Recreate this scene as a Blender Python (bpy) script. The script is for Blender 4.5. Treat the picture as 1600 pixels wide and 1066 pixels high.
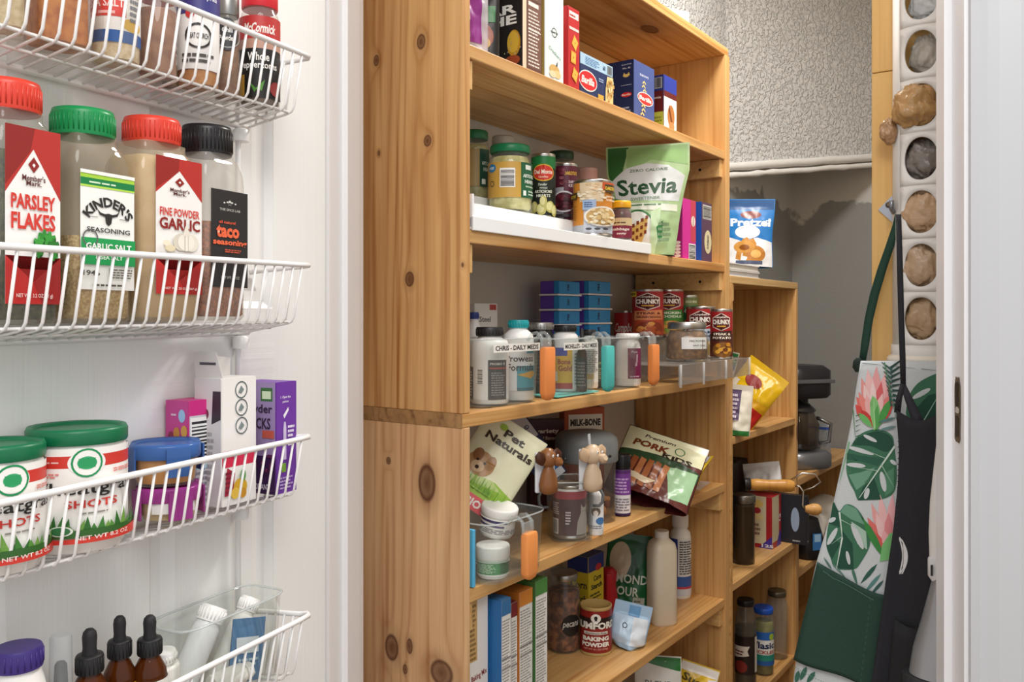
import bpy, bmesh, math, random
from mathutils import Vector, Matrix, noise
for o in list(bpy.data.objects): bpy.data.objects.remove(o)
S = bpy.context.scene; COL = S.collection
R = math.radians; sin, cos, pi = math.sin, math.cos, math.pi
random.seed(7)

# ------------------------------------------------------------------ camera, world, lights, exposure
F, CX, CY, H = 1350.0, 800.0, 497.0, 1.35          # focal length and horizon in 1600x1066 pixels, eye height
cam = bpy.data.objects.new('camera', bpy.data.cameras.new('camera')); COL.objects.link(cam)
cam.location = (0, 0, H); cam.rotation_euler = (R(90), 0, 0)
cam.data.sensor_width = 36; cam.data.lens = F / 1600 * 36; cam.data.shift_y = (CY - 533) / 1600
cam.data.clip_start = .01; S.camera = cam
wd = bpy.data.worlds.new('world'); S.world = wd; wd.use_nodes = True
bg = wd.node_tree.nodes['Background']; bg.inputs[0].default_value = (1, 1, .99, 1); bg.inputs[1].default_value = .72
def area(name, loc, target, size, power, col=(1, .95, .88)):
    l = bpy.data.lights.new(name, 'AREA'); l.shape = 'DISK'; l.size = size; l.energy = power; l.color = col
    o = bpy.data.objects.new(name, l); COL.objects.link(o); o.location = loc
    o.rotation_euler = (Vector(target) - Vector(loc)).to_track_quat('-Z', 'Y').to_euler(); return o
area('hall_ceiling_light', (.15, -.25, 2.42), (.1, .6, 0), .9, 15, (1, .97, .93))
area('pantry_ceiling_light', (.61, 1.65, 2.56), (.55, 1.75, 0), .34, 19, (1, .97, .92))
S.view_settings.view_transform = 'Standard'; S.view_settings.look = 'None'
S.view_settings.gamma = 1; S.view_settings.exposure = 0.25; S.view_settings.use_curve_mapping = False

# ------------------------------------------------------------------ frames: b = shelving, d = open door, r = doorway wall
SB, CB = sin(R(35.2)), cos(R(35.2)); SD, CD = sin(R(25.6)), cos(R(25.6)); SR, CR = sin(R(14)), cos(R(14))
A = .75                                            # shelving fronts stand on w = -A
def W(r, d, z): return Vector((r, d, z + H))
def B(w, u, z): return W(w * CB + u * SB, -w * SB + u * CB, z)
def D(n, s, z): return W(n * CD + s * SD, -n * SD + s * CD, z)
def RM(n, s, z): return W(n * CR + s * SR, -n * SR + s * CR, z)
RB, RD, RR = R(90 - 35.2), R(90 - 25.6), R(90 - 14)
def bw(px, k):                                     # ray through column px meets the plane k behind the shelf fronts: (u, depth)
    t = (px - CX) / F; d = -(A + k) / (t * CB - SB); return t * d * SB + d * CB, d
def bu(px, u):                                     # ray meets a plane across the shelving at u: (w, depth)
    t = (px - CX) / F; d = u / (t * SB + CB); return d * (t * CB - SB), d
def dn(px, n):                                     # ray meets a plane parallel to the door: (s, depth)
    t = (px - CX) / F; d = n / (t * CD - SD); return d * (t * SD + CD), d
def ds(px, s):
    t = (px - CX) / F; d = s / (t * SD + CD); return d * (t * CD - SD), d
def zz(py, d): return (CY - py) * d / F

# ------------------------------------------------------------------ materials
def lin(c): return c / 12.92 if c <= .04045 else ((c + .055) / 1.055) ** 2.4
def rgb(h):
    h = h.lstrip('#'); h = h if len(h) == 6 else ''.join(c * 2 for c in h)
    return tuple(lin(int(h[i:i + 2], 16) / 255) for i in (0, 2, 4)) + (1,)
MC = {}
def M(h, rough=.5, metal=0, spec=.4, bump=0, bscale=60, trans=0, coat=0):
    key = (h, rough, metal, spec, bump, bscale, trans, coat)
    if key in MC: return MC[key]
    m = bpy.data.materials.new('paint_' + h.strip('#')); m.use_nodes = True; nt = m.node_tree
    b = nt.nodes['Principled BSDF']; b.inputs['Base Color'].default_value = rgb(h)
    b.inputs['Roughness'].default_value = rough; b.inputs['Metallic'].default_value = metal
    b.inputs['Specular IOR Level'].default_value = spec; b.inputs['Coat Weight'].default_value = coat
    if trans: b.inputs['Transmission Weight'].default_value = trans
    if bump:
        tc = nt.nodes.new('ShaderNodeTexCoord'); n = nt.nodes.new('ShaderNodeTexNoise'); bp = nt.nodes.new('ShaderNodeBump')
        n.inputs['Scale'].default_value = bscale; n.inputs['Detail'].default_value = 4; bp.inputs['Strength'].default_value = bump; bp.inputs['Distance'].default_value = .004
        nt.links.new(tc.outputs['Object'], n.inputs['Vector']); nt.links.new(n.outputs['Fac'], bp.inputs['Height']); nt.links.new(bp.outputs[0], b.inputs['Normal'])
    MC[key] = m; return m
def clear(h='#f4f8f6', dens=.06, rough=.04, gloss=1.0):
    key = ('clear', h, dens, rough, gloss)
    if key in MC: return MC[key]
    m = bpy.data.materials.new('clear_' + h.strip('#')); m.use_nodes = True; nt = m.node_tree; N = nt.nodes; N.clear()
    out = N.new('ShaderNodeOutputMaterial'); t = N.new('ShaderNodeBsdfTransparent'); g = N.new('ShaderNodeBsdfGlossy'); df = N.new('ShaderNodeBsdfDiffuse')
    t.inputs[0].default_value = tuple(1 - .4 * (1 - c) for c in rgb(h)[:3]) + (1,) if dens < .5 or h > '#9' else rgb(h)
    g.inputs['Roughness'].default_value = rough; df.inputs[0].default_value = rgb(h)
    lw = N.new('ShaderNodeLayerWeight'); lw.inputs[0].default_value = .5; pw = N.new('ShaderNodeMath'); pw.operation = 'POWER'; pw.inputs[1].default_value = 3.5
    mu = N.new('ShaderNodeMath'); mu.operation = 'MULTIPLY_ADD'; mu.inputs[1].default_value = .6 * gloss; mu.inputs[2].default_value = .03 * gloss
    m1 = N.new('ShaderNodeMixShader'); m1.inputs[0].default_value = dens; m2 = N.new('ShaderNodeMixShader')
    L = nt.links.new; L(t.outputs[0], m1.inputs[1]); L(df.outputs[0], m1.inputs[2]); L(lw.outputs['Facing'], pw.inputs[0]); L(pw.outputs[0], mu.inputs[0]); L(mu.outputs[0], m2.inputs[0])
    L(m1.outputs[0], m2.inputs[1]); L(g.outputs[0], m2.inputs[2]); L(m2.outputs[0], out.inputs[0])
    MC[key] = m; return m
def speck(c1, c2, scale=300, rough=.8, c3=None):     # two- or three-tone granular contents
    key = ('speck', c1, c2, scale, c3)
    if key in MC: return MC[key]
    m = bpy.data.materials.new('grains_' + c1.strip('#')); m.use_nodes = True; nt = m.node_tree; N = nt.nodes; b = N['Principled BSDF']
    tc = N.new('ShaderNodeTexCoord'); n = N.new('ShaderNodeTexNoise'); n.inputs['Scale'].default_value = scale; n.inputs['Detail'].default_value = 3
    r = N.new('ShaderNodeValToRGB'); r.color_ramp.elements[0].position = .36; r.color_ramp.elements[1].position = .62
    r.color_ramp.elements[0].color = rgb(c1); r.color_ramp.elements[1].color = rgb(c2)
    if c3: e = r.color_ramp.elements.new(.5); e.color = rgb(c3)
    L = nt.links.new; L(tc.outputs['Object'], n.inputs['Vector']); L(n.outputs['Fac'], r.inputs[0]); L(r.outputs[0], b.inputs['Base Color'])
    bp = N.new('ShaderNodeBump'); bp.inputs['Strength'].default_value = .5; bp.inputs['Distance'].default_value = .002
    L(n.outputs['Fac'], bp.inputs['Height']); L(bp.outputs[0], b.inputs['Normal']); b.inputs['Roughness'].default_value = rough
    MC[key] = m; return m
def wood(axis, light='#dcb072', dark='#bd8747', knots=(), key=None, ringy=1.0, wknots=True, end=False):
    key = key or ('wood', axis, light, dark)
    if key in MC: return MC[key]
    m = bpy.data.materials.new('pine_board'); m.use_nodes = True; nt = m.node_tree; N = nt.nodes; L = nt.links.new; b = N['Principled BSDF']
    tc = N.new('ShaderNodeTexCoord'); oi = N.new('ShaderNodeObjectInfo')
    off = N.new('ShaderNodeVectorMath'); off.operation = 'MULTIPLY_ADD'; cmb = N.new('ShaderNodeCombineXYZ')
    for i in range(3): L(oi.outputs['Random'], cmb.inputs[i])
    L(cmb.outputs[0], off.inputs[0]); off.inputs[1].default_value = (0, 0, 0) if knots else (7.3, 5.1, 9.7); L(tc.outputs['Object'], off.inputs[2])
    mp = N.new('ShaderNodeMapping'); sc = {'x': (.035, 1, 1), 'y': (1, .035, 1), 'z': (1, 1, .035)}[axis]
    if end: sc = (1, 1, 1)
    mp.inputs['Scale'].default_value = sc; L(off.outputs[0], mp.inputs['Vector'])
    def math_(op, a, bb=None, c=None):
        n = N.new('ShaderNodeMath'); n.operation = op
        for i, v in enumerate((a, bb, c)):
            if v is None: continue
            if isinstance(v, (int, float)): n.inputs[i].default_value = v
            else: L(v, n.inputs[i])
        return n.outputs[0]
    # knots: explicit (position, radius) in object space, plus random ones from a sparse voronoi
    kn = None; halo = None
    for (p, rad, st) in knots:
        s = N.new('ShaderNodeVectorMath'); s.operation = 'SUBTRACT'; L(tc.outputs['Object'], s.inputs[0]); s.inputs[1].default_value = p
        q = N.new('ShaderNodeVectorMath'); q.operation = 'MULTIPLY'; q.inputs[1].default_value = tuple(1 / (rad * (st if ax == axis else 1)) for ax in 'xyz'); L(s.outputs[0], q.inputs[0])
        ln = N.new('ShaderNodeVectorMath'); ln.operation = 'LENGTH'; L(q.outputs[0], ln.inputs[0])
        kn = ln.outputs['Value'] if kn is None else math_('MINIMUM', kn, ln.outputs['Value'])
    if wknots:
        vm = N.new('ShaderNodeMapping'); vm.inputs['Scale'].default_value = {'x': (2.6, 5, 5), 'y': (5, 2.6, 5), 'z': (5, 5, 2.6)}[axis]; L(off.outputs[0], vm.inputs['Vector'])
        vo = N.new('ShaderNodeTexVoronoi'); vo.inputs['Scale'].default_value = 1; L(vm.outputs[0], vo.inputs['Vector'])
        v = math_('MULTIPLY', vo.outputs['Distance'], 11.0)
        kn = v if kn is None else math_('MINIMUM', kn, math_('ADD', v, .25))
    nz = N.new('ShaderNodeTexNoise'); nz.inputs['Scale'].default_value = 7; nz.inputs['Detail'].default_value = 2; L(mp.outputs[0], nz.inputs['Vector'])
    fine = N.new('ShaderNodeTexNoise'); fine.inputs['Scale'].default_value = 160; fine.inputs['Detail'].default_value = 3; L(mp.outputs[0], fine.inputs['Vector'])
    ph = math_('MULTIPLY', nz.outputs['Fac'], 9.0 * ringy)
    if kn is not None:
        e = math_('POWER', 2.718, math_('MULTIPLY', kn, -1.1)); ph = math_('ADD', ph, math_('MULTIPLY', e, 1.0))
    ring = math_('POWER', math_('PINGPONG', math_('MULTIPLY', ph, 3.0), 1.0), 3.0)
    thin = N.new('ShaderNodeTexNoise'); thin.inputs['Scale'].default_value = 75; thin.inputs['Detail'].default_value = 1; L(mp.outputs[0], thin.inputs['Vector'])
    tl = N.new('ShaderNodeMapRange'); tl.inputs['From Min'].default_value = .56; tl.inputs['From Max'].default_value = .70; L(thin.outputs['Fac'], tl.inputs['Value'])
    fac = math_('ADD', math_('ADD', math_('MULTIPLY', ring, .36), math_('MULTIPLY', tl.outputs[0], .38)), math_('MULTIPLY', fine.outputs['Fac'], .62))
    r = N.new('ShaderNodeValToRGB'); r.color_ramp.elements[0].color = rgb(light); r.color_ramp.elements[1].color = rgb(dark)
    r.color_ramp.elements[0].position = .2; r.color_ramp.elements[1].position = .95; L(fac, r.inputs[0]); colr = r.outputs[0]
    big = N.new('ShaderNodeTexNoise'); big.inputs['Scale'].default_value = 3.2; L(off.outputs[0], big.inputs['Vector'])
    mx0 = N.new('ShaderNodeMixRGB'); mx0.blend_type = 'MULTIPLY'; L(math_('MULTIPLY', big.outputs['Fac'], .6), mx0.inputs[0]); L(colr, mx0.inputs[1]); mx0.inputs[2].default_value = rgb('#d9b58c'); colr = mx0.outputs[0]
    if kn is not None:
        kr = N.new('ShaderNodeValToRGB'); E = kr.color_ramp.elements; E[0].position = 0; E[0].color = (.9,) * 3 + (1,); E[1].position = 1.0; E[1].color = (0, 0, 0, 1)
        e1 = E.new(.3); e1.color = (.72,) * 3 + (1,); e2 = E.new(.42); e2.color = (.95,) * 3 + (1,); e3 = E.new(.52); e3.color = (.22,) * 3 + (1,)
        L(math_('MULTIPLY', kn, .5), kr.inputs[0])
        mx = N.new('ShaderNodeMixRGB'); L(kr.outputs[0], mx.inputs[0]); L(colr, mx.inputs[1]); mx.inputs[2].default_value = rgb('#532a18'); colr = mx.outputs[0]
    L(colr, b.inputs['Base Color']); b.inputs['Roughness'].default_value = .38; b.inputs['Specular IOR Level'].default_value = .35
    bp = N.new('ShaderNodeBump'); bp.inputs['Strength'].default_value = .12; bp.inputs['Distance'].default_value = .002; L(fac, bp.inputs['Height']); L(bp.outputs[0], b.inputs['Normal'])
    MC[key] = m; return m
WH = '#f2f1ec'; BK = '#17161a'

# ------------------------------------------------------------------ mesh building
class MB:
    def __init__(s): s.v = []; s.f = []; s.mi = []; s.sm = []; s.mats = []
    def slot(s, m):
        if m not in s.mats: s.mats.append(m)
        return s.mats.index(m)
    def add(s, vs, fs, m, smooth=False):
        o = len(s.v); s.v += [tuple(v) for v in vs]; i = s.slot(m)
        for f in fs: s.f.append(tuple(o + a for a in f)); s.mi.append(i); s.sm.append(smooth)
        return s
    def box(s, x0, y0, z0, x1, y1, z1, m, bev=0):
        if bev:
            bm = bmesh.new(); bmesh.ops.create_cube(bm, size=1)
            for v in bm.verts: v.co = Vector(((x0 + x1) / 2 + v.co.x * (x1 - x0), (y0 + y1) / 2 + v.co.y * (y1 - y0), (z0 + z1) / 2 + v.co.z * (z1 - z0)))
            bmesh.ops.bevel(bm, geom=bm.edges[:], offset=bev, segments=2, affect='EDGES', profile=.5); return s.bm(bm, m)
        vs = [(x, y, z) for z in (z0, z1) for y in (y0, y1) for x in (x0, x1)]
        return s.add(vs, [(0, 2, 3, 1), (4, 5, 7, 6), (0, 1, 5, 4), (2, 6, 7, 3), (0, 4, 6, 2), (1, 3, 7, 5)], m)
    def bm(s, bm, m, smooth=False):
        bm.verts.ensure_lookup_table(); bm.verts.index_update()
        s.add([v.co for v in bm.verts], [[v.index for v in f.verts] for f in bm.faces], m, smooth); bm.free(); return s
    def loft(s, prof, m, seg=28, n=2.0, cap0=True, cap1=True, ox=0, oy=0, flat=False):      # prof rows: (r, z) or (rx, ry, z) or (rx, ry, z, ox, oy)
        rows = [(p[0], p[0], p[1], 0, 0) if len(p) == 2 else (tuple(p) + (0, 0))[:5] for p in prof]; vs = []; fs = []
        for rx, ry, z, dx, dy in rows:
            for i in range(seg):
                a = 2 * pi * (i + .5) / seg; c, q = cos(a), sin(a)
                vs.append((ox + dx + rx * math.copysign(abs(c) ** (2 / n), c), oy + dy + ry * math.copysign(abs(q) ** (2 / n), q), z))
        for j in range(len(rows) - 1):
            for i in range(seg):
                k = (i + 1) % seg; fs.append((j * seg + i, j * seg + k, (j + 1) * seg + k, (j + 1) * seg + i))
        s.add(vs, fs, m, not flat)
        if cap0: s.add(vs[:seg], [tuple(range(seg))[::-1]], m)
        if cap1: s.add(vs[-seg:], [tuple(range(seg))], m)
        return s
    def tube(s, pts, r, m, seg=8, closed=False, ends=True):
        pts = [Vector(p) for p in pts]; n = len(pts); vs = []; up = None; rr = r if isinstance(r, (list, tuple)) else [r] * n
        for i, p in enumerate(pts):
            a = pts[(i - 1) % n] if (closed or i) else p; c = pts[(i + 1) % n] if (closed or i < n - 1) else p
            t = (c - a).normalized()
            if up is None: up = t.orthogonal().normalized()
            up = (up - t * up.dot(t)); up = up.normalized() if up.length > 1e-6 else t.orthogonal().normalized(); sd = t.cross(up)
            for k in range(seg): vs.append(p + up * rr[i] * cos(2 * pi * k / seg) + sd * rr[i] * sin(2 * pi * k / seg))
        fs = []
        for i in range(n if closed else n - 1):
            j = (i + 1) % n
            for k in range(seg): fs.append((i * seg + k, i * seg + (k + 1) % seg, j * seg + (k + 1) % seg, j * seg + k))
        if ends and not closed: fs += [tuple(range(seg))[::-1], tuple(range((n - 1) * seg, n * seg))]
        return s.add(vs, fs, m, True)
    def grid(s, fn, nu, nv, m, smooth=True, wrapu=False):
        vs = [fn(i / nu, j / nv) for j in range(nv + 1) for i in range(nu + 1)]
        return s.add(vs, [(j * (nu + 1) + i, j * (nu + 1) + i + 1, (j + 1) * (nu + 1) + i + 1, (j + 1) * (nu + 1) + i) for j in range(nv) for i in range(nu)], m, smooth)
    def prism(s, pts, y0, y1, m):                     # outline in x-z extruded along y
        n = len(pts); vs = [(x, y0, z) for x, z in pts] + [(x, y1, z) for x, z in pts]
        return s.add(vs, [tuple(range(n)), tuple(range(2 * n - 1, n - 1, -1))] + [(i, i + n, (i + 1) % n + n, (i + 1) % n) for i in range(n)], m)
    def obj(s, name, parent=None, **props):
        me = bpy.data.meshes.new(name); me.from_pydata(s.v, [], s.f)
        for m in s.mats: me.materials.append(m)
        me.polygons.foreach_set('material_index', s.mi); me.polygons.foreach_set('use_smooth', s.sm); me.update()
        o = bpy.data.objects.new(name, me); COL.objects.link(o)
        if parent: o.parent = parent
        for k, v in props.items(): o[k] = v
        return o
def T(name, label, cat, loc, rz=0, group=None):
    o = bpy.data.objects.new(name, None); COL.objects.link(o); o.location = loc; o.rotation_euler = (0, 0, rz); o.empty_display_size = .02
    o['label'] = label; o['category'] = cat
    if group: o['group'] = group
    return o
def one(mb, name, label, cat, loc=None, rz=0, group=None, rot=None):
    o = mb.obj(name)
    if loc is not None: o.location = loc
    o.rotation_euler = rot or (0, 0, rz); o['label'] = label; o['category'] = cat
    if group: o['group'] = group
    return o
def struct(mb, name, parent=None):
    o = mb.obj(name, parent)
    if not parent: o['kind'] = 'structure'
    return o

# ------------------------------------------------------------------ printed labels: flat shapes and lettering laid on a surface
TX = {}
def glyphs(t, bold):
    if (t, bold) in TX: return TX[(t, bold)]
    cu = bpy.data.curves.new('lettering', 'FONT'); cu.body = t; cu.size = 1; cu.resolution_u = 2; cu.offset = bold
    ob = bpy.data.objects.new('lettering', cu); me = ob.to_mesh()
    vs = [(v.co.x, v.co.y) for v in me.vertices]; fs = [tuple(p.vertices) for p in me.polygons]
    ob.to_mesh_clear(); bpy.data.objects.remove(ob); bpy.data.curves.remove(cu)
    if not vs: vs = [(0, 0)]
    xs = [v[0] for v in vs]; ys = [v[1] for v in vs]
    TX[(t, bold)] = (vs, fs, min(xs), max(xs), min(ys), max(ys)); return TX[(t, bold)]
def cyl(r, taper=0): return lambda x, z, o: ((r + o) * sin(x / r), -(r + o) * cos(x / r), z)
def flat(y=0): return lambda x, z, o: (x, y - o, z)
def side(x0): return lambda x, z, o: (x0 - o, -x, z)         # the left (-x) face; reading direction runs towards the front
def rside(x0): return lambda x, z, o: (x0 + o, x, z)
def topf(z0): return lambda x, z, o: (x, z, z0 + o)
class PR:
    def __init__(s, surf, w, h, v0=0, u0=0, step=None, stepv=None, off=.0004, rough=.42):
        s.fn = surf; s.w = w / 2; s.h = h; s.v0 = v0; s.u0 = u0; s.mb = MB(); s.step = step; s.stepv = stepv; s.o = off; s.rough = rough
    def put(s, vs, fs, col):
        bm = bmesh.new(); V = [bm.verts.new((s.u0 + x, s.v0 + z, 0)) for x, z in vs]
        for f in fs:
            try: bm.faces.new([V[i] for i in f])
            except ValueError: pass
        if any(len(f) > 4 for f in fs): bmesh.ops.triangulate(bm, faces=bm.faces[:])
        xs = [v.co.x for v in bm.verts]; ys = [v.co.y for v in bm.verts]
        for st, ax, lo, hi in ((s.step, 0, min(xs), max(xs)), (s.stepv, 1, min(ys), max(ys))):
            if not st: continue
            k = math.floor(lo / st) + 1
            while k * st < hi:
                c = [0, 0, 0]; c[ax] = k * st; n = [0, 0, 0]; n[ax] = 1
                bmesh.ops.bisect_plane(bm, geom=bm.verts[:] + bm.edges[:] + bm.faces[:], plane_co=c, plane_no=n); k += 1
        for v in bm.verts: v.co = Vector(s.fn(v.co.x, v.co.y, s.o))
        s.mb.bm(bm, col if not isinstance(col, str) else M(col, s.rough), True); s.o += .00011
        return s
    def r(s, a, b, c, d, col): return s.put([(a * s.w, b * s.h), (c * s.w, b * s.h), (c * s.w, d * s.h), (a * s.w, d * s.h)], [(0, 1, 2, 3)], col)
    def e(s, x, y, rx, ry, col, n=20, rot=0):             # rx in half-widths, ry in heights
        q = []
        for i in range(n):
            a, b = rx * s.w * cos(2 * pi * i / n), ry * s.h * sin(2 * pi * i / n); q.append((x * s.w + a * cos(rot) - b * sin(rot), y * s.h + a * sin(rot) + b * cos(rot)))
        return s.put(q, [tuple(range(n))], col)
    def ring(s, x, y, r_, wd, col, n=20):
        q = []
        for i in range(n):
            a = 2 * pi * i / n
            for rr in (r_, r_ - wd): q.append((x * s.w + rr * cos(a), y * s.h + rr * sin(a)))
        return s.put(q, [(2 * i, (2 * i + 2) % (2 * n), (2 * i + 3) % (2 * n), 2 * i + 1) for i in range(n)], col)
    def p(s, pts, col): return s.put([(x * s.w, y * s.h) for x, y in pts], [tuple(range(len(pts)))], col)
    def t(s, txt, x, y, h, w, col, bold=.02, rot=0, shear=0):    # centred at x, y; h = fraction of height, w = fraction of the full width
        vs, fs, a, b, c, d = glyphs(txt, bold); kx = w * 2 * s.w / max(b - a, 1e-6); ky = h * s.h / max(d - c, 1e-6); q = []
        for X, Y in vs:
            xx = (X - (a + b) / 2) * kx; yy = (Y - (c + d) / 2) * ky; xx += yy * shear
            q.append((x * s.w + xx * cos(rot) - yy * sin(rot), y * s.h + xx * sin(rot) + yy * cos(rot)))
        return s.put(q, fs, col)
    def arc(s, txt, x, y, rad, h, sweep, col, bold=.02):         # lettering bent upward along an arc
        vs, fs, a, b, c, d = glyphs(txt, bold); q = []; ky = h * s.h / (d - c)
        for X, Y in vs:
            an = (X - (a + b) / 2) / (b - a) * sweep; rr = rad + (Y - c) * ky; q.append((x * s.w + rr * sin(an), y * s.h + rr * cos(an)))
        return s.put(q, fs, col)
    def l(s, a, b, c, d, n, col, fill=.55):                       # lines of print too small to read
        vs = []; fs = []; st = (d - b) / n
        for i in range(n):
            z0 = b + i * st; x = a; e = a + (c - a) * random.uniform(.72, 1)
            while x < e - .02 * (c - a):
                x2 = min(e, x + (c - a) * random.uniform(.1, .3)); o = len(vs)
                vs += [(x * s.w, z0 * s.h), (x2 * s.w, z0 * s.h), (x2 * s.w, (z0 + st * fill) * s.h), (x * s.w, (z0 + st * fill) * s.h)]; fs.append((o, o + 1, o + 2, o + 3)); x = x2 + .035 * (c - a)
        return s.put(vs, fs, col) if vs else s
    def bar(s, a, b, c, d, n=16, hor=False, bgc='#f4f4f2'):
        s.r(a, b, c, d, bgc); vs = []; fs = []
        for i in range(n):
            q0 = .06 + .88 * i / n; q1 = q0 + .88 / n * random.choice((.35, .5, .7)); o = len(vs)
            if hor: pts = [(a + (c - a) * .06, b + (d - b) * q0), (c - (c - a) * .06, b + (d - b) * q0), (c - (c - a) * .06, b + (d - b) * q1), (a + (c - a) * .06, b + (d - b) * q1)]
            else: pts = [(a + (c - a) * q0, b + (d - b) * .1), (a + (c - a) * q1, b + (d - b) * .1), (a + (c - a) * q1, b + (d - b) * .94), (a + (c - a) * q0, b + (d - b) * .94)]
            vs += [(x * s.w, y * s.h) for x, y in pts]; fs.append((o, o + 1, o + 2, o + 3))
        return s.put(vs, fs, '#2a2a2e')
    def nut(s, a, b, c, d, n=14, bgc='#f1efe9', ink='#3a3836'):     # nutrition panel
        s.r(a, b, c, d, bgc); w = c - a; hgt = d - b; s.r(a + w * .06, d - hgt * .09, c - w * .2, d - hgt * .03, ink); s.l(a + w * .06, b + hgt * .03, c - w * .06, d - hgt * .12, n, ink, .4)
        return s.r(a + w * .04, b + hgt * .55, c - w * .04, b + hgt * .565, ink)
    def obj(s, name, parent): return s.mb.obj(name, parent)

# ------------------------------------------------------------------ the room
def wallmat(key, c1, c2=None, bump=.15, scale=90, patch=None, big=0):
    m = bpy.data.materials.new(key); m.use_nodes = True; nt = m.node_tree; N = nt.nodes; L = nt.links.new; b = N['Principled BSDF']
    tc = N.new('ShaderNodeTexCoord'); n = N.new('ShaderNodeTexNoise'); n.inputs['Scale'].default_value = scale; n.inputs['Detail'].default_value = 5
    L(tc.outputs['Object'], n.inputs['Vector']); b.inputs['Roughness'].default_value = .75; b.inputs['Base Color'].default_value = rgb(c1)
    hsrc = n.outputs['Fac']
    if big:                                            # knockdown plaster relief
        v = N.new('ShaderNodeTexNoise'); v.inputs['Scale'].default_value = big; v.inputs['Detail'].default_value = 3; v.inputs['Distortion'].default_value = .5; L(tc.outputs['Object'], v.inputs['Vector'])
        r0 = N.new('ShaderNodeValToRGB'); r0.color_ramp.elements[0].position = .44; r0.color_ramp.elements[1].position = .58; L(v.outputs['Fac'], r0.inputs[0]); hsrc = r0.outputs[0]
    bp = N.new('ShaderNodeBump'); bp.inputs['Strength'].default_value = bump; bp.inputs['Distance'].default_value = .006; L(hsrc, bp.inputs['Height']); L(bp.outputs[0], b.inputs['Normal'])
    if patch:                                          # a smeared plaster patch of its own shape below the bead
        sx = N.new('ShaderNodeSeparateXYZ'); L(tc.outputs['Object'], sx.inputs[0]); n2 = N.new('ShaderNodeTexNoise'); n2.inputs['Scale'].default_value = 9; n2.inputs['Detail'].default_value = 6; L(tc.outputs['Object'], n2.inputs['Vector'])
        a = N.new('ShaderNodeMath'); a.operation = 'MULTIPLY_ADD'; L(n2.outputs['Fac'], a.inputs[0]); a.inputs[1].default_value = .22; L(sx.outputs['Z'], a.inputs[2])
        rr = N.new('ShaderNodeValToRGB'); rr.color_ramp.interpolation = 'LINEAR'; rr.color_ramp.elements[0].position = .0; rr.color_ramp.elements[1].position = 1
        mr = N.new('ShaderNodeMapRange'); mr.inputs['From Min'].default_value = patch; mr.inputs['From Max'].default_value = patch + .012; L(a.outputs[0], mr.inputs['Value'])
        mx = N.new('ShaderNodeMixRGB'); L(mr.outputs[0], mx.inputs[0]); mx.inputs[1].default_value = rgb(c1); mx.inputs[2].default_value = rgb(c2); L(mx.outputs[0], b.inputs['Base Color'])
    return m
m_light = wallmat('drywall_light', '#cdc8bf'); m_grey = wallmat('drywall_grey', '#8d8d8b', '#c4c2bd', .12, 120, patch=.50 + H)
m_knock = wallmat('knockdown_plaster', '#cfcfce', bump=.8, big=85); m_ceil = wallmat('ceiling_paint', '#dedad2', bump=.3, big=50)
m_wall = wallmat('hall_paint', '#d9d0ce', bump=.1); m_bead = wallmat('caulk_bead', '#dcdbd8', bump=.3, scale=20)
def bslab(name, w0, u0, z0, w1, u1, z1, m):
    q = MB(); vs = [B(w, u, z) for z in (z0, z1) for w, u in ((w0, u0), (w1, u0), (w1, u1), (w0, u1))]
    q.add(vs, [(0, 3, 2, 1), (4, 5, 6, 7), (0, 1, 5, 4), (1, 2, 6, 5), (2, 3, 7, 6), (3, 0, 4, 7)], m); return q
def rslab(n0, s0, z0, n1, s1, z1, m, q=None):
    q = q or MB(); vs = [RM(n, s, z) for z in (z0, z1) for n, s in ((n0, s0), (n1, s0), (n1, s1), (n0, s1))]
    return q.add(vs, [(0, 3, 2, 1), (4, 5, 6, 7), (0, 1, 5, 4), (1, 2, 6, 5), (2, 3, 7, 6), (3, 0, 4, 7)], m)
WB, UB = -.987, 3.18
struct(bslab('l', WB - .1, .87, -H, WB, 1.945, 1.25, m_light), 'wall_left')
struct(bslab('l', WB - .1, 1.945, -H, WB, UB + .1, 1.25, m_grey), 'wall_left')
struct(bslab('b', WB, UB, -H, .2, UB + .1, 1.25, m_grey), 'wall_back')
struct(bslab('r', .1, 1.32, -H, .2, UB, 1.25, m_light), 'wall_right')
struct(bslab('c', WB - .1, .8, 1.25, .2, UB + .1, 1.3, m_ceil), 'ceiling')
# sloping textured soffit that cuts the far corner above the bead
PA, PB = (WB, 2.50), (-.66, UB)
def sof(t, z, o=0): return B(PA[0] + (PB[0] - PA[0]) * t + o * .9, PA[1] + (PB[1] - PA[1]) * t - o * .43, z)
q = MB(); zl, zr_ = .452, .557
q.add([B(WB, 1.96, .40), B(WB + .012, 1.96, .40), B(WB + .012, 2.5, zl), B(WB, 2.5, zl), B(WB, 1.96, 1.25), B(WB + .012, 1.96, 1.25), B(WB + .012, 2.5, 1.25), B(WB, 2.5, 1.25)], [(0, 1, 2, 3), (1, 5, 6, 2), (0, 4, 5, 1), (4, 7, 6, 5)], m_knock); struct(q, 'trim_1')
q = MB(); q.add([sof(0, zl), sof(1, zr_), B(.1, UB - .002, .54), sof(0, 1.25), sof(1, 1.25), B(.1, UB - .002, 1.25), B(WB, UB, zl), B(.1, UB, .54), B(WB, UB, 1.25)], [(0, 1, 4, 3), (1, 2, 5, 4)], m_knock); q.add([sof(0, zl), sof(1, zr_), B(WB, UB, .53)], [(0, 2, 1)], m_light); struct(q, 'trim_2')
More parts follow.
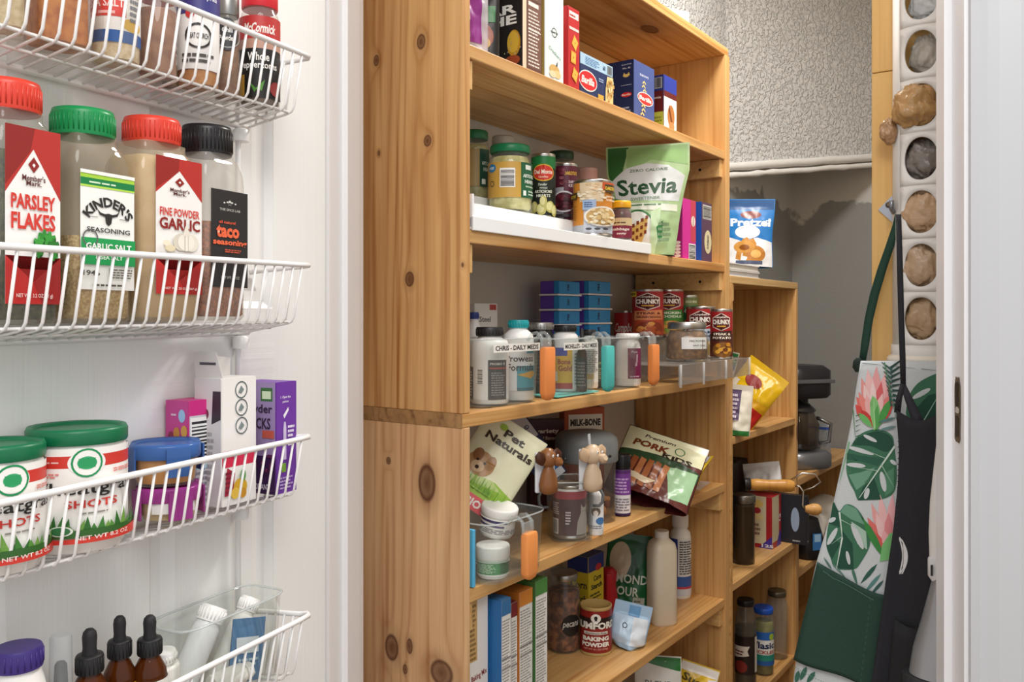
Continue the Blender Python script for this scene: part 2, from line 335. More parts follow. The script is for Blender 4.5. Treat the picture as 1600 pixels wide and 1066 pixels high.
def bead(p0, p1, name):
    pts = []
    for i in range(25):
        t = i / 24; p = p0.lerp(p1, t); pts.append(p + Vector((0, 0, .003 * noise.noise(Vector((t * 9, 3, name))))))
    q = MB(); q.tube(pts, [.013 + .003 * noise.noise(Vector((i * .7, name, 0))) for i in range(25)], m_bead, 10); q.tube([p - Vector((0, 0, .026)) for p in pts], [.009 + .003 * noise.noise(Vector((i * .9, 5, name))) for i in range(25)], m_bead, 10); return q
struct(bead(sof(-.03, zl, .004), sof(1, zr_, .004), 1), 'trim_3'); struct(bead(sof(1, zr_, .004), B(.1, UB - .008, .54), 2), 'trim_4')
m_floor = wood('x', '#9a7b58', '#6f5338', key='floorwood', wknots=False)
q = MB(); q.box(-2.4, -2.2, -.04, 2.6, 4.2, 0, m_floor); struct(q, 'floor')
# doorway wall, jambs, stops, casing
m_trim = M('#eeedee', .32); m_jamb = M('#f4f4f8', .32); m_cas_shaded = M('#c4c6ca', .35); SJ0, SJ1, NL, NRr = 1.01, 1.124, -.495, .2448  # casing is greyed in its colour to stand for the dimmer light on it
struct(rslab(-1.7, 1.02, -H, NL - .02, SJ1, 1.25, m_wall), 'wall_front')
struct(rslab(NRr + .02, SJ0, -H, 1.5, SJ1, 1.25, m_wall), 'wall_front')
struct(rslab(NL - .02, SJ0, .72, NRr + .02, SJ1, 1.25, m_wall), 'wall_front')
q = rslab(NL - .02, 1.018, -H, NL, SJ1, .70, m_trim); struct(rslab(NL, 1.056, -H, NL + .008, 1.094, .70, m_trim, q), 'trim_5')
q = rslab(NRr, SJ0, -H, NRr + .02, SJ1, .70, m_jamb); jr = struct(rslab(NRr - .008, 1.062, -H, NRr, 1.1, .70, m_jamb, q), 'trim_6')
struct(rslab(NL - .02, SJ0, .70, NRr + .02, SJ1, .72, m_trim), 'trim_7')
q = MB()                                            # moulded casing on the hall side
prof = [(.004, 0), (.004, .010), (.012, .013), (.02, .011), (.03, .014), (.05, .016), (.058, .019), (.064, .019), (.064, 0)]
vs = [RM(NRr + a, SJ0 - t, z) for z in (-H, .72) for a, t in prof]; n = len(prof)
q.add(vs, [(i, i + 1, n + i + 1, n + i) for i in range(n - 1)], m_cas_shaded); struct(q, 'trim_8')
q = MB()                                            # rough strike recess cut in the right jamb
s0, s1 = 1.022, 1.05
z0, z1 = zz(684, .985), zz(586, .985)
def jm(s_, z_, dd): return RM(NRr - dd, s_, z_)
def ragged(c, a, b_, n, amp, dd, m):
    pts = []
    for i in range(n):
        an = 2 * pi * i / n; ca, sa = cos(an), sin(an)
        pts.append(jm(c[0] + a * math.copysign(abs(ca) ** .35, ca) + random.uniform(-amp, amp), c[1] + b_ * math.copysign(abs(sa) ** .35, sa) + random.uniform(-amp, amp), dd))
    q.add(pts, [tuple(range(n))], m)
ragged(((s0 + s1) / 2, (z0 + z1) / 2), .012, (z1 - z0) / 2, 28, .0012, .0006, M('#6f5d48', .9))
ragged(((s0 + s1) / 2, (z0 + z1) / 2 + .017), .008, .013, 18, .001, .001, M('#3a2d20', .9)); ragged(((s0 + s1) / 2, (z0 + z1) / 2 - .018), .008, .012, 18, .001, .001, M('#3f3226', .9))
ragged(((s0 + s1) / 2 - .002, (z0 + z1) / 2), .008, .003, 12, .0008, .0012, M('#cfc8bd', .8)); q.obj('strike_recess', jr)

# the open door with its moulded panels
def grainpaint(axis):
    m = bpy.data.materials.new('embossed_white_paint'); m.use_nodes = True; nt = m.node_tree; N = nt.nodes; L = nt.links.new; b = N['Principled BSDF']
    b.inputs['Base Color'].default_value = rgb('#efefed'); b.inputs['Roughness'].default_value = .36
    tc = N.new('ShaderNodeTexCoord'); mp = N.new('ShaderNodeMapping'); mp.inputs['Scale'].default_value = (3, 3, 75) if axis == 'x' else (95, 95, 2.2); L(tc.outputs['Object'], mp.inputs[0])
    n = N.new('ShaderNodeTexNoise'); n.inputs['Scale'].default_value = 2; n.inputs['Detail'].default_value = 3; n.inputs['Distortion'].default_value = .4; L(mp.outputs[0], n.inputs['Vector'])
    bp = N.new('ShaderNodeBump'); bp.inputs['Strength'].default_value = .28; bp.inputs['Distance'].default_value = .0018; L(n.outputs['Fac'], bp.inputs['Height']); L(bp.outputs[0], b.inputs['Normal']); return m
gx, gz = grainpaint('x'), grainpaint('z'); ND = -.6875
door = bpy.data.objects.new('door_1', None); COL.objects.link(door); door['kind'] = 'structure'; door.location = D(ND, .886, -H); door.rotation_euler = (0, 0, RD)
Z = lambda z: z + H                                 # local: x = along the door (0 at the hinge edge, negative to the free edge), y = into the door
q = MB(); q.box(-.756, .008, .01, 0, .03, 2.03, gz); q.obj('slab', door)
for nm, x0, x1 in (('stile', -.096, 0), ('stile', -.421, -.275), ('stile', -.756, -.66)):
    q = MB(); q.box(x0, 0, .01, x1, .009, 2.03, gz); q.obj(nm, door)
rails = [(.01, .2), (Z(-.167), Z(.011)), (Z(.62) - .02, 2.03)]
for a_, b_ in rails:
    for x0, x1 in ((-.275, -.096), (-.66, -.421)):
        q = MB(); q.box(x0, 0, a_, x1, .009, b_, gx); q.obj('rail', door)
for x0, x1 in ((-.275, -.096), (-.66, -.421)):
    for (a_, b_) in ((.2, Z(-.167)), (Z(.011), Z(.60))):
        q = MB(); lv = [(0, .001), (.008, .0075), (.02, .0075), (.034, .002)]; vs = []
        for i_, y_ in lv: vs += [(x0 + i_, y_, a_ + i_), (x1 - i_, y_, a_ + i_), (x1 - i_, y_, b_ - i_), (x0 + i_, y_, b_ - i_)]
        fs = [(4 * k + i, 4 * k + (i + 1) % 4, 4 * k + 4 + (i + 1) % 4, 4 * k + 4 + i) for k in range(3) for i in range(4)] + [(12, 13, 14, 15)]
        q.add(vs, fs, gz); q.obj('panel', door)

# ------------------------------------------------------------------ shelving units along the left wall
W_Z, W_X, W_Y = wood('z'), wood('x', '#e0b97e', '#b98446'), wood('y', '#dcb478', '#bd8a4c')
W_E = wood('x', '#b08a5c', '#7d5c3a', key='endgrain', end=True, wknots=False); W_C = wood('y', '#e6c58c', '#cda566', key='cleatend', end=True, wknots=False); W_L = wood('x', '#dcc08a', '#c3a06a', key='pale')
W_Z2 = wood('z', '#e0b97e', '#bb8950', key='inner')
U0, ML, DP = .943, 1.005, .235
def unit(label, u0):
    return T('shelving_unit', label, 'shelving unit', B(-A, u0, -H), RB)
def brd(p, name, x0, y0, z0, x1, y1, z1, m, bev=.0012):
    q = MB(); cx, cy, cz = (x0 + x1) / 2, (y0 + y1) / 2, (z0 + z1) / 2
    q.box(x0 - cx, y0 - cy, z0 - cz, x1 - cx, y1 - cy, z1 - cz, m, bev); o = q.obj(name, p); o.location = (cx, cy, cz); return o
def screw(o, x, y, z):
    q = MB(); q.loft([(.0032, -.0006), (.0032, .0008)], M('#2a2118', .5, .6), 10); s = q.obj('screw', o); s.rotation_euler = (0, R(-90), 0); s.location = (x, y, z)
def panel_knots(lst, zc):
    out = []
    for px, py, rad, st in lst:
        w_, d_ = bu(px, U0); out.append(((-.009, -(w_ + A) - DP / 2, zz(py, d_) + H - zc), rad, st))
    return out
mu = unit('tall knotty pine shelving unit packed with groceries, nearest the doorway', U0)
zA0, zA, zB, zC, zD, zE, zF = .631, .388, .126, -.134, -.384, -.652, -.925; TH = .02
zc1 = (Z(zA0) + Z(zC)) / 2; zc2 = (0 + Z(zC - TH)) / 2
k1 = panel_knots([(658, 76, .0085, 1.4), (588, 105, .006, 1.5), (668, 231, .0075, 1.2), (640, 447, .009, 1.3), (592, 250, .003, 1.5), (725, 425, .005, 1)], zc1)
k2 = panel_knots([(667, 755, .017, 1.7), (612, 1012, .014, 1.5), (607, 720, .005, 1.2), (640, 1010, .006, 2), (690, 1052, .022, .9), (633, 1046, .005, 1.5)], zc2)
W_S1 = wood('z', '#deb37a', '#a9723c', k1, 'side_up', wknots=False); W_S2 = wood('z', '#e4bf92', '#b4845a', k2, 'side_low', wknots=False)
brd(mu, 'side_panel', 0, 0, Z(zC), .018, DP, Z(zA0) + .02, W_S1); brd(mu, 'side_panel', 0, 0, 0, .018, DP, Z(zC - TH), W_S2)
brd(mu, 'side_panel', ML - .024, 0, 0, ML, DP, Z(zA0) - .02, W_Z2)
for z_ in (zA0, zA, zB, zC, zD, zE, zF, -1.25):
    full = z_ == zC; s_ = brd(mu, 'shelf', 0 if full else .018, 0 if full else .003, Z(z_ - TH), ML - .024 if z_ != zA0 else ML, DP, Z(z_), W_X, .0018)
    if full:
        q = MB(); q.box(-.0006, -DP / 2 + .0, -TH / 2, 0, DP / 2 - .003, TH / 2, W_E); e = q.obj('end_grain', s_); e.location = (-(ML - .024) / 2, 0, 0)
    if z_ not in (zA0, zC):
        for x0, x1 in ((.018, .034), (ML - .041, ML - .024)):
            c_ = brd(mu, 'cleat', x0, .008, Z(z_ - TH) - .042, x1, DP - .01, Z(z_ - TH) - .0005, W_C)
            if x0 > .5:
                screw(c_, -.0085, -.06, .0); screw(c_, -.0085, .06, 0)
brd(mu, 'back_board', .02, DP - .012, Z(zA) + .001, ML - .025, DP - .001, Z(zA0 - TH) - .001, W_X)
U2, L2 = 1.952, .518
u2 = unit('lower pine shelving unit behind the tall one, with a pretzel bag on its top', U2)
y0 = .0; z2 = (.100, -.282, -.63, -.952)
brd(u2, 'side_panel', 0, y0, 0, .016, DP, Z(z2[0] - .018), W_Y); brd(u2, 'side_panel', L2 - .018, y0, 0, L2, DP, Z(z2[0] - .018), W_Z2)
brd(u2, 'shelf', 0, y0, Z(z2[0] - .018), L2, DP, Z(z2[0]), W_L)
for z_ in z2[1:] + (-1.27,): brd(u2, 'shelf', .016, y0 + .002, Z(z_ - .018), L2 - .018, DP, Z(z_), W_X)
brd(u2, 'cleat', .016, y0 + .003, Z(z2[0]) - .06, .03, DP - .01, Z(z2[0]) - .019, W_C)
U3, L3 = 2.474, .69
u3 = unit('low pine shelves in the far corner beyond the two shelving units', U3)
brd(u3, 'side_panel', 0, .004, 0, .018, DP, Z(-.462), W_Z2); brd(u3, 'side_panel', L3 - .018, .004, 0, L3, DP, Z(-.462), W_Z2)
for z_ in (-.462, -.725, -1.0): brd(u3, 'shelf', .018, .006, Z(z_ - .02), L3 - .018, DP, Z(z_), W_X)
# end panel of the shelving on the right, seen edge on past the bag dispenser
UR = 1.372; wL, dL = bu(1362, UR)
ur = T('shelving_end_panel', 'upright yellow pine board behind the hanging aprons and bag dispenser', 'board', B(wL, UR, -H), RB - R(90))
W_R = wood('z', '#efcb85', '#dcb26a', key='right_board')
zj = zz(115, dL); ww = .33
brd(ur, 'board', 0, 0, 0, ww, .02, Z(zj) - .0005, W_R); brd(ur, 'board', 0, 0, Z(zj) + .0005, ww, .02, 2.38, W_R)
q = MB(); q.loft([(.0045, 0), (.0045, .0015)], M('#9c8a66', .5, .5), 12); s = q.obj('screw', ur); s.rotation_euler = (R(90), 0, 0); s.location = (.043, 0, Z(zz(125, dL)))

# ------------------------------------------------------------------ builders for packaged goods
def facing(p): return -math.atan2(p.x, p.y)
def atb(px, wpx, ytop, k, zs, yaw=0):               # round thing on a shelf: location, rotation, radius, height
    u, d = bw(px, k); p = B(-(A + k), u, zs); return p, facing(p) + R(yaw), wpx / 2 * d / F, zz(ytop, d) - zs
ROWZ = [.2235, -.0035, -.190, -.384]
def rowz(i, s): return ROWZ[i] + .014 * (s - .745) + .0024
def atd(px, wpx, ytop, row, n=-.645, yaw=0, z0=0):
    s, d = dn(px, n); z = rowz(row, s) + z0; p = D(n, s, z); return p, facing(p) + R(yaw), wpx / 2 * d / F, zz(ytop, d) - z
def wrap(parent, r, z0, h, base, fn=None, name='label', full=True, arcw=pi):
    P = PR(cyl(r), arcw * r, h, z0, step=r * .14, off=.0006)
    if full: P.mb.loft([(r + .0003, z0), (r + .0003, z0 + h)], M(base, .4), 36, cap0=False, cap1=False)
    else: P.r(-1, 0, 1, 1, base)
    if fn: fn(P)
    return P.obj(name, parent)
STEEL = lambda: M('#c9c8c4', .28, 1)
def tin(name, label, g, base, fn, yaw=0, cat='can', band=.0, top=None, group=None):
    p, rz, r, h = g; t = T(name, label, cat, p, rz + R(yaw), group); q = MB()
    q.loft([(r * .96, 0), (r, .001), (r, .003), (r * .975, .005), (r * .975, h - .005), (r, h - .003), (r, h - .001), (r * .96, h), (r * .93, h), (r * .92, h - .004), (.001, h - .004)], top or STEEL(), 32, cap1=False)
    q.obj('can_body', t); wrap(t, r * .978, .006, h - .012 - band, base, fn); return t
def jar(name, label, g, lid, content, fill, base=None, fn=None, yaw=0, lidh=.014, neck=.82, lab=(.15, .7), glass=None, shoulder=.12, cat='jar', lidmetal=0, full=False, n=2.0, arcw=pi, group=None, liduv=None):
    p, rz, r, h = g; t = T(name, label, cat, p, rz + R(yaw), group); zs = h - lidh - .004; q = MB()
    q.loft([(r * .9, 0), (r, .004), (r, zs - h * shoulder), (r * (neck + .1), zs - h * shoulder * .35), (r * neck * .97, zs), (r * neck * .97, zs + .006)], glass or clear(), 32, n, cap1=False); q.obj('glass', t)
    if content:
        q = MB(); zt = h * fill; pr = [(r * .86, .004), (r * .95, .008)]
        if zt > zs - h * shoulder: pr += [(r * .95, zs - h * shoulder), (r * neck * .93, min(zt, zs) + .0)]
        else: pr += [(r * .95, zt)]
        q.loft(pr, content, 28, n); q.obj('contents', t)
    q = MB(); rl = r * neck + .0015
    q.loft([(rl * 1.0, h - lidh - .001), (rl * 1.03, h - lidh + .001), (rl * 1.03, h - .0025), (rl * .97, h), (rl * .9, h - .0006)], M(lid, .35, lidmetal), 36); q.obj('lid', t)
    if base: wrap(t, r, h * lab[0], h * (lab[1] - lab[0]), base, fn, full=full, arcw=arcw)
    return t
def pill(name, label, g, body, cap, base=None, fn=None, yaw=0, caph=.16, capr=.72, lab=(.1, .68), sh=.72, cat='bottle', mat=None, full=True, arcw=pi, group=None, capmetal=0):
    p, rz, r, h = g; t = T(name, label, cat, p, rz + R(yaw), group); q = MB(); zc = h * (1 - caph)
    q.loft([(r * .93, 0), (r, .003), (r, h * sh), (r * .93, h * (sh + (1 - caph - sh) * .5)), (r * capr * .9, zc - .003), (r * capr * .86, zc + .002)], mat or M(body, .35), 32); q.obj('bottle_body', t)
    q = MB(); q.loft([(r * capr, zc), (r * capr * 1.01, zc + .001), (r * capr * 1.01, h - .002), (r * capr * .95, h)], M(cap, .4, capmetal), 36, flat=False)
    for i in range(24):
        a = 2 * pi * i / 24; x, y = r * capr * 1.012 * cos(a), r * capr * 1.012 * sin(a); q.tube([(x, y, zc + .002), (x, y, h - .003)], .0007, M(cap, .4, capmetal), 4)
    q.obj('cap', t)
    if base: wrap(t, r, h * lab[0], h * (lab[1] - lab[0]), base, fn, full=full, arcw=arcw)
    return t
def carton(name, label, loc, rz, L, Dp, h, col, front=None, left=None, top=None, cat='box', group=None, bev=.0012, right=None):
    t = T(name, label, cat, loc, rz, group); q = MB(); q.box(-L / 2, -Dp / 2, 0, L / 2, Dp / 2, h, M(col, .45), bev); q.obj('carton', t)
    if front: P = PR(flat(-Dp / 2), L - .001, h, 0); front(P); P.obj('front_print', t)
    if left: P = PR(side(-L / 2), Dp - .001, h, 0); left(P); P.obj('side_print', t)
    if top: P = PR(topf(h), L - .001, Dp - .001, -Dp / 2); top(P); P.obj('top_print', t)
    return t
def cb(name, label, x0, x1, x2, ytop, k, zs, col, front=None, left=None, top=None, depth=None, **kw):   # carton squared to the shelf
    u1, d1 = bw(x1, k); u2_, _ = bw(x2, k); h = zz(ytop, d1) - zs
    if depth is None:
        w0, _ = bu(x0, u1); depth = max(.01, -(A + k) - w0)
    return carton(name, label, B(-(A + k) - depth / 2, (u1 + u2_) / 2, zs), RB, u2_ - u1, depth, h, col, front, left, top, **kw)
def cd_(name, label, x0, x1, x2, ytop, row, col, front=None, left=None, top=None, nf=-.614, depth=None, z0=0, **kw):   # carton squared to the door
    s1, d1 = dn(x1, nf); s2, _ = dn(x2, nf); z = rowz(row, s1) + z0; h = zz(ytop, d1) - z
    if depth is None:
        n0, _ = ds(x0, s1); depth = nf - n0
    return carton(name, label, D(nf - depth / 2, (s1 + s2) / 2, z), RD, s2 - s1, depth, h, col, front, left, top, **kw)
class Pouch:                                         # a filled bag: two faces bulging apart, crimped along the top
    def __init__(s, w, h, t, foot=1.0, crimp=.12, wrinkle=.15, seed=0, waist=0, power=.55, round_=0, taper=1.0):
        s.tp = taper
        s.w, s.h, s.t, s.foot, s.crimp, s.wr, s.seed, s.waist, s.pw, s.rd = w, h, t, foot, crimp, wrinkle, seed, waist, power, round_
    def hw(s, v):
        k = (s.tp + (1 - s.tp) * min(1, v / .75)) * (1 - s.waist * sin(pi * min(1, v / .9)) ** 2 * .5)
        if s.rd: k *= min(1, .55 + 3.2 * v) if v < .14 else 1
        return s.w / 2 * k
    def T(s, x, z):
        v = min(1, max(0, z / s.h)); hw = s.hw(v); e = max(0, 1 - (x / hw) ** 2) ** s.pw
        vt = 1 - s.crimp; pv = 0 if v >= vt else (s.foot + (1 - s.foot) * min(1, v / .3)) * (1 - (v / vt) ** 2.2)
        nz = noise.noise(Vector((x * 28 + s.seed, z * 20, s.seed * 1.7))) + .6 * noise.noise(Vector((x * 70, z * 60 + s.seed, 3)))
        return max(.0004, s.t / 2 * pv * e + s.wr * s.t * .5 * nz * (e ** .5) * (.25 + .75 * pv))
    def surf(s): return lambda x, z, o: (lambda X: (X, -s.T(X, z) - o, z))(x * s.hw(min(1, max(0, z / s.h))) / (s.w / 2))
    def build(s, name, parent, mat, back=None, nu=52, nv=60):
        q = MB()
        for sg, m in ((-1, mat), (1, back or mat)):
            def fn(a, b):
                z = b * s.h; hw = s.hw(b); x = (2 * (a if sg < 0 else 1 - a) - 1) * hw; return (x, sg * s.T(x, z), z)
            q.grid(fn, nu, nv, m)
        return q.obj(name, parent)
    def pr(s, rough=.3): return PR(s.surf(), s.w, s.h, 0, step=s.w / 52, stepv=s.h / 60, off=.0012, rough=rough)
def bagthing(name, label, loc, rot, P, mat, fn=None, cat='bag', part='pouch', rough=.3):
    t = T(name, label, cat, loc); t.rotation_euler = rot if isinstance(rot, tuple) else (0, 0, rot); P.build(part, t, mat)
    if fn: p = P.pr(rough); fn(p); p.obj('print', t)
    return t

# ------------------------------------------------------------------ wire rack hung on the door
m_wire = M('#f0efee', .3, coat=.3)
SE = .745
rack = T('door_rack', 'white wire over-door rack with four baskets of spices and jars', 'rack', D(ND, SE, -H), RD)
def zr(i, x): return ROWZ[i] + H + .014 * x
XL = -.615; BY0, BY1, BY2 = -.007, -.071, -.0835
for i in range(4):
    q = MB(); top = .0605
    f = lambda x, y, dz: (x, y, zr(i, x) + dz)
    q.tube([f(XL, BY2, top), f(-.012, BY2, top), f(.006, BY2 + .001, top), f(.011, BY2 + .006, top), f(.008, BY2 + .014, top - .001), f(.004, -.02, top - .004), f(.002, -.004, top - .006)], .0029, m_wire, 10)
    bk_ = q.obj('basket', rack)
    q = MB(); q.tube([f(XL, BY0, -.012), f(-.004, BY0, -.012)], .0034, m_wire, 8); q.obj('back_rail', bk_)
    q = MB(); q.tube([f(XL, BY1 + .006, -.0005), f(-.006, BY1 + .006, -.0005)], .0016, m_wire, 6); q.tube([f(XL, -.04, -.007), f(-.006, -.04, -.007)], .0016, m_wire, 6); q.obj('cross_rail', bk_)
    q = MB(); q.tube([(0, BY0, -.012), (0, BY1 + .007, -.0022), (0, BY1 + .002, -.0005), (0, BY1 - .0015, .0045), (0, BY2, top)], .00135, m_wire, 6); w0 = None
    x = -.006; j = 0
    while x > XL:
        if w0 is None: w0 = q.obj('wire', bk_); o = w0
        else: o = w0.copy(); COL.objects.link(o)
        o.location = (x, 0, zr(i, x)); x -= .014
    q = MB()
    for a in (.2, .42, .64, .85):                      # wires of the basket's end
        yb = BY1 + (BY0 - BY1) * a; yt = BY2 + .01 + (-.02 - BY2 - .01) * a; q.tube([f(-.004, yb, -.0015 - .01 * a), f(.005 - .002 * a, yt, top - .003)], .00135, m_wire, 6)
    q.obj('end_wire', bk_)
for x, z0_, z1_ in ((-.018, .75, 2.0), (-.60, .75, 2.0)):
    q = MB(); q.tube([(x, -.005, z0_), (x, -.005, z1_)], .0030, m_wire, 8); q.obj('upright_rod', rack)
for i in range(4):
    q = MB(); q.loft([(.009, 0), (.009, .012), (.006, .014)], m_wire, 14); o = q.obj('clamp_knob', rack); o.location = (-.019, -.010, zr(i, 0) - .03); 

# big square spice bottles of the second basket
def spice(label, x1, x2, ytop, row, depth, cap, content, fill, fn, lab, body=None, haze='#efe9de', dens=.2, name='spice_bottle', caph=.115, nf=-.6190):
    s1, d1 = dn(x1, nf); s2, _ = dn(x2, nf); sc = (s1 + s2) / 2; z = rowz(row, sc); n = nf - depth / 2; p = D(n, sc, z); h = zz(ytop, p.y) - z
    t = T(name, label, 'spice jar', p, RD); rx, ry = (s2 - s1) / 2, depth / 2; q = MB(); zs = h * (.99 - caph)
    q.loft([(rx * .9, ry * .9, 0), (rx, ry, .004), (rx, ry, h * .70), (rx * .96, ry * .96, h * .76), (rx * .84, ry * .84, h * .815), (rx * .72, ry * .72, h * .84), (rx * .72, ry * .72, zs)], clear(haze, dens, .05), 40, 6, cap1=False)
    q.obj('bottle_body', t); q = MB(); zt = h * fill
    q.loft([(rx * .9, ry * .9, .004), (rx * .965, ry * .965, .006), (rx * .965, ry * .965, min(zt, h * .7))] + ([(rx * .86, ry * .86, h * .8)] if fill > .75 else []), content, 40, 6); q.obj('contents', t)
    q = MB(); rc = min(rx, ry) * .88
    q.loft([(rc, zs), (rc * 1.02, zs + .002), (rc * 1.02, h - .004), (rc * .97, h), (rc * .9, h - .0005)], M(cap, .33), 40)
    for i in range(40):
        a = 2 * pi * i / 40; q.tube([(rc * 1.02 * cos(a), rc * 1.02 * sin(a), zs + .003), (rc * 1.02 * cos(a), rc * 1.02 * sin(a), h - .005)], .0006, M(cap, .33), 4)
    q.obj('cap', t)
    P = PR(flat(-ry), rx * 2 * lab[2], h * (lab[1] - lab[0]), h * lab[0], u0=rx * lab[3], off=.0007); fn(P); P.obj('label', t); return t
GOLD = '#c9a53a'
def sprig(P, x, y, s, flip=1):                        # parsley sprig
    for a, r_, c in ((100, 1, '#2f8a34'), (60, .95, '#3c9a3c'), (20, .9, '#2b7a2e'), (150, .85, '#3f9d40'), (-25, .7, '#358c37'), (190, .8, '#2f7d31')):
        cxx, cyy = x + flip * s * .6 * cos(R(a)), y + s * .13 * sin(R(a)); pts = []
        for i in range(18):
            rr = s * (.5 if i % 3 else .30) * r_; an = 2 * pi * i / 18; pts.append((cxx + rr * cos(an), cyy + rr * .21 * sin(an)))
        P.p(pts, c)
def l_parsley(P):
    P.r(-1, 0, 1, 1, '#f3f1ee'); P.p([(-1, 1), (1, 1), (1, .60), (0, .88), (-1, .62)], '#b8312b'); P.p([(-1, 1), (.05, 1), (-.1, .87), (-1, .66)], '#8f2420')
    P.p([(-1, .0), (1, 0), (1, .27), (0, .125), (-1, .27)], '#c62d2a'); P.p([(.0, .12), (1, .27), (1, 0), (.3, 0)], '#a32221')
    P.p([(0, .835), (.2, .79), (0, .745), (-.2, .79)], '#8f2420'); P.p([(0, .80), (.06, .79), (0, .775), (-.06, .79)], '#f3f1ee'); P.t("Member's", 0, .715, .034, .42, '#5d2a28'); P.t('Mark.', 0, .685, .028, .28, '#5d2a28')
    P.t('PARSLEY', -.02, .578, .085, .80, '#d23a30', .03); P.t('FLAKES', -.02, .468, .095, .80, '#d23a30', .03); sprig(P, .42, .315, .5); P.t('NET WT. 3.2 OZ (91 g)', 0, .045, .028, .66, '#f0d5d0')
spice('square Parsley Flakes bottle with red cap and dark green flakes', -4, 97, 130, 1, .056, '#d8402f', speck('#2c2f1e', '#5b5a38', 260, c3='#454a2c'), .72, l_parsley, (.085, .80, .86, .06), haze='#d9d6cc', dens=.12)
def l_kinder(P):
    P.r(-1, 0, 1, 1, '#f4f3ef'); P.r(-1, .93, 1, .97, '#a9d545'); P.r(-1, .875, 1, .935, '#178045'); P.r(-1, .86, 1, .876, '#b7de52'); P.l(-.7, .895, .7, .92, 1, '#d8efcf'); P.r(-1, .97, 1, 1, '#f4f3ef')
    P.arc("KINDER'S", 0, .49, .021, .088, 2.1, '#2b2a28', .035)
    P.p([(-.42, .685), (-.3, .655), (-.14, .645), (0, .652), (.14, .645), (.3, .655), (.42, .685), (.33, .635), (.13, .622), (.1, .57), (0, .545), (-.1, .57), (-.13, .622), (-.33, .635)], '#2b2a28'); P.r(-.75, .61, -.4, .615, '#777'); P.r(.4, .61, .75, .615, '#777')
    P.t('SEASONING', 0, .505, .042, .8, '#3a3937', .02); P.r(-1, .21, 1, .435, '#1d9a52'); P.ring(-.68, .43, .0075, .0013, '#666'); P.t('GARLIC SALT', 0, .365, .055, .84, '#f4f3ef', .03); P.t('& SEA SALT', 0, .275, .035, .5, '#dff2e2')
    P.r(-.02, .05, .02, .19, '#999'); P.t('1946', -.65, .14, .045, .3, '#4a4744'); P.l(.1, .1, .9, .19, 4, '#77706a'); P.l(-.6, .03, .7, .06, 1, '#55504a')
spice("square Kinder's garlic salt bottle with green cap", 117, 211, 175, 1, .056, '#118a4b', speck('#c39f66', '#efdba8', 420, c3='#dbbd84'), .40, l_kinder, (.155, .70, .90, .05), haze='#d3c7b0', dens=.2)
def garlic(P, x, y, s):
    for dx, r_, c in ((-.35, .55, '#d9d2c2'), (.35, .55, '#e6e0d2'), (0, .6, '#efeadd')): P.e(x + dx * s, y, r_ * s, .052 * s / .5, c)
    P.p([(x - .25 * s, y + .08 * s), (x - .06 * s, y + .2 * s), (x + .1 * s, y + .2 * s), (x + .25 * s, y + .08 * s)], '#e9e2d3'); P.r(x - .12 * s, y - .1 * s, x - .08 * s, y + .08 * s, '#bdb3a0'); P.r(x + .12 * s, y - .1 * s, x + .15 * s, y + .08 * s, '#cabfae')
def l_garlic(P):
    P.r(-1, 0, 1, 1, '#f3f1ee'); P.p([(-1, 1), (1, 1), (1, .70), (0, .91), (-1, .73)], '#b8312b'); P.p([(-1, 1), (.0, 1), (-.05, .9), (-1, .76)], '#97251f')
    P.p([(-1, .0), (1, 0), (1, .26), (0, .10), (-1, .26)], '#c62d2a'); P.p([(.0, .1), (1, .26), (1, 0), (.3, 0)], '#a32221')
    P.p([(0, .86), (.2, .825), (0, .79), (-.2, .825)], '#8f2420'); P.p([(0, .835), (.06, .825), (0, .815), (-.06, .825)], '#f3f1ee'); P.t("Member's", 0, .765, .028, .42, '#5d2a28'); P.t('Mark.', 0, .738, .024, .28, '#5d2a28')
    P.t('FINE POWDER', 0, .60, .06, .86, '#d23a30', .02); P.t('GARLIC', 0, .515, .085, .88, '#8f2420', .03); garlic(P, .25, .385, .62); P.e(-.45, .335, .22, .025, '#e4d6b4'); P.e(-.6, .37, .16, .022, '#efe6cf'); P.t('NET WT. 20 OZ (567 g)', 0, .04, .022, .7, '#f0d5d0')
spice('square Fine Powder Garlic bottle with red cap and beige powder', 222, 318, 188, 1, .056, '#d8402f', speck('#d9ba88', '#e6cfa4', 60), .78, l_garlic, (.135, .80, .76, .16), haze='#dccbb0', dens=.3)
def l_taco(P):
    P.r(-1, 0, 1, 1, '#2c2a2b'); P.t('*', 0, .865, .07, .18, '#d8d6d2', .05); P.e(-.3, .87, .05, .008, '#d8d6d2'); P.e(.3, .87, .05, .008, '#d8d6d2'); P.t('THE SPICE LAB', 0, .80, .025, .56, '#b9b6b0')
    P.t('all natural', -.15, .67, .03, .44, '#e05a3c'); P.t('taco', -.12, .575, .13, .62, '#ec6a45', .045); P.t('seasoning', .0, .455, .075, .92, '#ec6a45', .035); P.l(-.3, .36, .6, .4, 2, '#d05a3d'); P.t('NET WT. 24 OZ', 0, .1, .03, .5, '#a9a6a0')
spice('square Taco Seasoning bottle with black cap and black label', 321, 388, 200, 1, .054, '#1d1c1e', speck('#7d3c18', '#bb6830', 330, c3='#9c5224'), .50, l_taco, (.17, .665, .86, .08), haze='#efece4', dens=.18, caph=.135)

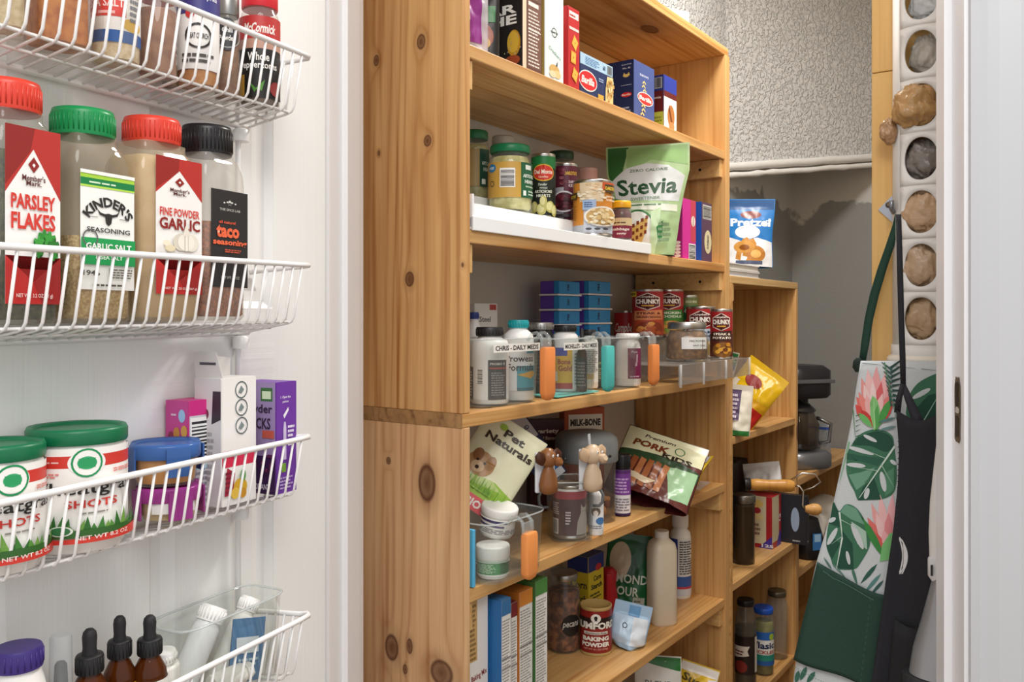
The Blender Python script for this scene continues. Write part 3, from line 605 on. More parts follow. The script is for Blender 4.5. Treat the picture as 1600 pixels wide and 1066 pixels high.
# top basket
def small(name, label, px, wpx, ytop, cap, content, fill, base, fn, lab, row=0, capr=.9, caph=.2, n=-.648, yaw=0, metal=0, sq=2.0, full=False, capn=2):
    p, rz, r, h = atd(px, wpx, ytop, row, n, yaw); h = max(h, .10); t = T(name, label, 'spice jar', p, rz); q = MB(); zc = h * (1 - caph)
    q.loft([(r * .92, 0), (r, .003), (r, zc * .88), (r * .93, zc * .94), (r * capr * .9, zc)], clear('#f1efe8', .08), 32, sq, cap1=False); q.obj('jar_glass', t)
    if content: q = MB(); q.loft([(r * .9, .003), (r * .95, .006), (r * .95, zc * fill)], content, 28, sq); q.obj('contents', t)
    if cap:
        q = MB(); q.loft([(r * capr, zc), (r * capr * 1.02, zc + .001), (r * capr * 1.02, h - .003), (r * capr * .96, h)], M(cap, .35, metal), 32); q.obj('cap', t)
    if base:
        if sq > 3: P = PR(flat(-r), r * 1.8, h * (lab[1] - lab[0]), h * lab[0], off=.0006); P.r(-1, 0, 1, 1, base); fn and fn(P); P.obj('label', t)
        else: wrap(t, r, h * lab[0], h * (lab[1] - lab[0]), base, fn, full=full)
    return t
small('spice_jar', 'pale beige spice jar at the left end of the top basket', 2, 66, -90, '#d7d2c6', speck('#cbb489', '#e0cfa8', 200), .9, None, None, (0, 1), sq=5)
small('spice_jar', 'square jar of bright orange seasoning in the top basket', 90, 78, -80, '#c9561f', speck('#b86428', '#d88a3c', 120), .9, '#e0a335', lambda P: (P.r(-1, 0, 1, .3, '#c9701f'), P.l(-.8, .4, .8, .9, 4, '#7a3c12')), (.42, .85), sq=5, yaw=20)
def l_sea(P): P.r(-1, 0, 1, .16, '#2b5fa6'); P.e(.55, .25, .3, .09, '#e0b53c'); P.r(-.75, .34, .35, .62, '#d7453d'); P.t('SEA SALT', -.2, .52, .11, .5, '#f5dcd8'); P.l(-.7, .37, .3, .44, 1, '#f0b8b3'); P.l(.45, .3, .85, .9, 7, '#777b88'); P.r(-1, .72, 1, 1, '#2c5d9e'); P.t('Natural', -.2, .675, .05, .2, '#444')
small('spice_jar', 'white labelled seasoning jar with red block and blue band', 181, 70, -75, '#2b5fa6', speck('#d8bd92', '#efe0c0', 200), .35, '#f0eee9', l_sea, (.16, .80), sq=2.6, yaw=-8)
small('spice_jar', 'small jar with bright red cap and brown spice', 246, 58, 12, '#d0262f', speck('#8a5a44', '#a97a60', 80), .85, None, None, (0, 1), caph=.27, capr=1.0)
small('spice_jar', 'jar with black cap and white print behind the red-capped jar', 268, 28, -42, '#1f1d1f', speck('#6b4a33', '#8b6a4a', 90), .8, '#eceae4', lambda P: P.l(-.7, .2, .7, .8, 5, '#333'), (.2, .7), n=-.670)
def l_kit(P): P.r(-1, .5, 1, 1, '#3b3a7c'); P.t('BASKET', .15, .86, .1, .56, '#f2f0ee', .03); P.t('BEEF RUB', .15, .76, .05, .4, '#e3e1ee'); P.t('Pepper - Paprika', 0, .65, .06, .62, '#e3e1ee'); P.e(-.25, .5, .14, .045, '#c33b3a'); P.ring(0, .3, .0125, .002, '#33312f'); P.t('MEAT CHURCH', 0, .3, .05, .3, '#33312f'); P.l(-.5, .06, .5, .16, 2, '#55504c')
small('spice_jar', 'spice bottle with purple upper label and white emblem label', 310, 62, -75, '#2b2a55', speck('#b4702e', '#cf8c42', 150), .3, '#efedea', l_kit, (.12, .9), full=True)
def l_chili(P): P.e(0, .5, .8, .5, '#34363a'); P.ring(0, .5, .0145, .0012, '#9a9a98'); P.t('Chili', 0, .62, .15, .36, '#e8e6e2'); P.t('Powder', 0, .38, .17, .55, '#e8e6e2')
p_ = atd(355, 38, -6, 0, -.655); t = small('spice_jar', 'glass Chili Powder jar with metal lid and round dark label', 355, 38, -6, '#8d8c8a', speck('#6d4526', '#8a5c36', 150), .85, None, None, (0, 1), capr=.92, caph=.2, metal=1, n=-.655)
P = PR(cyl(p_[2] * 1.03), p_[2] * 2.2, .034, p_[3] * .45, step=.003, off=.0008); l_chili(P); P.obj('label', t)
def l_mcc(P): P.r(-1, .0, 1, .60, '#1f1e1d'); P.r(-1, .72, 1, 1, '#b8312f'); P.t('McCormick', .05, .85, .12, .52, '#f2e6e0', .03, shear=.15); P.t('Whole', .0, .50, .10, .34, '#efece6', .02); P.t('Peppercorns', .0, .385, .11, .62, '#efece6', .02); P.p([(-.1, .1), (.2, .22), (.1, .08)], '#5a9a3c'); P.p([(-.05, .1), (-.3, .2), (-.12, .06)], '#4c8a34'); P.r(-.85, .02, -.45, .28, '#b98a2c'); P.e(.55, .12, .2, .09, '#8f2f2c')
small('spice_jar', 'red-capped McCormick whole peppercorn jar at the right end of the top basket', 406, 60, -14, '#cf2230', speck('#3a2c22', '#6e5544', 130), .85, '#b98f7c', l_mcc, (.06, .74), caph=.17, yaw=-4, n=-.649)

# third basket
def l_wheat(P):
    P.r(-1, 0, 1, 1, '#f4f2ee'); P.r(-1, .80, 1, .93, '#cf3a2f'); P.l(-.75, .855, -.2, .885, 1, '#f0c9c3'); P.e(.05, .85, .235, .135, '#f4f2ee', 26); P.ring(.05, .85, .0118, .0016, '#1d8f55'); P.e(.05, .85, .12, .07, '#35a86b'); P.r(-.05, .8, .15, .9, '#2a9a5e'); P.l(-.65, .70, -.25, .76, 2, '#e0857c'); P.l(.4, .72, .85, .77, 2, '#e0857c')
    P.t('Wheatgrass', .05, .56, .17, .84, '#262523', .012); P.t('SHOTS', .12, .41, .085, .34, '#cf3a2f', .02); P.l(-.05, .3, .45, .33, 1, '#8c8a84')
    for i in range(26):
        x = -1 + 2 * i / 25; P.p([(x - .06, .10), (x + .06, .10), (x + random.uniform(-.06, .06), .2 + random.random() * .13)], random.choice(('#3f7d33', '#2f6a2b', '#578f3d', '#6f9f45')))
    P.r(-1, .06, 1, .14, '#34632a'); P.r(-.75, .14, -.45, .32, '#2f5b28'); P.e(-.6, .32, .15, .03, '#5f8d48'); P.e(-.25, .14, .14, .055, '#e8efe4'); P.e(-.25, .14, .11, .045, '#3b7a4a'); P.p([(-1, 0), (1, 0), (1, .13), (.2, .06), (-1, .03)], '#cf3a2f'); P.t('NET WT 8.2 OZ', .25, .055, .045, .34, '#f0d0cb')
for px, w_, yt, lb, yw in ((-7, 132, 690, 'green-lidded Wheatgrass Shots tub cut off at the left edge', 14), (121, 148, 664, 'green-lidded Wheatgrass Shots tub beside the stacked snack containers', 6)):
    g = atd(px, w_, yt, 2, -.647); p, rz, r, h = g; r = .0385 if px > 50 else .034; t = T('supplement_tub', lb, 'tub', p, rz + R(yw)); q = MB(); zl = h * .87
    q.loft([(r * .88, 0), (r * .97, .006), (r, .014), (r, zl - .004), (r * .95, zl - .002), (r * .95, zl + .004)], M('#f1efeb', .35), 40); q.obj('tub_body', t)
    q = MB(); q.loft([(r * 1.0, zl), (r * 1.02, zl + .002), (r * 1.02, h - .003), (r * .98, h), (r * .9, h - .001), (r * .86, h - .003)], M('#0f6b45', .38), 48); q.obj('lid', t); wrap(t, r, h * .1, h * .745, '#f4f2ee', l_wheat)
def snap(label, px, w_, ytop, z0, h, lid, content, tag=None, fillh=.6):
    s, d = dn(px, -.648); z = rowz(2, s) + z0; p = D(-.648, s, z); r = w_ / 2 * d / F * .93; t = T('snap_container', label, 'container', p, facing(p)); q = MB()
    q.loft([(r * .80, 0), (r * .84, .002), (r * .94, h - .012), (r * .96, h - .008)], clear('#eef2f0', .08), 36, 2.4, cap1=False); q.obj('glass_dish', t)
    q = MB(); q.loft([(r * .78, .0025), (r * .81, .004), (r * .9, h * fillh)], content, 32, 2.4); q.obj('contents', t)
    q = MB(); q.loft([(r * .98, h - .014), (r, h - .012), (r, h - .003), (r * .96, h), (r * .86, h - .0025)], clear(lid, .75, .15, .6), 40, 2.4)
    for a in (0, 90, 180, 270):
        bm = MB(); c, s_ = cos(R(a - 70)), sin(R(a - 70)); w2 = .011
        v = [(c * rr - s_ * b, s_ * rr + c * b, zz_) for zz_ in (h - .03, h - .004) for rr in (r * .985, r * 1.04) for b in (-w2, w2)]
        q.add(v, [(0, 2, 3, 1), (4, 5, 7, 6), (0, 1, 5, 4), (2, 6, 7, 3), (0, 4, 6, 2), (1, 3, 7, 5)], clear(lid, .75, .15, .6))
    q.obj('snap_lid', t)
    if tag: P = PR(cyl(r * .93), r * 1.7, .013, h * .28, step=.004, off=.0012); P.r(-.6, 0, 1, 1, '#f3f2ef'); P.t(tag, .55, .5, .55, .3, '#222', .02); P.obj('label', t)
s_, d_ = dn(262, -.652); hb = zz(752, d_) - rowz(2, s_)
snap('round glass container with magenta snap lid marked GIN', 264, 104, 752, 0, hb - .001, '#b0439c', M('#dcc08c', .7), 'GIN', .66)
snap('round glass container of orange food with blue snap lid, stacked on top', 259, 112, 688, hb + .0005, zz(688, d_) - rowz(2, s_) - hb, '#4a73b8', M('#cf8a2c', .6), None, .72)
def f_pink(P): P.r(-1, 0, 1, 1, '#d3cfd6'); P.r(-1, .86, 1, 1, '#d42f86'); P.r(.82, .4, 1, .86, '#d42f86'); P.bar(-.95, .42, .8, .84, 11, True); P.l(-.8, .05, .8, .36, 6, '#8a8792'); P.r(-1, .36, 1, .4, '#b9dce8')
def s_pink(P):
    P.r(-1, 0, 1, 1, '#c9478f'); P.r(-1, 0, 1, .3, '#d9d4da'); P.e(.45, .86, .3, .06, '#9fc6e6'); P.l(-.5, .86, .1, .89, 1, '#f0d8e6')
    for x, y, c in ((-.5, .66, '#8f2f4a'), (0, .7, '#c98a3c'), (.5, .62, '#a5324f'), (-.2, .55, '#b9762f'), (.3, .54, '#7a2a52'), (.7, .72, '#d9a04a'), (-.7, .52, '#c23a55')): P.e(x, y, .28, .055, c)
    P.e(.2, .42, .35, .05, '#4aa3d0'); P.l(-.6, .1, .6, .25, 3, '#a08aa8')
cd_('snack_box', 'pink snack box with berry picture and barcode side', 243, 295, 336, 627, 2, '#cf3f8a', f_pink, s_pink, None, nf=-.652, depth=.031)
def f_white(P):
    P.r(-1, 0, 1, 1, '#f1efec'); P.r(-1, .30, 1, .43, '#d02a4c'); P.p([(-1, .43), (-.1, .43), (-.3, .36), (-1, .40)], '#b8203f'); P.p([(1, .43), (.3, .43), (.5, .4), (1, .38)], '#e5e2de')
    for y in (.90, .76, .615): P.ring(.1, y, .0088, .0012, '#4b5658'); P.p([(-.08, y - .02), (.08, y + .035), (.25, y), (.1, y - .03)], '#7d8a8a')
    P.p([(-.9, .08), (-.75, .3), (-.3, .25), (-.45, .08)], '#a6233b'); P.l(-.85, .1, -.4, .28, 5, '#7a1830'); P.e(.0, .13, .4, .07, '#d8a92c'); P.e(-.3, .09, .25, .045, '#e3be4a'); P.e(.15, .08, .2, .04, '#c98f24'); P.e(.15, .22, .16, .05, '#5fa050')
def s_white(P): P.r(-1, 0, 1, 1, '#d9d5d6'); P.p([(.3, .64), (1, .68), (1, .9), (.4, .9)], '#3a2f3a'); P.e(-.2, .72, .3, .045, '#7b3550'); P.l(-.7, .2, .7, .6, 8, '#a9a4a8')
bx = cd_('supplement_box', 'tall white opened carton with three round icons and raised flaps', 303, 346, 400, 592, 2, '#efedea', f_white, s_white, None, nf=-.632, depth=.036)
b0 = [o for o in bx.children if o.name.startswith('carton')][0]; xs = [v.co.x for v in b0.data.vertices]; ys = [v.co.y for v in b0.data.vertices]; hh = max(v.co.z for v in b0.data.vertices); x0, x1, y0_, y1_ = min(xs), max(xs), min(ys), max(ys)
def flap(pts, nm, ink=None):
    a, b, c, d = [Vector(p) for p in pts]; n = (b - a).cross(d - a).normalized() * .0005; q = MB(); vs = [a, b, c, d, a + n, b + n, c + n, d + n]
    q.add(vs, [(0, 3, 2, 1), (4, 5, 6, 7), (0, 1, 5, 4), (1, 2, 6, 5), (2, 3, 7, 6), (3, 0, 4, 7)], M('#e3e0dd', .5))
    if ink: q.add([a.lerp(d, t) + (b - a) * s_ + n * 1.3 for t, s_ in ((.5, .2), (.5, .8), (.6, .8), (.6, .2))], [(0, 1, 2, 3)], M('#55525a'))
    return q.obj(nm, bx)
flap([(x0 + .002, y1_, hh), (x0 + .002, y0_, hh), (x0 - .004, y0_ + .003, hh + .027), (x0 - .004, y1_ - .003, hh + .027)], 'carton_flap', True)
flap([(x0 + .003, y1_ - .001, hh), (x1 - .001, y1_ - .001, hh), (x1 + .004, y1_ + .004, hh + .018), (x0 + .01, y1_ + .004, hh + .024)], 'carton_flap')
def f_pur(P): P.r(-1, 0, 1, 1, '#6f3aa0'); P.t('1. Open the', -.1, .86, .03, .5, '#eadff4'); P.t('packet', -.1, .82, .025, .3, '#eadff4'); P.p([(-.35, .70), (.15, .77), (.2, .74), (-.25, .67)], '#eee8f4'); P.p([(-.35, .3), (-.05, .3), (-.05, .58), (-.12, .64), (-.28, .64), (-.35, .58)], '#cdbfe0'); P.l(.1, .42, .8, .62, 5, '#eadff4'); P.r(-.5, .19, -.1, .27, '#7fae3a'); P.l(-.7, .04, .7, .16, 4, '#b79fd0')
def s_pur(P):
    P.r(-1, 0, 1, 1, '#9a86b4'); P.r(-1, .0, 1, .34, '#3a1a4c'); P.r(.2, .83, .85, .95, '#3a6a3c'); P.r(.28, .85, .77, .92, '#cfe0c0'); P.t('powder', -.05, .75, .1, .9, '#33243f', .02); P.t('STICKS', .05, .63, .1, .7, '#33243f', .02); P.r(.3, .5, .95, .57, '#c05a4a')
    for i in range(26): P.e(random.uniform(-.9, .9), random.uniform(.2, .42), .12, .016, random.choice(('#5a2150', '#7d2f5c', '#43163f')))
    P.t('ANTIOXIDANT', 0, .07, .05, .8, '#d8cfe2')
cd_('drink_mix_box', 'purple drink-powder box at the right end of the third basket', 396, 431, 463, 598, 2, '#6a359b', f_pur, s_pur, None, nf=-.622, depth=.05)

# bottom basket
amber = clear('#6a3410', .5, .05)
pill('vitamin_bottle', 'white vitamin bottle with flat purple cap, bottom basket', atd(28, 82, 1010, 3, -.648), '#f0eeea', '#3d2c78', caph=.13, capr=.86, sh=.66)
def dropper(label, px, w_, ytop, base, fn, yaw=0, n=-.645):
    p, rz, r, h = atd(px, w_, ytop, 3, n); t = T('dropper_bottle', label, 'bottle', p, rz + R(yaw)); q = MB()
    q.loft([(r * .93, 0), (r, .003), (r, h * .50), (r * .93, h * .57), (r * .62, h * .655), (r * .52, h * .675), (r * .52, h * .70)], amber, 28); q.obj('amber_glass', t)
    q = MB(); q.loft([(r * .70, h * .69), (r * .70, h * .805), (r * .66, h * .815), (r * .42, h * .82)], M('#1b1a1c', .5), 28)
    for i in range(20): a = 2 * pi * i / 20; q.tube([(r * .70 * cos(a), r * .70 * sin(a), h * .695), (r * .70 * cos(a), r * .70 * sin(a), h * .80)], .0005, M('#1b1a1c', .5), 4)
    q.obj('collar', t)
    q = MB(); q.loft([(r * .40, h * .815), (r * .35, h * .86), (r * .38, h * .94), (r * .33, h * .975), (r * .19, h * .996), (.0004, h)], M('#232225', .6), 20); q.obj('rubber_bulb', t)
    wrap(t, r, .004, h * .47, base, fn, full=True); return t
p, rz, r, h = atd(95, 40, 992, 3, -.645); t = T('spray_bottle', 'small spray bottle with clear overcap and black collar', 'bottle', p, rz); q = MB()
q.loft([(r * .95, 0), (r, .003), (r, h * .42), (r * .8, h * .47)], amber, 24); q.obj('bottle_body', t); q = MB(); q.loft([(r * .9, h * .46), (r * .9, h * .6), (r * .55, h * .61), (r * .45, h * .8), (r * .3, h * .82)], M('#1c1b1d', .45), 24); q.obj('spray_head', t)
q = MB(); q.loft([(r * .85, h * .6), (r * .8, h * .98), (r * .7, h)], clear('#e8ecee', .15), 24, cap0=False); q.obj('overcap', t)
dropper('amber dropper bottle standing lowest, next to the spray bottle', 140, 58, 982, '#7a4a22', lambda P: P.l(-.6, .2, .6, .7, 4, '#e0cfa0'))
dropper('amber dropper bottle with a yellow label, the middle of three', 187, 50, 962, '#d8a02c', lambda P: (P.t('ARNICA', .1, .75, .22, .4, '#3a2a10'), P.l(-.4, .1, .6, .5, 4, '#5a3c14')), n=-.652)
dropper('amber dropper bottle with a green and white label, beside the clear bin', 234, 52, 961, '#efeee8', lambda P: (P.r(-1, 0, .25, 1, '#1f8a52'), P.t('SUPPLEMENTS', -.35, .8, .14, .44, '#e4f2e4'), P.l(.3, .2, .9, .9, 7, '#55524e')), n=-.638)
# clear bin and what lies in it
def clearbin(label, loc, rz, L, Dp, h, th=.0022, mat=None, flare=.004, name='clear_bin'):
    t = T(name, label, 'bin', loc, rz); m = mat or clear('#f4f7f5', .03, .03); q = MB(); n = 5.5; o = [(L / 2 - flare, Dp / 2 - flare, 0), (L / 2, Dp / 2, h - .003), (L / 2 + .002, Dp / 2 + .002, h)]; i_ = [(a - th, b - th, z) for a, b, z in reversed(o)]; i_[-1] = (i_[-1][0], i_[-1][1], th)
    q.loft(o + i_, m, 48, n); q.obj('bin_body', t); q = MB(); pts = []
    for i in range(48):
        a = 2 * pi * (i + .5) / 48; c, s_ = cos(a), sin(a); pts.append(((L / 2 + .001) * math.copysign(abs(c) ** (2 / n), c), (Dp / 2 + .001) * math.copysign(abs(s_) ** (2 / n), s_), h - .001))
    q.tube(pts, .0013, clear('#e9eeee', .35, .03), 6, closed=True); q.obj('rim', t); return t
s1, _ = dn(300, -.622); s2, _ = dn(448, -.622); s0, _ = ds(205, s1); zb = rowz(3, s2); db = dn(448, -.622)[1]; hb4 = zz(922, db) - zb
binloc = D(-.65, (s1 + s2) / 2 - .004, zb); clearbin('clear plastic bin of toiletries in the bottom basket', binloc, RD, s2 - s1 + .008, .058, hb4)
def inbin(dx, dy, dz): return binloc + Vector((cos(RD) * dx - sin(RD) * dy, sin(RD) * dx + cos(RD) * dy, dz))
def tube_bottle(label, loc, rot, r, h, body, cap, base=None, fn=None, capr=.8):
    t = pill('toiletry_bottle', label, (loc, 0, r, h), body, cap, base, fn, caph=.16, capr=capr, sh=.76, lab=(.1, .65)); t.rotation_euler = rot; return t
tube_bottle('translucent white bottle leaning at the left of the clear bin', inbin(-.066, .004, .003), (R(2), R(-3), RD), .0145, hb4 * .72, '#e6e3dc', '#f2f1ee', '#eceae5', lambda P: P.l(-.3, .1, .6, .9, 7, '#8f8d88'))
tube_bottle('white tube with wide white cap leaning across the clear bin', inbin(-.046, .013, .004), (R(4), R(30), RD), .0135, hb4 * 1.08, '#dfe1e2', '#f4f4f2', None, None, 1.0)
tube_bottle('slim white bottle leaning to the right in the clear bin', inbin(.006, .012, .004), (R(4), R(32), RD), .011, hb4 * 1.02, '#e9e8e2', '#f2f1ee', '#e6e6e0', None, .95)
Pq = Pouch(.05, .062, .012, seed=4, wrinkle=.4); bagthing('foil_packet', 'blue foil packet in the clear bin', inbin(.026, -.010, .004), (R(-6), R(14), RD), Pq, M('#3f77a6', .3), lambda P: (P.r(-.8, .45, .5, .7, '#d9e3ea'), P.l(-.7, .1, .6, .4, 4, '#bcd2e2')), 'packet', 'packet')
t = tube_bottle('small white bottle with red print lying at the bottom of the clear bin', inbin(-.02, -.010, .016), (R(88), 0, RD + R(80)), .0105, .046, '#efede6', '#f4f3ef', '#efede6', lambda P: (P.t('TUMS', 0, .6, .25, .6, '#c23a34', .03), P.l(-.6, .15, .6, .4, 2, '#c23a34')))

# ------------------------------------------------------------------ tall unit, top bay (shelf zA)
Pq = Pouch(.078, .16, .035, seed=9, wrinkle=.4); u_, d_ = bw(766, .05)
bagthing('produce_bag', 'crinkled clear plastic bag of colourful packets on the top shelf', B(-(A + .045), 1.004, zA + .001), RB - R(28), Pq, clear('#ece3ec', .45, .12, 1), lambda P: (P.r(-.8, .02, -.1, .5, '#e0414f'), P.r(.05, .1, .6, .85, '#8b2f86'), P.r(-.1, .3, .05, .8, '#c9d8b0')))
Pq = Pouch(.085, .17, .035, seed=3); bagthing('snack_pouch', 'dark pouch with a food picture between the clear bag and the black box', B(-(A + .065), 1.052, zA + .001), RB - R(72), Pq, M('#241f1e', .35), lambda P: (P.r(-.9, .35, .9, .5, '#2f7a3c'), P.e(.3, .22, .55, .14, '#9c4a2c'), P.e(.1, .3, .3, .06, '#cf6a45'), P.e(.5, .16, .25, .06, '#c9a03c')))
def s_star(P):
    P.r(-1, 0, 1, 1, '#262322'); P.t('STAR', .17, .475, .075, .70, '#efece4', .035); P.t('THE', .33, .39, .075, .54, '#efece4', .035); P.e(.80, .20, .17, .105, '#b98a2a', 24); P.e(.78, .21, .15, .085, '#d2ab3d', 24); P.e(.76, .065, .2, .04, '#9c4a2c')
    for i in range(14): P.e(random.uniform(.55, .98), random.uniform(.03, .3), .012, .006, '#c9b48a')
def f_nut1(P): P.r(-1, 0, 1, 1, '#6b4a3c'); P.r(-1, 0, -.62, 1, '#ecd2b4'); P.nut(-.5, .02, .95, .56, 16, '#7a5548', '#efe6dc'); P.r(-.5, .56, .95, 1, '#6b4a3c'); P.p([(-.3, .6), (.5, .58), (.6, .7), (0, .74)], '#efe9df')
cb('granola_box', 'black carton reading STAR THE with a golden grain ball', 782, 816, 846, -95, .006, zA, '#2b2726', f_nut1, s_star, depth=.15)
def f_crk(P): P.r(-1, 0, 1, 1, '#e7eeee'); P.ring(.0, .47, .008, .0016, '#2f4a44'); P.t('SIMPLE', 0, .47, .02, .4, '#2f4a44'); P.t('Crackers', .05, .27, .035, .7, '#8fb5a6', rot=-.35); P.e(0, .1, .55, .05, '#d6b06a'); P.e(.3, .06, .4, .04, '#e6cb90'); P.p([(.15, .14), (.35, .2), (.3, .14)], '#333'); P.e(-.2, .05, .35, .035, '#ead9b0')
cb('cracker_box', 'white cracker carton with a pale green print', 845, 851, 880, -40, .005, zA, '#d9dfe0', f_crk, lambda P: (P.r(-1, 0, 1, 1, '#cfc9ae'), P.r(.5, 0, 1, 1, '#b99a4e')), depth=.15)
def f_chz(P):
    P.r(-1, 0, 1, 1, '#c12a2c'); P.r(-.8, .87, .85, .95, '#efe3df'); P.l(-.7, .89, .7, .93, 1, '#b0302f'); P.r(-.8, .72, .9, .755, '#e9d3cd')
    for x, y, a in ((.2, .57, .2), (-.1, .38, .7), (.15, .17, .35)): P.p([(x + .62 * cos(a + k * pi / 2) * 1.0, y + .105 * sin(a + k * pi / 2)) for k in range(4)], '#e59a2e'); P.p([(x + .5 * cos(a + k * pi / 2), y + .085 * sin(a + k * pi / 2)) for k in range(4)], '#f0b850'); P.e(x, y, .08, .012, '#b06a1c')
cb('cheese_cracker_box', 'tall red carton with square cheese crackers pictured', 879, 887, 905, 8, .006, zA, '#b0201f', f_chz, lambda P: P.r(-1, 0, 1, 1, '#c5282a'), depth=.15)
def f_bar1(P):
    P.r(-1, 0, 1, 1, '#26355f'); P.r(-1, .74, 1, 1, '#a9c9e0'); P.l(-.7, .78, .2, .96, 5, '#4c79ad'); P.t('60', .45, .87, .12, .08, '#26456e', .03); P.bar(.65, .76, .95, .98, 9, False, '#9aa8ae'); P.e(-.55, .40, .55, .24, '#e8e6e2', 26); P.e(-.55, .40, .52, .21, '#cf2a2c', 26); P.t('Barilla', -.55, .40, .17, .38, '#f4f0ea', .03, shear=.2); P.l(.1, .5, .42, .6, 2, '#9db4d6'); P.r(.05, .04, .4, .2, '#c9a244')
    P.p([(.5, 0), (1, 0), (1, .72), (.62, .7), (.52, .4)], '#e0c98e')
    for i in range(26): P.e(random.uniform(.6, .97), random.uniform(.04, .66), .05, .05, random.choice(('#caa05a', '#b98a44', '#e8d6a6')), 8)
cb('pasta_box', 'Barilla pasta carton lying on its side with light blue top band', 903, 906, 957, 80, .02, zA, '#2a3a68', f_bar1, None, depth=.1)
def pasta_bits(P, x, y, s=1):
    for i in range(3):
        cx_, cy_ = x + random.uniform(-.2, .25) * s, y + (i - 1) * .05 * s; P.p([(cx_ - .14 * s, cy_ - .01), (cx_, cy_ + .028 * s), (cx_ + .14 * s, cy_ - .005), (cx_ + .1 * s, cy_ - .02 * s), (cx_, cy_ + .008), (cx_ - .1 * s, cy_ - .022 * s)], '#e3c87c')
def f_bar2(P): P.r(-1, 0, 1, 1, '#4a5a92'); P.t('ELBOWS', 0, .8, .035, .42, '#d6dcec'); pasta_bits(P, .2, .62, 1.3); P.e(.1, .42, .78, .11, '#e6e3e0', 24); P.e(.1, .42, .72, .095, '#d33a36', 24); P.t('Barilla', .1, .42, .075, .6, '#f4f0ea', .03, shear=.2); pasta_bits(P, .05, .22, 1.4)
def s_bar2(P): P.r(-1, 0, 1, 1, '#22305c'); P.t('ELBOWS', .75, .93, .02, .18, '#c9d3ea'); P.t('No. 41', .75, .87, .03, .14, '#e6e9f2'); P.p([(.62, .74), (.66, .80), (.7, .77), (.8, .77), (.84, .8), (.88, .75), (.8, .72), (.7, .72)], '#e6cf7a'); P.l(.55, .585, .95, .6, 1, '#b9c4de'); P.e(.75, .43, .2, .04, '#cf2f31'); P.t('Barilla', .75, .43, .03, .16, '#f2ece6', shear=.2); P.l(.52, .04, .97, .25, 4, '#98a6c8')
cb('pasta_box', 'Barilla elbow pasta carton standing upright', 958, 990, 1022, 92, .03, zA, '#27366a', f_bar2, s_bar2, depth=.12)
def f_cook(P): P.r(-1, 0, 1, 1, '#efe6de'); P.r(-1, .72, 1, 1, '#2f3f9e'); P.r(-1, .62, 1, .72, '#6a2320'); P.e(.1, .3, .55, .2, '#b8763e'); P.p([(-.2, .5), (.35, .18), (.2, .12), (-.3, .4)], '#7a3f1e'); P.e(.2, .12, .4, .08, '#c98c58')
def s_cook(P): P.r(-1, 0, 1, 1, '#c5ce4e'); P.r(-1, .34, 1, .72, '#6a2320'); P.r(-1, .72, 1, 1, '#2b3a8c'); P.bar(.3, .76, .95, .96, 9, False, '#aab0b4'); P.t('Brownie', .6, .6, .05, .3, '#e8d8c8'); P.l(.4, .04, .95, .28, 4, '#8b9434')
cb('brownie_mix_box', 'blue, maroon and lime cookie-mix carton at the right end of the top shelf', 1022, 1037, 1057, 116, .022, zA, '#2b3a8c', f_cook, s_cook, depth=.1)
Pq = Pouch(.12, .07, .05, seed=5, wrinkle=.5); bagthing('plastic_pack', 'clear plastic wrapped pack on top of the tall shelving unit', B(-(A + .09), 1.80, zA0 + .001), RB - R(30), Pq, clear('#cfd8dc', .3, .1), lambda P: (P.r(-.9, .1, -.3, .6, '#8fb0cc'), P.r(.1, .1, .4, .7, '#e8e6d0'), P.r(.5, .2, .9, .6, '#7f9ab8')))

# ------------------------------------------------------------------ second bay: stepped riser with jars and cans (shelf zB)
ua, ub = .966, bw(1016, 0)[0]
rs = T('stepped_riser', 'white plastic stepped shelf organizer under the jars and cans', 'organizer', B(-A, ua, zB), RB); mw = M('#eef0f1', .35)
TI = ((.0, .064, .018), (.064, .135, .05), (.135, .222, .078))
for a, b, h in TI:
    q = MB(); L_ = ub - ua if a == 0 else ub - ua - .09
    q.box(0, a, .002 if a == 0 else h - .03, L_, b, h, mw, .0015); q.box(0, a - .002, h - (.020 if a == 0 else .033), L_, a + .002, h + .0004, mw, .001); o = q.obj('step', rs)
for x_, y_ in ((0, .0), (ub - ua - .1, .066)): q = MB(); q.box(x_, y_, 0, x_ + .004, .22, .05, mw); q.obj('side_support', rs)
Z1, Z2, Z3 = zB + .019, zB + .051, zB + .079
olive = speck('#aaa458', '#e6dfa6', 45, .4, '#c6be78'); olive2 = speck('#7d7540', '#aaa268', 40, .4)
def l_art(P): P.r(-1, 0, .30, 1, '#c9a04a'); P.r(.30, 0, 1, 1, '#1f5f3e'); P.e(-.62, .84, .17, .12, '#2f7fb8'); P.t('FREE', -.62, .84, .07, .1, '#e8f0f4'); P.ring(-.6, .4, .005, .0012, '#3a3a32'); P.bar(-.32, .28, .12, .82, 13, True); P.r(.45, .8, .7, .93, '#e6efe6'); P.t('ARTICHOKE', .66, .62, .1, .30, '#e6efe6', .03); P.t('HEARTS', .64, .46, .1, .22, '#e6efe6', .03); P.l(.45, .3, .9, .37, 1, '#bcd4be'); P.r(.36, .06, .46, .2, '#e6efe6'); P.l(.55, .08, .95, .24, 2, '#bcd4be')
jar('artichoke_jar', 'wide artichoke hearts jar with green lid and tan and green label', atb(797, 68, 229, .096, Z2), '#17744a', olive, .82, '#1f5f3e', l_art, neck=.86, lab=(.20, .72), lidh=.012, shoulder=.16, yaw=2)
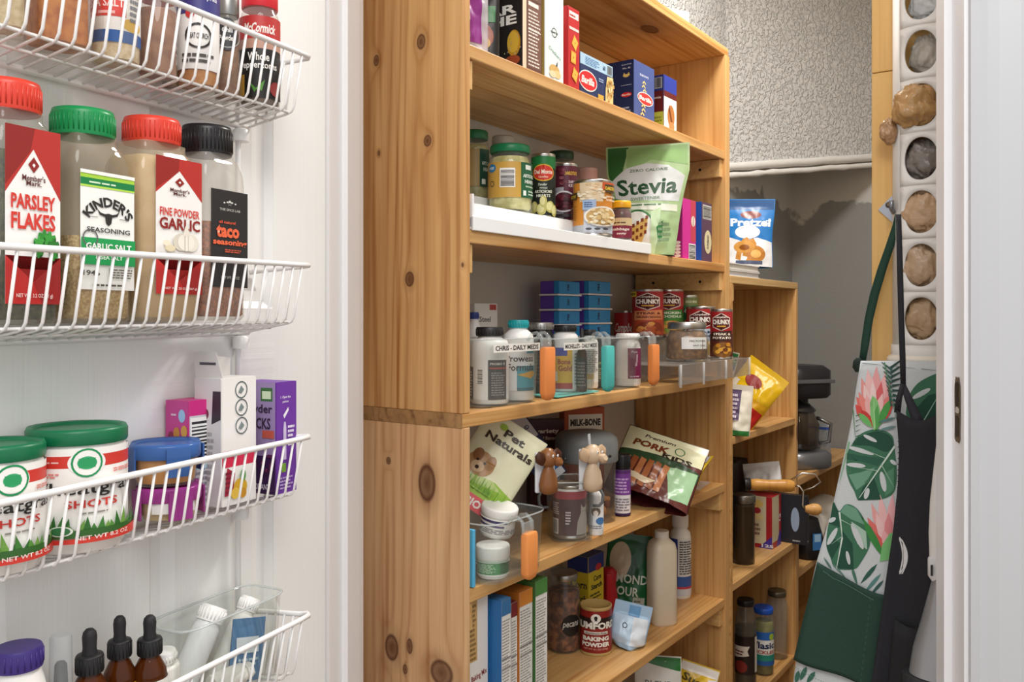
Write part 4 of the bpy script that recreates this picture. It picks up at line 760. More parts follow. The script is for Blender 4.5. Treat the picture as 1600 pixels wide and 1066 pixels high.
jar('artichoke_jar', 'artichoke jar against the left side panel, green lid and dark label', atb(742, 44, 206, .172, Z3), '#1c6a42', olive2, .8, '#1d4a36', lambda P: (P.r(-1, 0, .1, 1, '#9a8250'), P.t('ARTICHOKE', .55, .62, .1, .34, '#d8e4d8'), P.t('HEARTS', .55, .46, .1, .26, '#d8e4d8'), P.r(.2, .06, .4, .2, '#dfe6dc')), neck=.86, lab=(.18, .72), yaw=10)
jar('relish_jar', 'jar with a pale grey lid hidden behind the artichoke jars', atb(786, 36, 214, .178, Z3), '#b9b6ac', olive2, .8, neck=.88)
def l_dm(P):
    P.r(-1, 0, 1, 1, '#1d2620'); P.r(-1, .8, 1, 1, '#1f7a3e'); P.e(0, .72, .62, .145, '#e0b23c', 24); P.e(0, .72, .57, .125, '#d23a2c', 24); P.t('Del Monte', 0, .735, .075, .5, '#f4ead8', .03); P.t('Quality', 0, .645, .04, .26, '#f0d9c0'); P.t('Tender', -.05, .52, .045, .24, '#dfe6d8', shear=.3); P.t('WHOLE', 0, .46, .03, .2, '#dfe6d8'); P.t('ARTICHOKE', 0, .40, .05, .46, '#e9ecdc', .03); P.t('HEARTS', 0, .33, .05, .36, '#e9ecdc', .03)
    for x, y, r_ in ((-.5, .14, .22), (-.1, .1, .25), (.35, .14, .24), (0, .23, .18), (.6, .08, .2), (-.7, .05, .2)): P.e(x, y, r_, .1, '#c6c070'); P.e(x - .04, y + .01, r_ * .7, .07, '#e3dea0')
tin('artichoke_can', 'Del Monte whole artichoke hearts can', atb(849, 38, 242, .102, Z2), '#1d2620', l_dm)
def l_kid(P):
    P.r(-1, 0, 1, 1, '#5d1f33'); P.r(-1, .0, -.1, .6, '#b4b1b8'); P.t('DAKOTA\'S', .3, .86, .07, .38, '#e0b23c', .04); P.t('DARK RED', .45, .7, .05, .3, '#eadde0'); P.t('KIDNEY', .45, .63, .05, .3, '#eadde0')
    for i in range(22): P.e(random.uniform(-.9, 0), random.uniform(.66, .98), .12, .03, random.choice(('#7c3340', '#6a2634', '#93505c')))
    P.e(-.1, .33, .62, .2, '#dedbe0', 26); P.e(-.1, .33, .54, .17, '#4a1420', 26)
    for i in range(26): P.e(-.1 + random.uniform(-.42, .42), .33 + random.uniform(-.12, .12), .1, .032, random.choice(('#5e1c28', '#6f2430', '#421019')))
    P.r(-.5, .04, .6, .1, '#3a3035'); P.l(-.9, .5, -.35, .58, 2, '#5a6aa8')
tin('bean_can', "purple Dakota's dark red kidney beans can", atb(884, 38, 257, .105, Z2), '#5d1f33', l_kid)
jar('pickle_jar', 'jar with a dark green lid behind the kidney bean can', atb(877, 40, 238, .176, Z3), '#24452e', olive2, .8, neck=.9)
tin('tuna_can', 'can with a pink top behind the white bean can', atb(917, 34, 264, .168, Z3), '#d9a9a2', lambda P: P.l(-.6, .5, .6, .8, 2, '#b06a66'), top=M('#d9b3ac', .4))
def l_white(P):
    P.r(-1, 0, 1, 1, '#d68c34'); P.r(-1, .0, -.3, .16, '#b9bcc4'); P.r(-.3, 0, 1, .48, '#c6ccd8'); P.p([(-.45, 1), (.35, 1), (.35, .62), (-.45, .62)], '#e3cfae')
    for i in range(26): P.e(random.uniform(-.5, .4), random.uniform(.63, .98), .09, .022, random.choice(('#efe2c6', '#d9bd90', '#e8c9a2', '#f3ead6')))
    P.p([(.3, 1), (1, 1), (1, .86), (.3, .86)], '#c6562a'); P.p([(.38, .96), (.95, .97), (.92, .80), (.4, .80)], '#4a3a1c'); P.t("DAKOTA'S", .66, .885, .07, .26, '#e8c23c', .04); P.t('GREAT NORTHERN', .68, .72, .035, .26, '#f4e9d2'); P.t('WHITE BEANS', .68, .65, .04, .26, '#f4e9d2')
    P.r(-.95, .66, -.5, .80, '#4a3a1c'); P.t("DAKOTA'S", -.74, .73, .06, .18, '#e8c23c', .03); P.l(-.95, .25, -.5, .6, 9, '#8a5a1c', .35); P.r(-.3, .45, .1, .65, '#9fb4d4'); P.l(-.25, .5, .05, .62, 3, '#44608f')
    P.e(.32, .32, .58, .2, '#e9e6df', 28); P.e(.32, .32, .51, .17, '#c9a468', 28)
    for i in range(46): P.e(.32 + random.uniform(-.42, .42), .32 + random.uniform(-.13, .13), .065, .026, random.choice(('#e6cf9c', '#efdfb8', '#d8b87c', '#f2e8cc')), 10)
    for x in (-.1, .12, .34): P.e(x, .07, .08, .025, '#4a4a50')
tin('bean_can', "Dakota's white beans can with orange label at the front of the riser", atb(926, 61, 284, .033, Z1), '#d68c34', l_white)
jar('relish_jar', 'small maroon jar with a bright yellow lid beside the stevia bag', atb(971, 32, 315, .020, zB + .019), '#e3a91e', speck('#4a1a20', '#6a2a30', 30), .8, '#7a1f38', lambda P: (P.r(-1, .62, 1, 1, '#c9b48a'), P.l(-.6, .72, .6, .85, 1, '#5a4024'), P.t('cabbage', -.05, .42, .18, .56, '#efdfd8', shear=.2), P.t('zesty', 0, .2, .12, .3, '#efdfd8', shear=.2)), neck=.84, lab=(.06, .56), lidh=.012)
Pq = Pouch(.172, .232, .05, seed=12, wrinkle=.10, waist=.1, crimp=.05, foot=.9, taper=.60)
def l_stevia(P):
    P.r(-.98, .0, .98, .985, '#a9c795'); P.p([(-.95, .985), (-.45, .985), (-.62, .72), (-.95, .62)], '#2f6a35'); P.p([(-.5, .97), (.95, .985), (.95, .80), (.1, .86), (-.5, .76)], '#8fb878'); P.p([(-.9, .50), (.9, .47), (.93, .70), (.5, .80), (0, .83), (-.5, .79), (-.9, .68)], '#cfd5d8'); P.p([(-.9, .42), (.9, .38), (.88, .44), (-.88, .48)], '#dfe6d8')
    P.t('ZERO CALORIE', .03, .765, .026, .46, '#56705a', rot=.02); P.t('Stevia', .0, .615, .15, .80, '#1d4a2c', .022, rot=.02); P.t('SWEETENER', -.05, .505, .028, .42, '#6f8a70', rot=.02); P.l(-.75, .44, .75, .462, 1, '#4f7a50')
    P.e(-.3, .19, .60, .215, '#2c6a36', 30); P.e(-.32, .20, .53, .19, '#e4e8e4', 30); P.p([(-.75, .20), (.02, .34), (.0, .24), (-.25, .08), (-.5, .12)], '#d8b265')
    for a in range(4):
        for b in range(3): x, y = -.52 + a * .15 + b * .03, .13 + b * .065 + a * .022; P.p([(x - .045, y - .015), (x + .045, y - .01), (x + .05, y + .022), (x - .04, y + .017)], '#7c3a1e')
    P.p([(.12, .38), (.42, .42), (.36, .12), (.26, .0), (.1, .0)], '#bcd8ac'); P.p([(.3, .24), (.5, .3), (.5, .13), (.36, .14)], '#2f7a42'); P.l(.36, .12, .8, .3, 4, '#7d9a78'); P.p([(-.95, .52), (-.72, .5), (-.7, .40), (-.9, .36)], '#3c7a40')
t = bagthing('stevia_bag', 'pale green Stevia sweetener bag leaning on the second shelf', B(-(A + .045), 1.615, zB + .001), (R(-3), R(-1), -.24), Pq, M('#b3cf9f', .3), l_stevia)
cb('candy_box', 'narrow magenta carton standing right of the stevia bag', 1052, 1066, 1087, 309, .012, zB, '#b02a8c', lambda P: (P.r(-1, 0, 1, 1, '#cf2f96'), P.r(.2, .3, 1, 1, '#c4435a'), P.e(.6, .65, .3, .09, '#f0e4d8'), P.t('SKINNY', .6, .65, .04, .3, '#8a2450', rot=1.5), P.bar(-.1, .0, .95, .27, 10, True, '#dfe0e0')), lambda P: (P.r(-1, 0, 1, 1, '#9c1f78'), [P.e(.78, .05 + i * .055, .16, .026, '#ecdce6') for i in range(5)]), depth=.09)
cb('candy_box', 'narrow blue carton at the right end of the second shelf', 1086, 1096, 1112, 315, .012, zB, '#2f55ae', lambda P: (P.r(-1, 0, 1, 1, '#5a3f58'), P.bar(-.8, .72, .9, .96, 10, True, '#c3c6c4'), P.e(.2, .34, .7, .2, '#d9cfa8'), P.t('SUNMAID', .2, .34, .08, .55, '#3a3050', rot=1.5)), lambda P: P.r(-1, 0, 1, 1, '#2a5cc0'), depth=.09)

# ------------------------------------------------------------------ third bay: medicine bins, pill organizers, soup (shelf zC)
def handlebin(label, ua_, ub_, k0, dep, h, grip, zs, tag=None, floorc=None, gx=-.004):
    L_ = ub_ - ua_; t = clearbin(label, B(-(A + k0 + dep / 2), (ua_ + ub_) / 2, zs), RB, L_, dep, h, name='handled_bin', mat=clear('#f0f4f2', .045, .03)); x = L_ / 2 + gx; y = -dep / 2
    q = MB(); mc = clear('#e8eeee', .16, .03)
    for sx in (-.012, .010): q.tube([(x + sx, y + .002, h - .004), (x + sx, y - .006, h + .006), (x + sx, y - .015, h + .008), (x + sx, y - .023, h + .002), (x + sx, y - .026, h - .012)], .0028, mc, 8)
    q.box(x - .015, y - .027, h - .018, x + .013, y - .0235, h + .001, mc, .001); q.obj('handle_arm', t)
    q = MB(); q.loft([(.004, .003, .006), (.011, .0058, .009), (.0145, .0075, .017), (.0145, .0075, h - .018), (.0135, .0062, h - .0145)], M(grip, .55), 28, 4.5); o = q.obj('handle_grip', t); o.location = (x - .001, y - .028, 0)
    if tag: P = PR(flat(y), L_ * .78, .0125, h * .80, off=.0012); P.r(-1, 0, 1, 1, '#eceae4'); P.t(tag, 0, .5, .6, .92, '#1d1c1c', .03); P.obj('name_label', t)
    if floorc: q = MB(); q.box(-L_ / 2 + .004, -dep / 2 + .004, .0023, L_ / 2 - .004, dep / 2 - .004, .0045, M(floorc, .5)); q.obj('floor_liner', t)
    return t
handlebin("clear bin marked CHRIS'-DAILY MEDS with an orange handle".replace("'", ''), 1.008, 1.168, .008, .125, .103, '#e88d4c', zC, 'CHRIS - DAILY MEDS', gx=-.036)
handlebin("clear bin marked MICHELLE'S - DAILY MEDS with a teal handle", 1.206, 1.353, .008, .12, .100, '#52bdb8', zC, "MICHELLE'S - DAILY MEDS", '#6cc4c0', gx=-.028)
handlebin('clear bin of vitamins with an orange handle, nearest the soup cans', 1.400, 1.529, .008, .12, .098, '#e48a48', zC, gx=-.024)
zb_ = zC + .0035
def l_black(P): P.r(-1, .0, -.62, .78, '#3a2f2c'); P.l(-.95, .08, -.66, .7, 9, '#d8cfc8'); P.bar(-.42, .36, -.22, .75, 10, True, '#efeeea'); P.r(-.05, .0, .62, .95, '#353132'); P.t('PROBIO B', .28, .86, .06, .26, '#dcd8d4'); P.r(.0, .74, .6, .77, '#b84434'); P.l(.05, .1, .55, .68, 10, '#8d8886')
pill('vitamin_bottle', 'large white supplement bottle with black cap and dark label', atb(765, 60, 511, .045, zb_), '#f1f0ee', '#232224', '#f1f0ee', l_black, caph=.12, capr=.7, lab=(.06, .60), sh=.76)
def l_teal(P): P.r(-1, 0, 1, 1, '#eceeee'); P.r(-.1, .0, .95, .62, '#3f9fb0'); P.t('Prowess', .05, .80, .16, .62, '#2a3336', .02); P.t('Formula', .1, .58, .17, .6, '#22373c', .02); P.p([(-.1, .4), (.6, .5), (.9, .42), (.5, .3)], '#d9a63c'); P.r(-.1, 0, .95, .08, '#2a6f80'); P.r(.3, .93, .75, 1, '#4aa6b8')
pill('vitamin_bottle', 'white supplement bottle with teal cap and teal label', atb(810, 48, 500, .042, zb_), '#f1f0ee', '#1f9aa0', '#eceeee', l_teal, caph=.10, capr=.66, lab=(.12, .62), sh=.74, yaw=4)
pill('vitamin_bottle', 'dark bottle with a metallic grey lid behind the CHRIS bin', atb(845, 44, 504, .075, zb_), '#1d1b1d', '#9d9c9a', '#242124', lambda P: P.l(-.6, .1, .6, .8, 8, '#55504e'), caph=.1, capr=.9, capmetal=.8)
cb('supplement_box', 'small white K2 carton at the back left of the third shelf', 735, 741, 777, 474, .15, zC, '#e6e3de', lambda P: (P.r(-1, 0, 1, 1, '#e3e0dc'), P.t('Steel', -.1, .83, .06, .5, '#55585a'), P.t('K2', .35, .69, .09, .4, '#a83430', .03), P.r(.3, .93, .9, .99, '#b23a3a')), None, depth=.05)
pill('vitamin_bottle', 'white bottle with blue cap against the left panel on the third shelf', atb(741, 24, 488, .142, zC), '#eeedea', '#3a4f94', caph=.08, capr=.6)
def l_gold(P): P.r(-1, 0, 1, 1, '#e9e8e4'); P.r(-.95, .0, .35, 1, '#e2b02c'); P.r(-.5, .80, .1, 1, '#3f4aa0'); P.t('Bone', -.05, .66, .13, .3, '#a03a28', .03); P.t('Gold', 0, .5, .14, .32, '#a03a28', .03); P.r(-.95, 0, .35, .14, '#b3312a'); P.p([(-.5, .18), (-.35, .2), (-.38, .42), (-.48, .42)], '#efe9dc'); P.l(-.9, .2, -.6, .6, 6, '#8a6a20'); P.l(.45, .1, .95, .9, 10, '#8d8b88')
pill('vitamin_bottle', 'white bottle with black cap and yellow Bone Gold label', atb(883, 42, 508, .056, zb_ + .002), '#efeeec', '#242325', '#e9e8e4', l_gold, caph=.10, capr=.84, lab=(.04, .66), sh=.78)
p, rz, r, h = atb(909, 16, 513, .023, zb_ + .002); t = T('dropper_bottle', 'slim dark dropper bottle in the teal-handled bin', 'bottle', p, rz); q = MB(); q.loft([(r * .95, 0), (r, .002), (r, h * .6), (r * .55, h * .7)], amber, 20); q.obj('bottle_body', t)
q = MB(); q.loft([(r * .62, h * .69), (r * .62, h * .80), (r * .4, h * .81), (r * .34, h * .97), (.001, h)], M('#1c1b1d', .5), 20); q.obj('dropper_cap', t); wrap(t, r, .004, h * .5, '#2c2829', lambda P: P.l(-.6, .1, .6, .9, 8, '#8d867c'))
pill('vitamin_bottle', 'narrow white bottle with printed back label in the teal-handled bin', atb(921, 27, 515, .05, zb_ + .002), '#efeeec', '#2a292b', '#e9e8e4', lambda P: (P.l(-.8, .3, .8, .95, 12, '#8d8b88'), P.r(-.5, .1, .3, .26, '#d9b04a')), caph=.1, capr=.7)
pill('vitamin_bottle', 'dark green labelled bottle at the left of the third medicine bin', atb(941, 32, 528, .07, zb_), '#2b2a26', '#1d1c1e', '#39402c', lambda P: (P.t('Turmeric', .1, .7, .1, .6, '#d8cf9a', rot=.2), P.l(-.7, .1, .7, .5, 6, '#bdb78f')), caph=.1, capr=.8)
pill('vitamin_bottle', 'white bottle with maroon label beside the second orange handle', atb(981, 40, 521, .034, zb_), '#f0efec', '#efeeea', '#efeeec', lambda P: (P.r(.0, .0, .9, 1, '#7a2450'), P.t('Pure', .35, .88, .08, .16, '#e8d8e2'), P.t('Women', .45, .6, .1, .3, '#e8d8e2', rot=1.5), P.l(.1, .05, .8, .12, 1, '#d8b8c8')), caph=.1, capr=.9, lab=(.14, .72))
names = ('topmost', 'second from the top', 'third from the top', 'fourth from the top', 'fifth from the top', 'sixth from the top', 'lowest')
def organizers(xa, xb, xc, ytop, k, which):
    u1, d1 = bw(xb, k); u2_, _ = bw(xc, k); w0, _ = bu(xa, u1); dep = max(.045, -(A + k) - w0); H_ = zz(ytop, d1) - zC; n = 7; st = H_ / n; L_ = u2_ - u1
    for i in range(n):
        t = T('pill_organizer', 'blue and purple pill organizer tray, %s of the %s stack' % (names[n - 1 - i], which), 'pill organizer', B(-(A + k + dep / 2), (u1 + u2_) / 2, zC + i * st), RB, 'stacked pill organizers'); e = .0008
        q = MB(); q.box(-L_ / 2 - .004, -dep / 2, 0, L_ / 2 + .008, dep / 2, .0035, M('#e9e9ee', .4), .0006); q.box(L_ / 2 + .001, -dep / 2 + .004, 0, L_ / 2 + .006, dep / 2 - .01, st * .9, M('#e9e9ee', .4), .001); q.obj('base_tray', t)
        q = MB(); q.box(-L_ / 2, -dep / 2, .0036, L_ / 2, -dep / 2 + dep * .3, st - e, clear('#3a9fe0', .8, .08), .0016); q.obj('blue_lid', t)
        q = MB(); q.box(-L_ / 2, -dep / 2 + dep * .3 + .0005, .0036, L_ / 2, dep / 2, st - e, clear('#6f4cc0', .8, .08), .0016); q.obj('purple_lid', t)
        P = PR(flat(-dep / 2), L_, st, 0); P.t('AM' if i % 2 else 'PM', -.15, .55, .32, .16, '#1d3f6e', .02, rot=1.57); P.obj('day_print', t)
organizers(848, 874, 906, 438, .146, 'left'); organizers(908, 921, 954, 438, .146, 'right')
# soup
def l_chunky(top, pic, sub, new=False):
    def f(P):
        P.r(-1, 0, 1, 1, '#a8232a'); P.p([(-.55, .86), (0, .97), (.55, .86), (.55, .66), (0, .57), (-.55, .66)], '#e8dfd6'); P.p([(-.5, .85), (0, .95), (.5, .85), (.5, .67), (0, .59), (-.5, .67)], '#5c1c1e'); P.t("Campbell's", 0, .875, .06, .36, '#f2ece4', shear=.2); P.t('CHUNKY', 0, .77, .11, .52, '#f4efe8', .05); P.r(-.25, .66, .25, .69, '#d8a83c')
        P.r(-1, .0, 1, .5, top); P.p([(-.6, .55), (.7, .58), (.7, .36), (-.6, .34)], sub[0]); P.t(sub[1], .05, .50, .055, .52, sub[3], .04); P.t(sub[2], .05, .415, .055, .56, sub[3], .04); P.e(.1, .15, .62, .17, pic[0])
        for i in range(14): P.e(.1 + random.uniform(-.45, .45), .15 + random.uniform(-.12, .12), .14, .045, random.choice(pic[1:]), 10)
        if new: P.r(-.9, .88, -.45, 1, '#e3cf3c'); P.t('NEW', -.66, .94, .06, .17, '#2a2a20', .04)
    return f
zr1, zr2 = zC + .0445, zC + .091
ac = T('acrylic_riser', 'clear smoky acrylic two-tier riser under the soup cans and mason jar', 'organizer', B(-A, 1.537, zC), RB); ma = clear('#cfcac4', .22, .04); LL = 1.918 - 1.537
q = MB(); q.box(0, -.058, .0405, LL, -.002, .044, ma, .001); q.box(0, -.002, .0405, LL - .012, .066, .044, ma, .001); q.obj('lower_tier', ac); q = MB(); q.box(0, .066, .087, LL - .012, .142, .0905, ma, .001); q.box(0, .066, .0, LL - .012, .069, .0865, ma, .001); q.obj('upper_tier', ac)
q = MB(); q.box(0, -.058, .004, LL, -.055, .040, ma, .001); q.obj('front_panel', ac)
for x in (.003, .115, .235, LL - .003):
    q = MB(); q.tube([(x, -.0595, .0 if x < .2 else .004), (x, -.0595, .0445)], .0028, clear('#e9ecee', .35, .03), 8); q.obj('rib', ac)
for x in (.01, LL - .03): q = MB(); q.box(x, .0, 0, x + .006, .006, .0405, ma); q.obj('leg', ac)
tin('soup_can', 'small plain red and white Campbell\'s can behind the third bin', atb(978, 37, 485, .186, zC), '#ece8e2', lambda P: (P.r(-1, .52, 1, 1, '#b8262c'), P.t("Campbell's", 0, .74, .2, .7, '#f4ece4', .02, shear=.2), P.e(.1, .5, .14, .06, '#8a7440')))
tin('soup_can', 'Chunky soup can with NEW flash and orange label, upper tier', atb(1012, 49, 452, .105, zr2), '#a8232a', l_chunky('#b5482c', ('#8a3a20', '#cf7a3c', '#e09a50', '#b4552c'), ('#d98a5a', 'STEAK & ', 'CHICKEN NOODLE', '#6a2018'), True))
tin('soup_can', 'Chunky soup can with green label, second on the upper tier', atb(1045, 46, 452, .104, zr2), '#a8232a', l_chunky('#4f8a3c', ('#c98a3c', '#e0b050', '#8aa84a'), ('#3f8a3c', 'CHICKEN', 'NOODLE', '#e8efdc')))
tin('soup_can', 'green Hearty soup can at the back of the upper tier', atb(1076, 30, 461, .078, zr2), '#2f7a45', lambda P: (P.r(-1, .78, 1, 1, '#6f7a4a'), P.t('GOOD SENSE', .2, .88, .06, .4, '#dfe2c4'), P.t('Hearty', .1, .6, .14, .5, '#e4efe0', .02, shear=.1), P.e(.1, .25, .6, .16, '#b06a34')))
tin('soup_can', 'Chunky soup can with pale label behind the mason jar', atb(1095, 45, 479, .034, zr1), '#a8232a', l_chunky('#9fb6c4', ('#d8c48a', '#e8d8a8', '#b89a54'), ('#c6d4de', 'CLAM', 'CHOWDER', '#2a4a6e')))
tin('soup_can', 'Chunky steak and potato can at the right end of the lower tier', atb(1127, 34, 483, -.034, zr1), '#a8232a', l_chunky('#5a2a1c', ('#8a5a24', '#e0a83c', '#c98a2c', '#6a3a1c'), ('#3a1c18', 'STEAK &', 'POTATO', '#efe4d4')))
jar('mason_jar', 'squat mason jar of brown powder with silver lid and white label', atb(1073, 66, 503, -.008, zr1), '#b4b3b0', speck('#5a3a1a', '#8a6230', 120, c3='#70491f'), .80, None, None, lidh=.014, neck=.84, lidmetal=1, n=2.6, shoulder=.22)
o = [o for o in bpy.data.objects if o.name.startswith('mason_jar')][0]; g = atb(1073, 66, 503, -.008, zr1); P = PR(cyl(g[2]), g[2] * 1.3, .024, .026, u0=g[2] * .42, step=.004, off=.0012); P.r(-1, 0, 1, 1, '#e9ebee'); P.t('FIRE POWDER', .2, .68, .16, .66, '#33333a', .02); P.t('HOT CHILI', .3, .3, .14, .5, '#33333a', .02); P.obj('label', o)

# ------------------------------------------------------------------ fourth bay: pet supplies (shelf zD)
handlebin('clear bin of pet jars with an orange handle at the left of the fourth shelf', .985, 1.135, -.022, .15, .088, '#ea944f', zD, gx=-.098)
zd = zD + .003
jar('pet_supplement_jar', 'white jar with green label at the front of the pet bin', atb(770, 49, 850, .010, zd), '#f2f1ee', None, .5, '#4c9a5c', lambda P: (P.r(-1, .86, 1, 1, '#dfe8dc'), P.r(-1, 0, 1, .1, '#eef0ea'), P.l(-.8, .2, .2, .75, 7, '#bfe0c0'), P.r(.3, .15, 1, .82, '#2f6a3a')), neck=1.0, lab=(.10, .62), lidh=.018, glass=M('#eeede9', .4), full=True, shoulder=.02)
t = jar('pet_supplement_jar', 'white jar lying on top of the green labelled jar in the pet bin', (B(-(A + .035), 1.07, zd + .050), RB - R(50), .0265, .046), '#f0efec', None, .5, '#e9e6e0', lambda P: (P.r(-.9, .62, .3, .75, '#55507a'), P.r(-.9, .42, .2, .52, '#55507a'), P.l(-.9, .1, .9, .35, 3, '#8a8790'), P.bar(.5, .05, .85, .35, 8, False)), neck=1.0, lab=(.12, .8), lidh=.012, glass=M('#eeede9', .4), full=True, shoulder=.02); t.rotation_euler = (R(8), R(8), RB - R(50))
q = MB(); q.box(-.003, -.005, 0, .003, .005, .082, M('#58b4e0', .4), .001); one(q, 'blue_divider', 'light blue plastic strip standing at the left end of the pet bin', 'strip', B(-(A + .006), .972, zD + .001), RB)
Pq = Pouch(.108, .150, .035, seed=21, wrinkle=.12, crimp=.06)
def l_petn(P):
    P.r(-.98, 0, .98, .985, '#e3e1bf'); P.p([(-.98, .0), (.98, .0), (.98, .30), (.3, .36), (-.98, .28)], '#9cc04a'); P.p([(-.98, .28), (.2, .36), (.6, .3), (-.98, .2)], '#c3d48a'); P.r(-.98, 0, .98, .15, '#e0626a'); P.t('PROBIOTIC', .0, .075, .085, .8, '#f6efe8', .04)
    P.e(-.35, .45, .42, .13, '#b58a5c'); P.e(-.55, .52, .16, .07, '#8f6238'); P.e(-.1, .5, .15, .08, '#a07444'); P.e(-.4, .41, .2, .06, '#d6b892'); P.e(-.4, .4, .06, .02, '#3a2a20'); P.e(-.5, .47, .04, .014, '#2a1e18'); P.e(-.25, .47, .04, .014, '#2a1e18')
    P.t('Pet', .1, .86, .085, .34, '#3a2c22', .03); P.t('Naturals', .1, .75, .085, .78, '#3a2c22', .03); P.e(-.35, .9, .12, .035, '#9cc04a')
    for i in range(40): x = random.uniform(-.9, .9); P.p([(x - .03, .2), (x + .03, .2), (x + random.uniform(-.05, .05), .27 + random.random() * .1)], random.choice(('#7fae34', '#93c04a', '#6a9a2c')))
bagthing('treat_pouch', 'cream Pet Naturals probiotic pouch tilted in the pet bin', B(-(A + .085), 1.062, zd + .086), (R(-12), R(33), -.06), Pq, M('#dedcba', .4), l_petn)
t = carton('wound_care_box', 'navy and white WOUND CARE carton leaning over the pet bin', B(-(A + .105), bw(868, .105)[0], zD + .085), 0, .052, .025, .135, '#27335e', lambda P: (P.r(-1, .62, 1, 1, '#d9d9de'), P.t('WOUND', 0, .80, .06, .8, '#2a3050', .03), P.t('CARE', 0, .71, .06, .6, '#2a3050', .03), P.r(-1, .0, 1, .16, '#dfe4ea'), P.r(-1, .1, 1, .2, '#3a78c0'), P.l(-.7, .25, .7, .58, 6, '#8a96c0'))); t.rotation_euler = (R(-14), R(-38), -.06)
def bkcarton(name, label, px, k, w_, dep, ytop, zs, col, fn, yaw=0):
    u, d = bw(px, k); p = B(-(A + k), u, zs); return carton(name, label, p, facing(p) + R(yaw), w_, dep, zz(ytop, d) - zs, col, fn)
bkcarton('dog_biscuit_box', 'dark maroon variety biscuit carton at the back of the fourth shelf', 852, .195, .07, .03, 655, zD, '#3a1518', lambda P: (P.r(-1, 0, 1, 1, '#471a1c'), P.t('variety', 0, .87, .06, .7, '#efe2d8', .03), P.t('of flavors', .1, .80, .04, .5, '#e0cfc4')), 15)
bkcarton('dog_biscuit_box', 'red and white MILK-BONE carton behind the grey-lidded canister', 909, .175, .09, .03, 636, zD, '#b0502c', lambda P: (P.r(-1, 0, 1, 1, '#b4532c'), P.r(-.8, .76, .9, .93, '#ece6da'), P.t('MILK-BONE', .05, .845, .075, .76, '#2a2422', .05)), 22)
p, rz, r, h = atb(916, 92, 672, .088, zD); t = T('treat_canister', 'large clear treat canister with a domed grey flip lid', 'canister', p, rz + R(20)); q = MB()
q.loft([(r * .86, 0), (r * .92, .004), (r * .93, h * .66), (r * .9, h * .7)], clear('#d9d6d2', .06), 40, 3, cap1=False); q.obj('canister_body', t)
q = MB(); q.loft([(r * .95, h * .66), (r * 1.0, h * .68), (r * 1.0, h * .87), (r * .96, h * .93), (r * .8, h * .975), (r * .5, h * .995), (.002, h)], M('#868a8b', .45), 40, 3); q.box(-.018, -r * 1.06, h * .80, .018, -r * .9, h * .88, M('#868a8b', .45), .003); q.obj('flip_lid', t)
for i in range(34):
    q = MB(); c = random.choice(('#c9a066', '#8a4a2c', '#e0c48c', '#6a3420', '#b07a44')); a, rr = random.uniform(0, 2 * pi), r * .72 * math.sqrt(random.random()); q.loft([(.004, -.008), (.007, -.006), (.0055, 0), (.007, .006), (.004, .008)], M(c, .7), 8)
    o = q.obj('dog_treat', t); o.location = (rr * cos(a), rr * sin(a), .012 + .005 * (i // 7) * 1.6 + random.random() * .004); o.rotation_euler = (random.uniform(0, 3), random.uniform(0, 3), 0)
P = PR(cyl(r * .935), r * .9, h * .3, h * .28, step=.006, off=.001); P.r(-1, 0, .2, 1, '#4a2a5a'); P.l(-.8, .2, .1, .8, 6, '#b9a0c8'); P.obj('label', t)
pill('supplement_bottle', 'slim bottle with black cap and purple label beside the jerky bag', atb(972, 26, 710, .045, zD), '#2a1838', '#1a191c', '#ece9ee', lambda P: (P.r(-1, .45, 1, .92, '#7a3f9a'), P.r(-1, .92, 1, 1, '#5a2a70'), P.l(-.7, .5, .7, .85, 5, '#c9a8dc'), P.l(-.8, .1, .8, .4, 5, '#8a8690'), P.r(-1, 0, 1, .05, '#3a2050')), caph=.22, capr=.97, lab=(.02, .76), sh=.77)
# pitcher-like cup with a can in it, two dog-shaped clips
cu_, cd2 = bw(890, .04); cup = clearbin('clear square cup with side loops holding a maroon pet-food can', B(-(A + .04), cu_, zD), facing(B(-(A + .04), cu_, 0)) + R(12), .078, .078, .104, name='clear_cup')
for sx in (-1, 1):
    q = MB(); q.tube([(sx * .039, -.01, .085), (sx * .052, -.012, .084), (sx * .057, -.012, .075), (sx * .056, -.012, .062), (sx * .050, -.012, .056), (sx * .039, -.01, .056)], .0028, clear('#8f9496', .5, .04), 8); q.obj('side_loop', cup)
def l_cat(P): P.r(-1, 0, 1, 1, '#4a2a34'); P.r(-1, .78, 1, .95, '#a02c40'); P.r(-1, .95, 1, 1, '#efeeec'); P.bar(-.85, .02, -.45, .35, 10, False); P.l(-.8, .45, -.4, .72, 6, '#c9b8bc'); P.p([(.25, .02), (.85, .02), (.9, .3), (.75, .5), (.8, .66), (.7, .6), (.55, .6), (.45, .68), (.45, .5), (.3, .3)], '#a9a29c'); P.e(.55, .52, .03, .012, '#3a5a3a'); P.e(.68, .52, .03, .012, '#3a5a3a'); P.r(-.2, .2, .1, .6, '#3a2028'); P.l(-.15, .25, .05, .55, 5, '#d8ccd0')
tin('pet_food_can', 'maroon can with a grey cat pictured, inside the clear cup', (B(-(A + .04), cu_, zD + .003), facing(B(-(A + .04), cu_, 0)), .0295, .092), '#4a2a34', l_cat)
pill('pet_shampoo_bottle', 'white bottle with a spotted dog picture behind the clear cup', atb(931, 24, 752, .014, zD), '#efefec', '#e6e4e0', '#eceded', lambda P: (P.e(0, .6, .4, .14, '#7a6a5c'), P.e(0, .55, .2, .1, '#efe6dc'), P.e(.4, .3, .4, .12, '#4a7ab0'), P.l(-.6, .05, .6, .18, 2, '#8a8a90')), caph=.12, capr=.6)
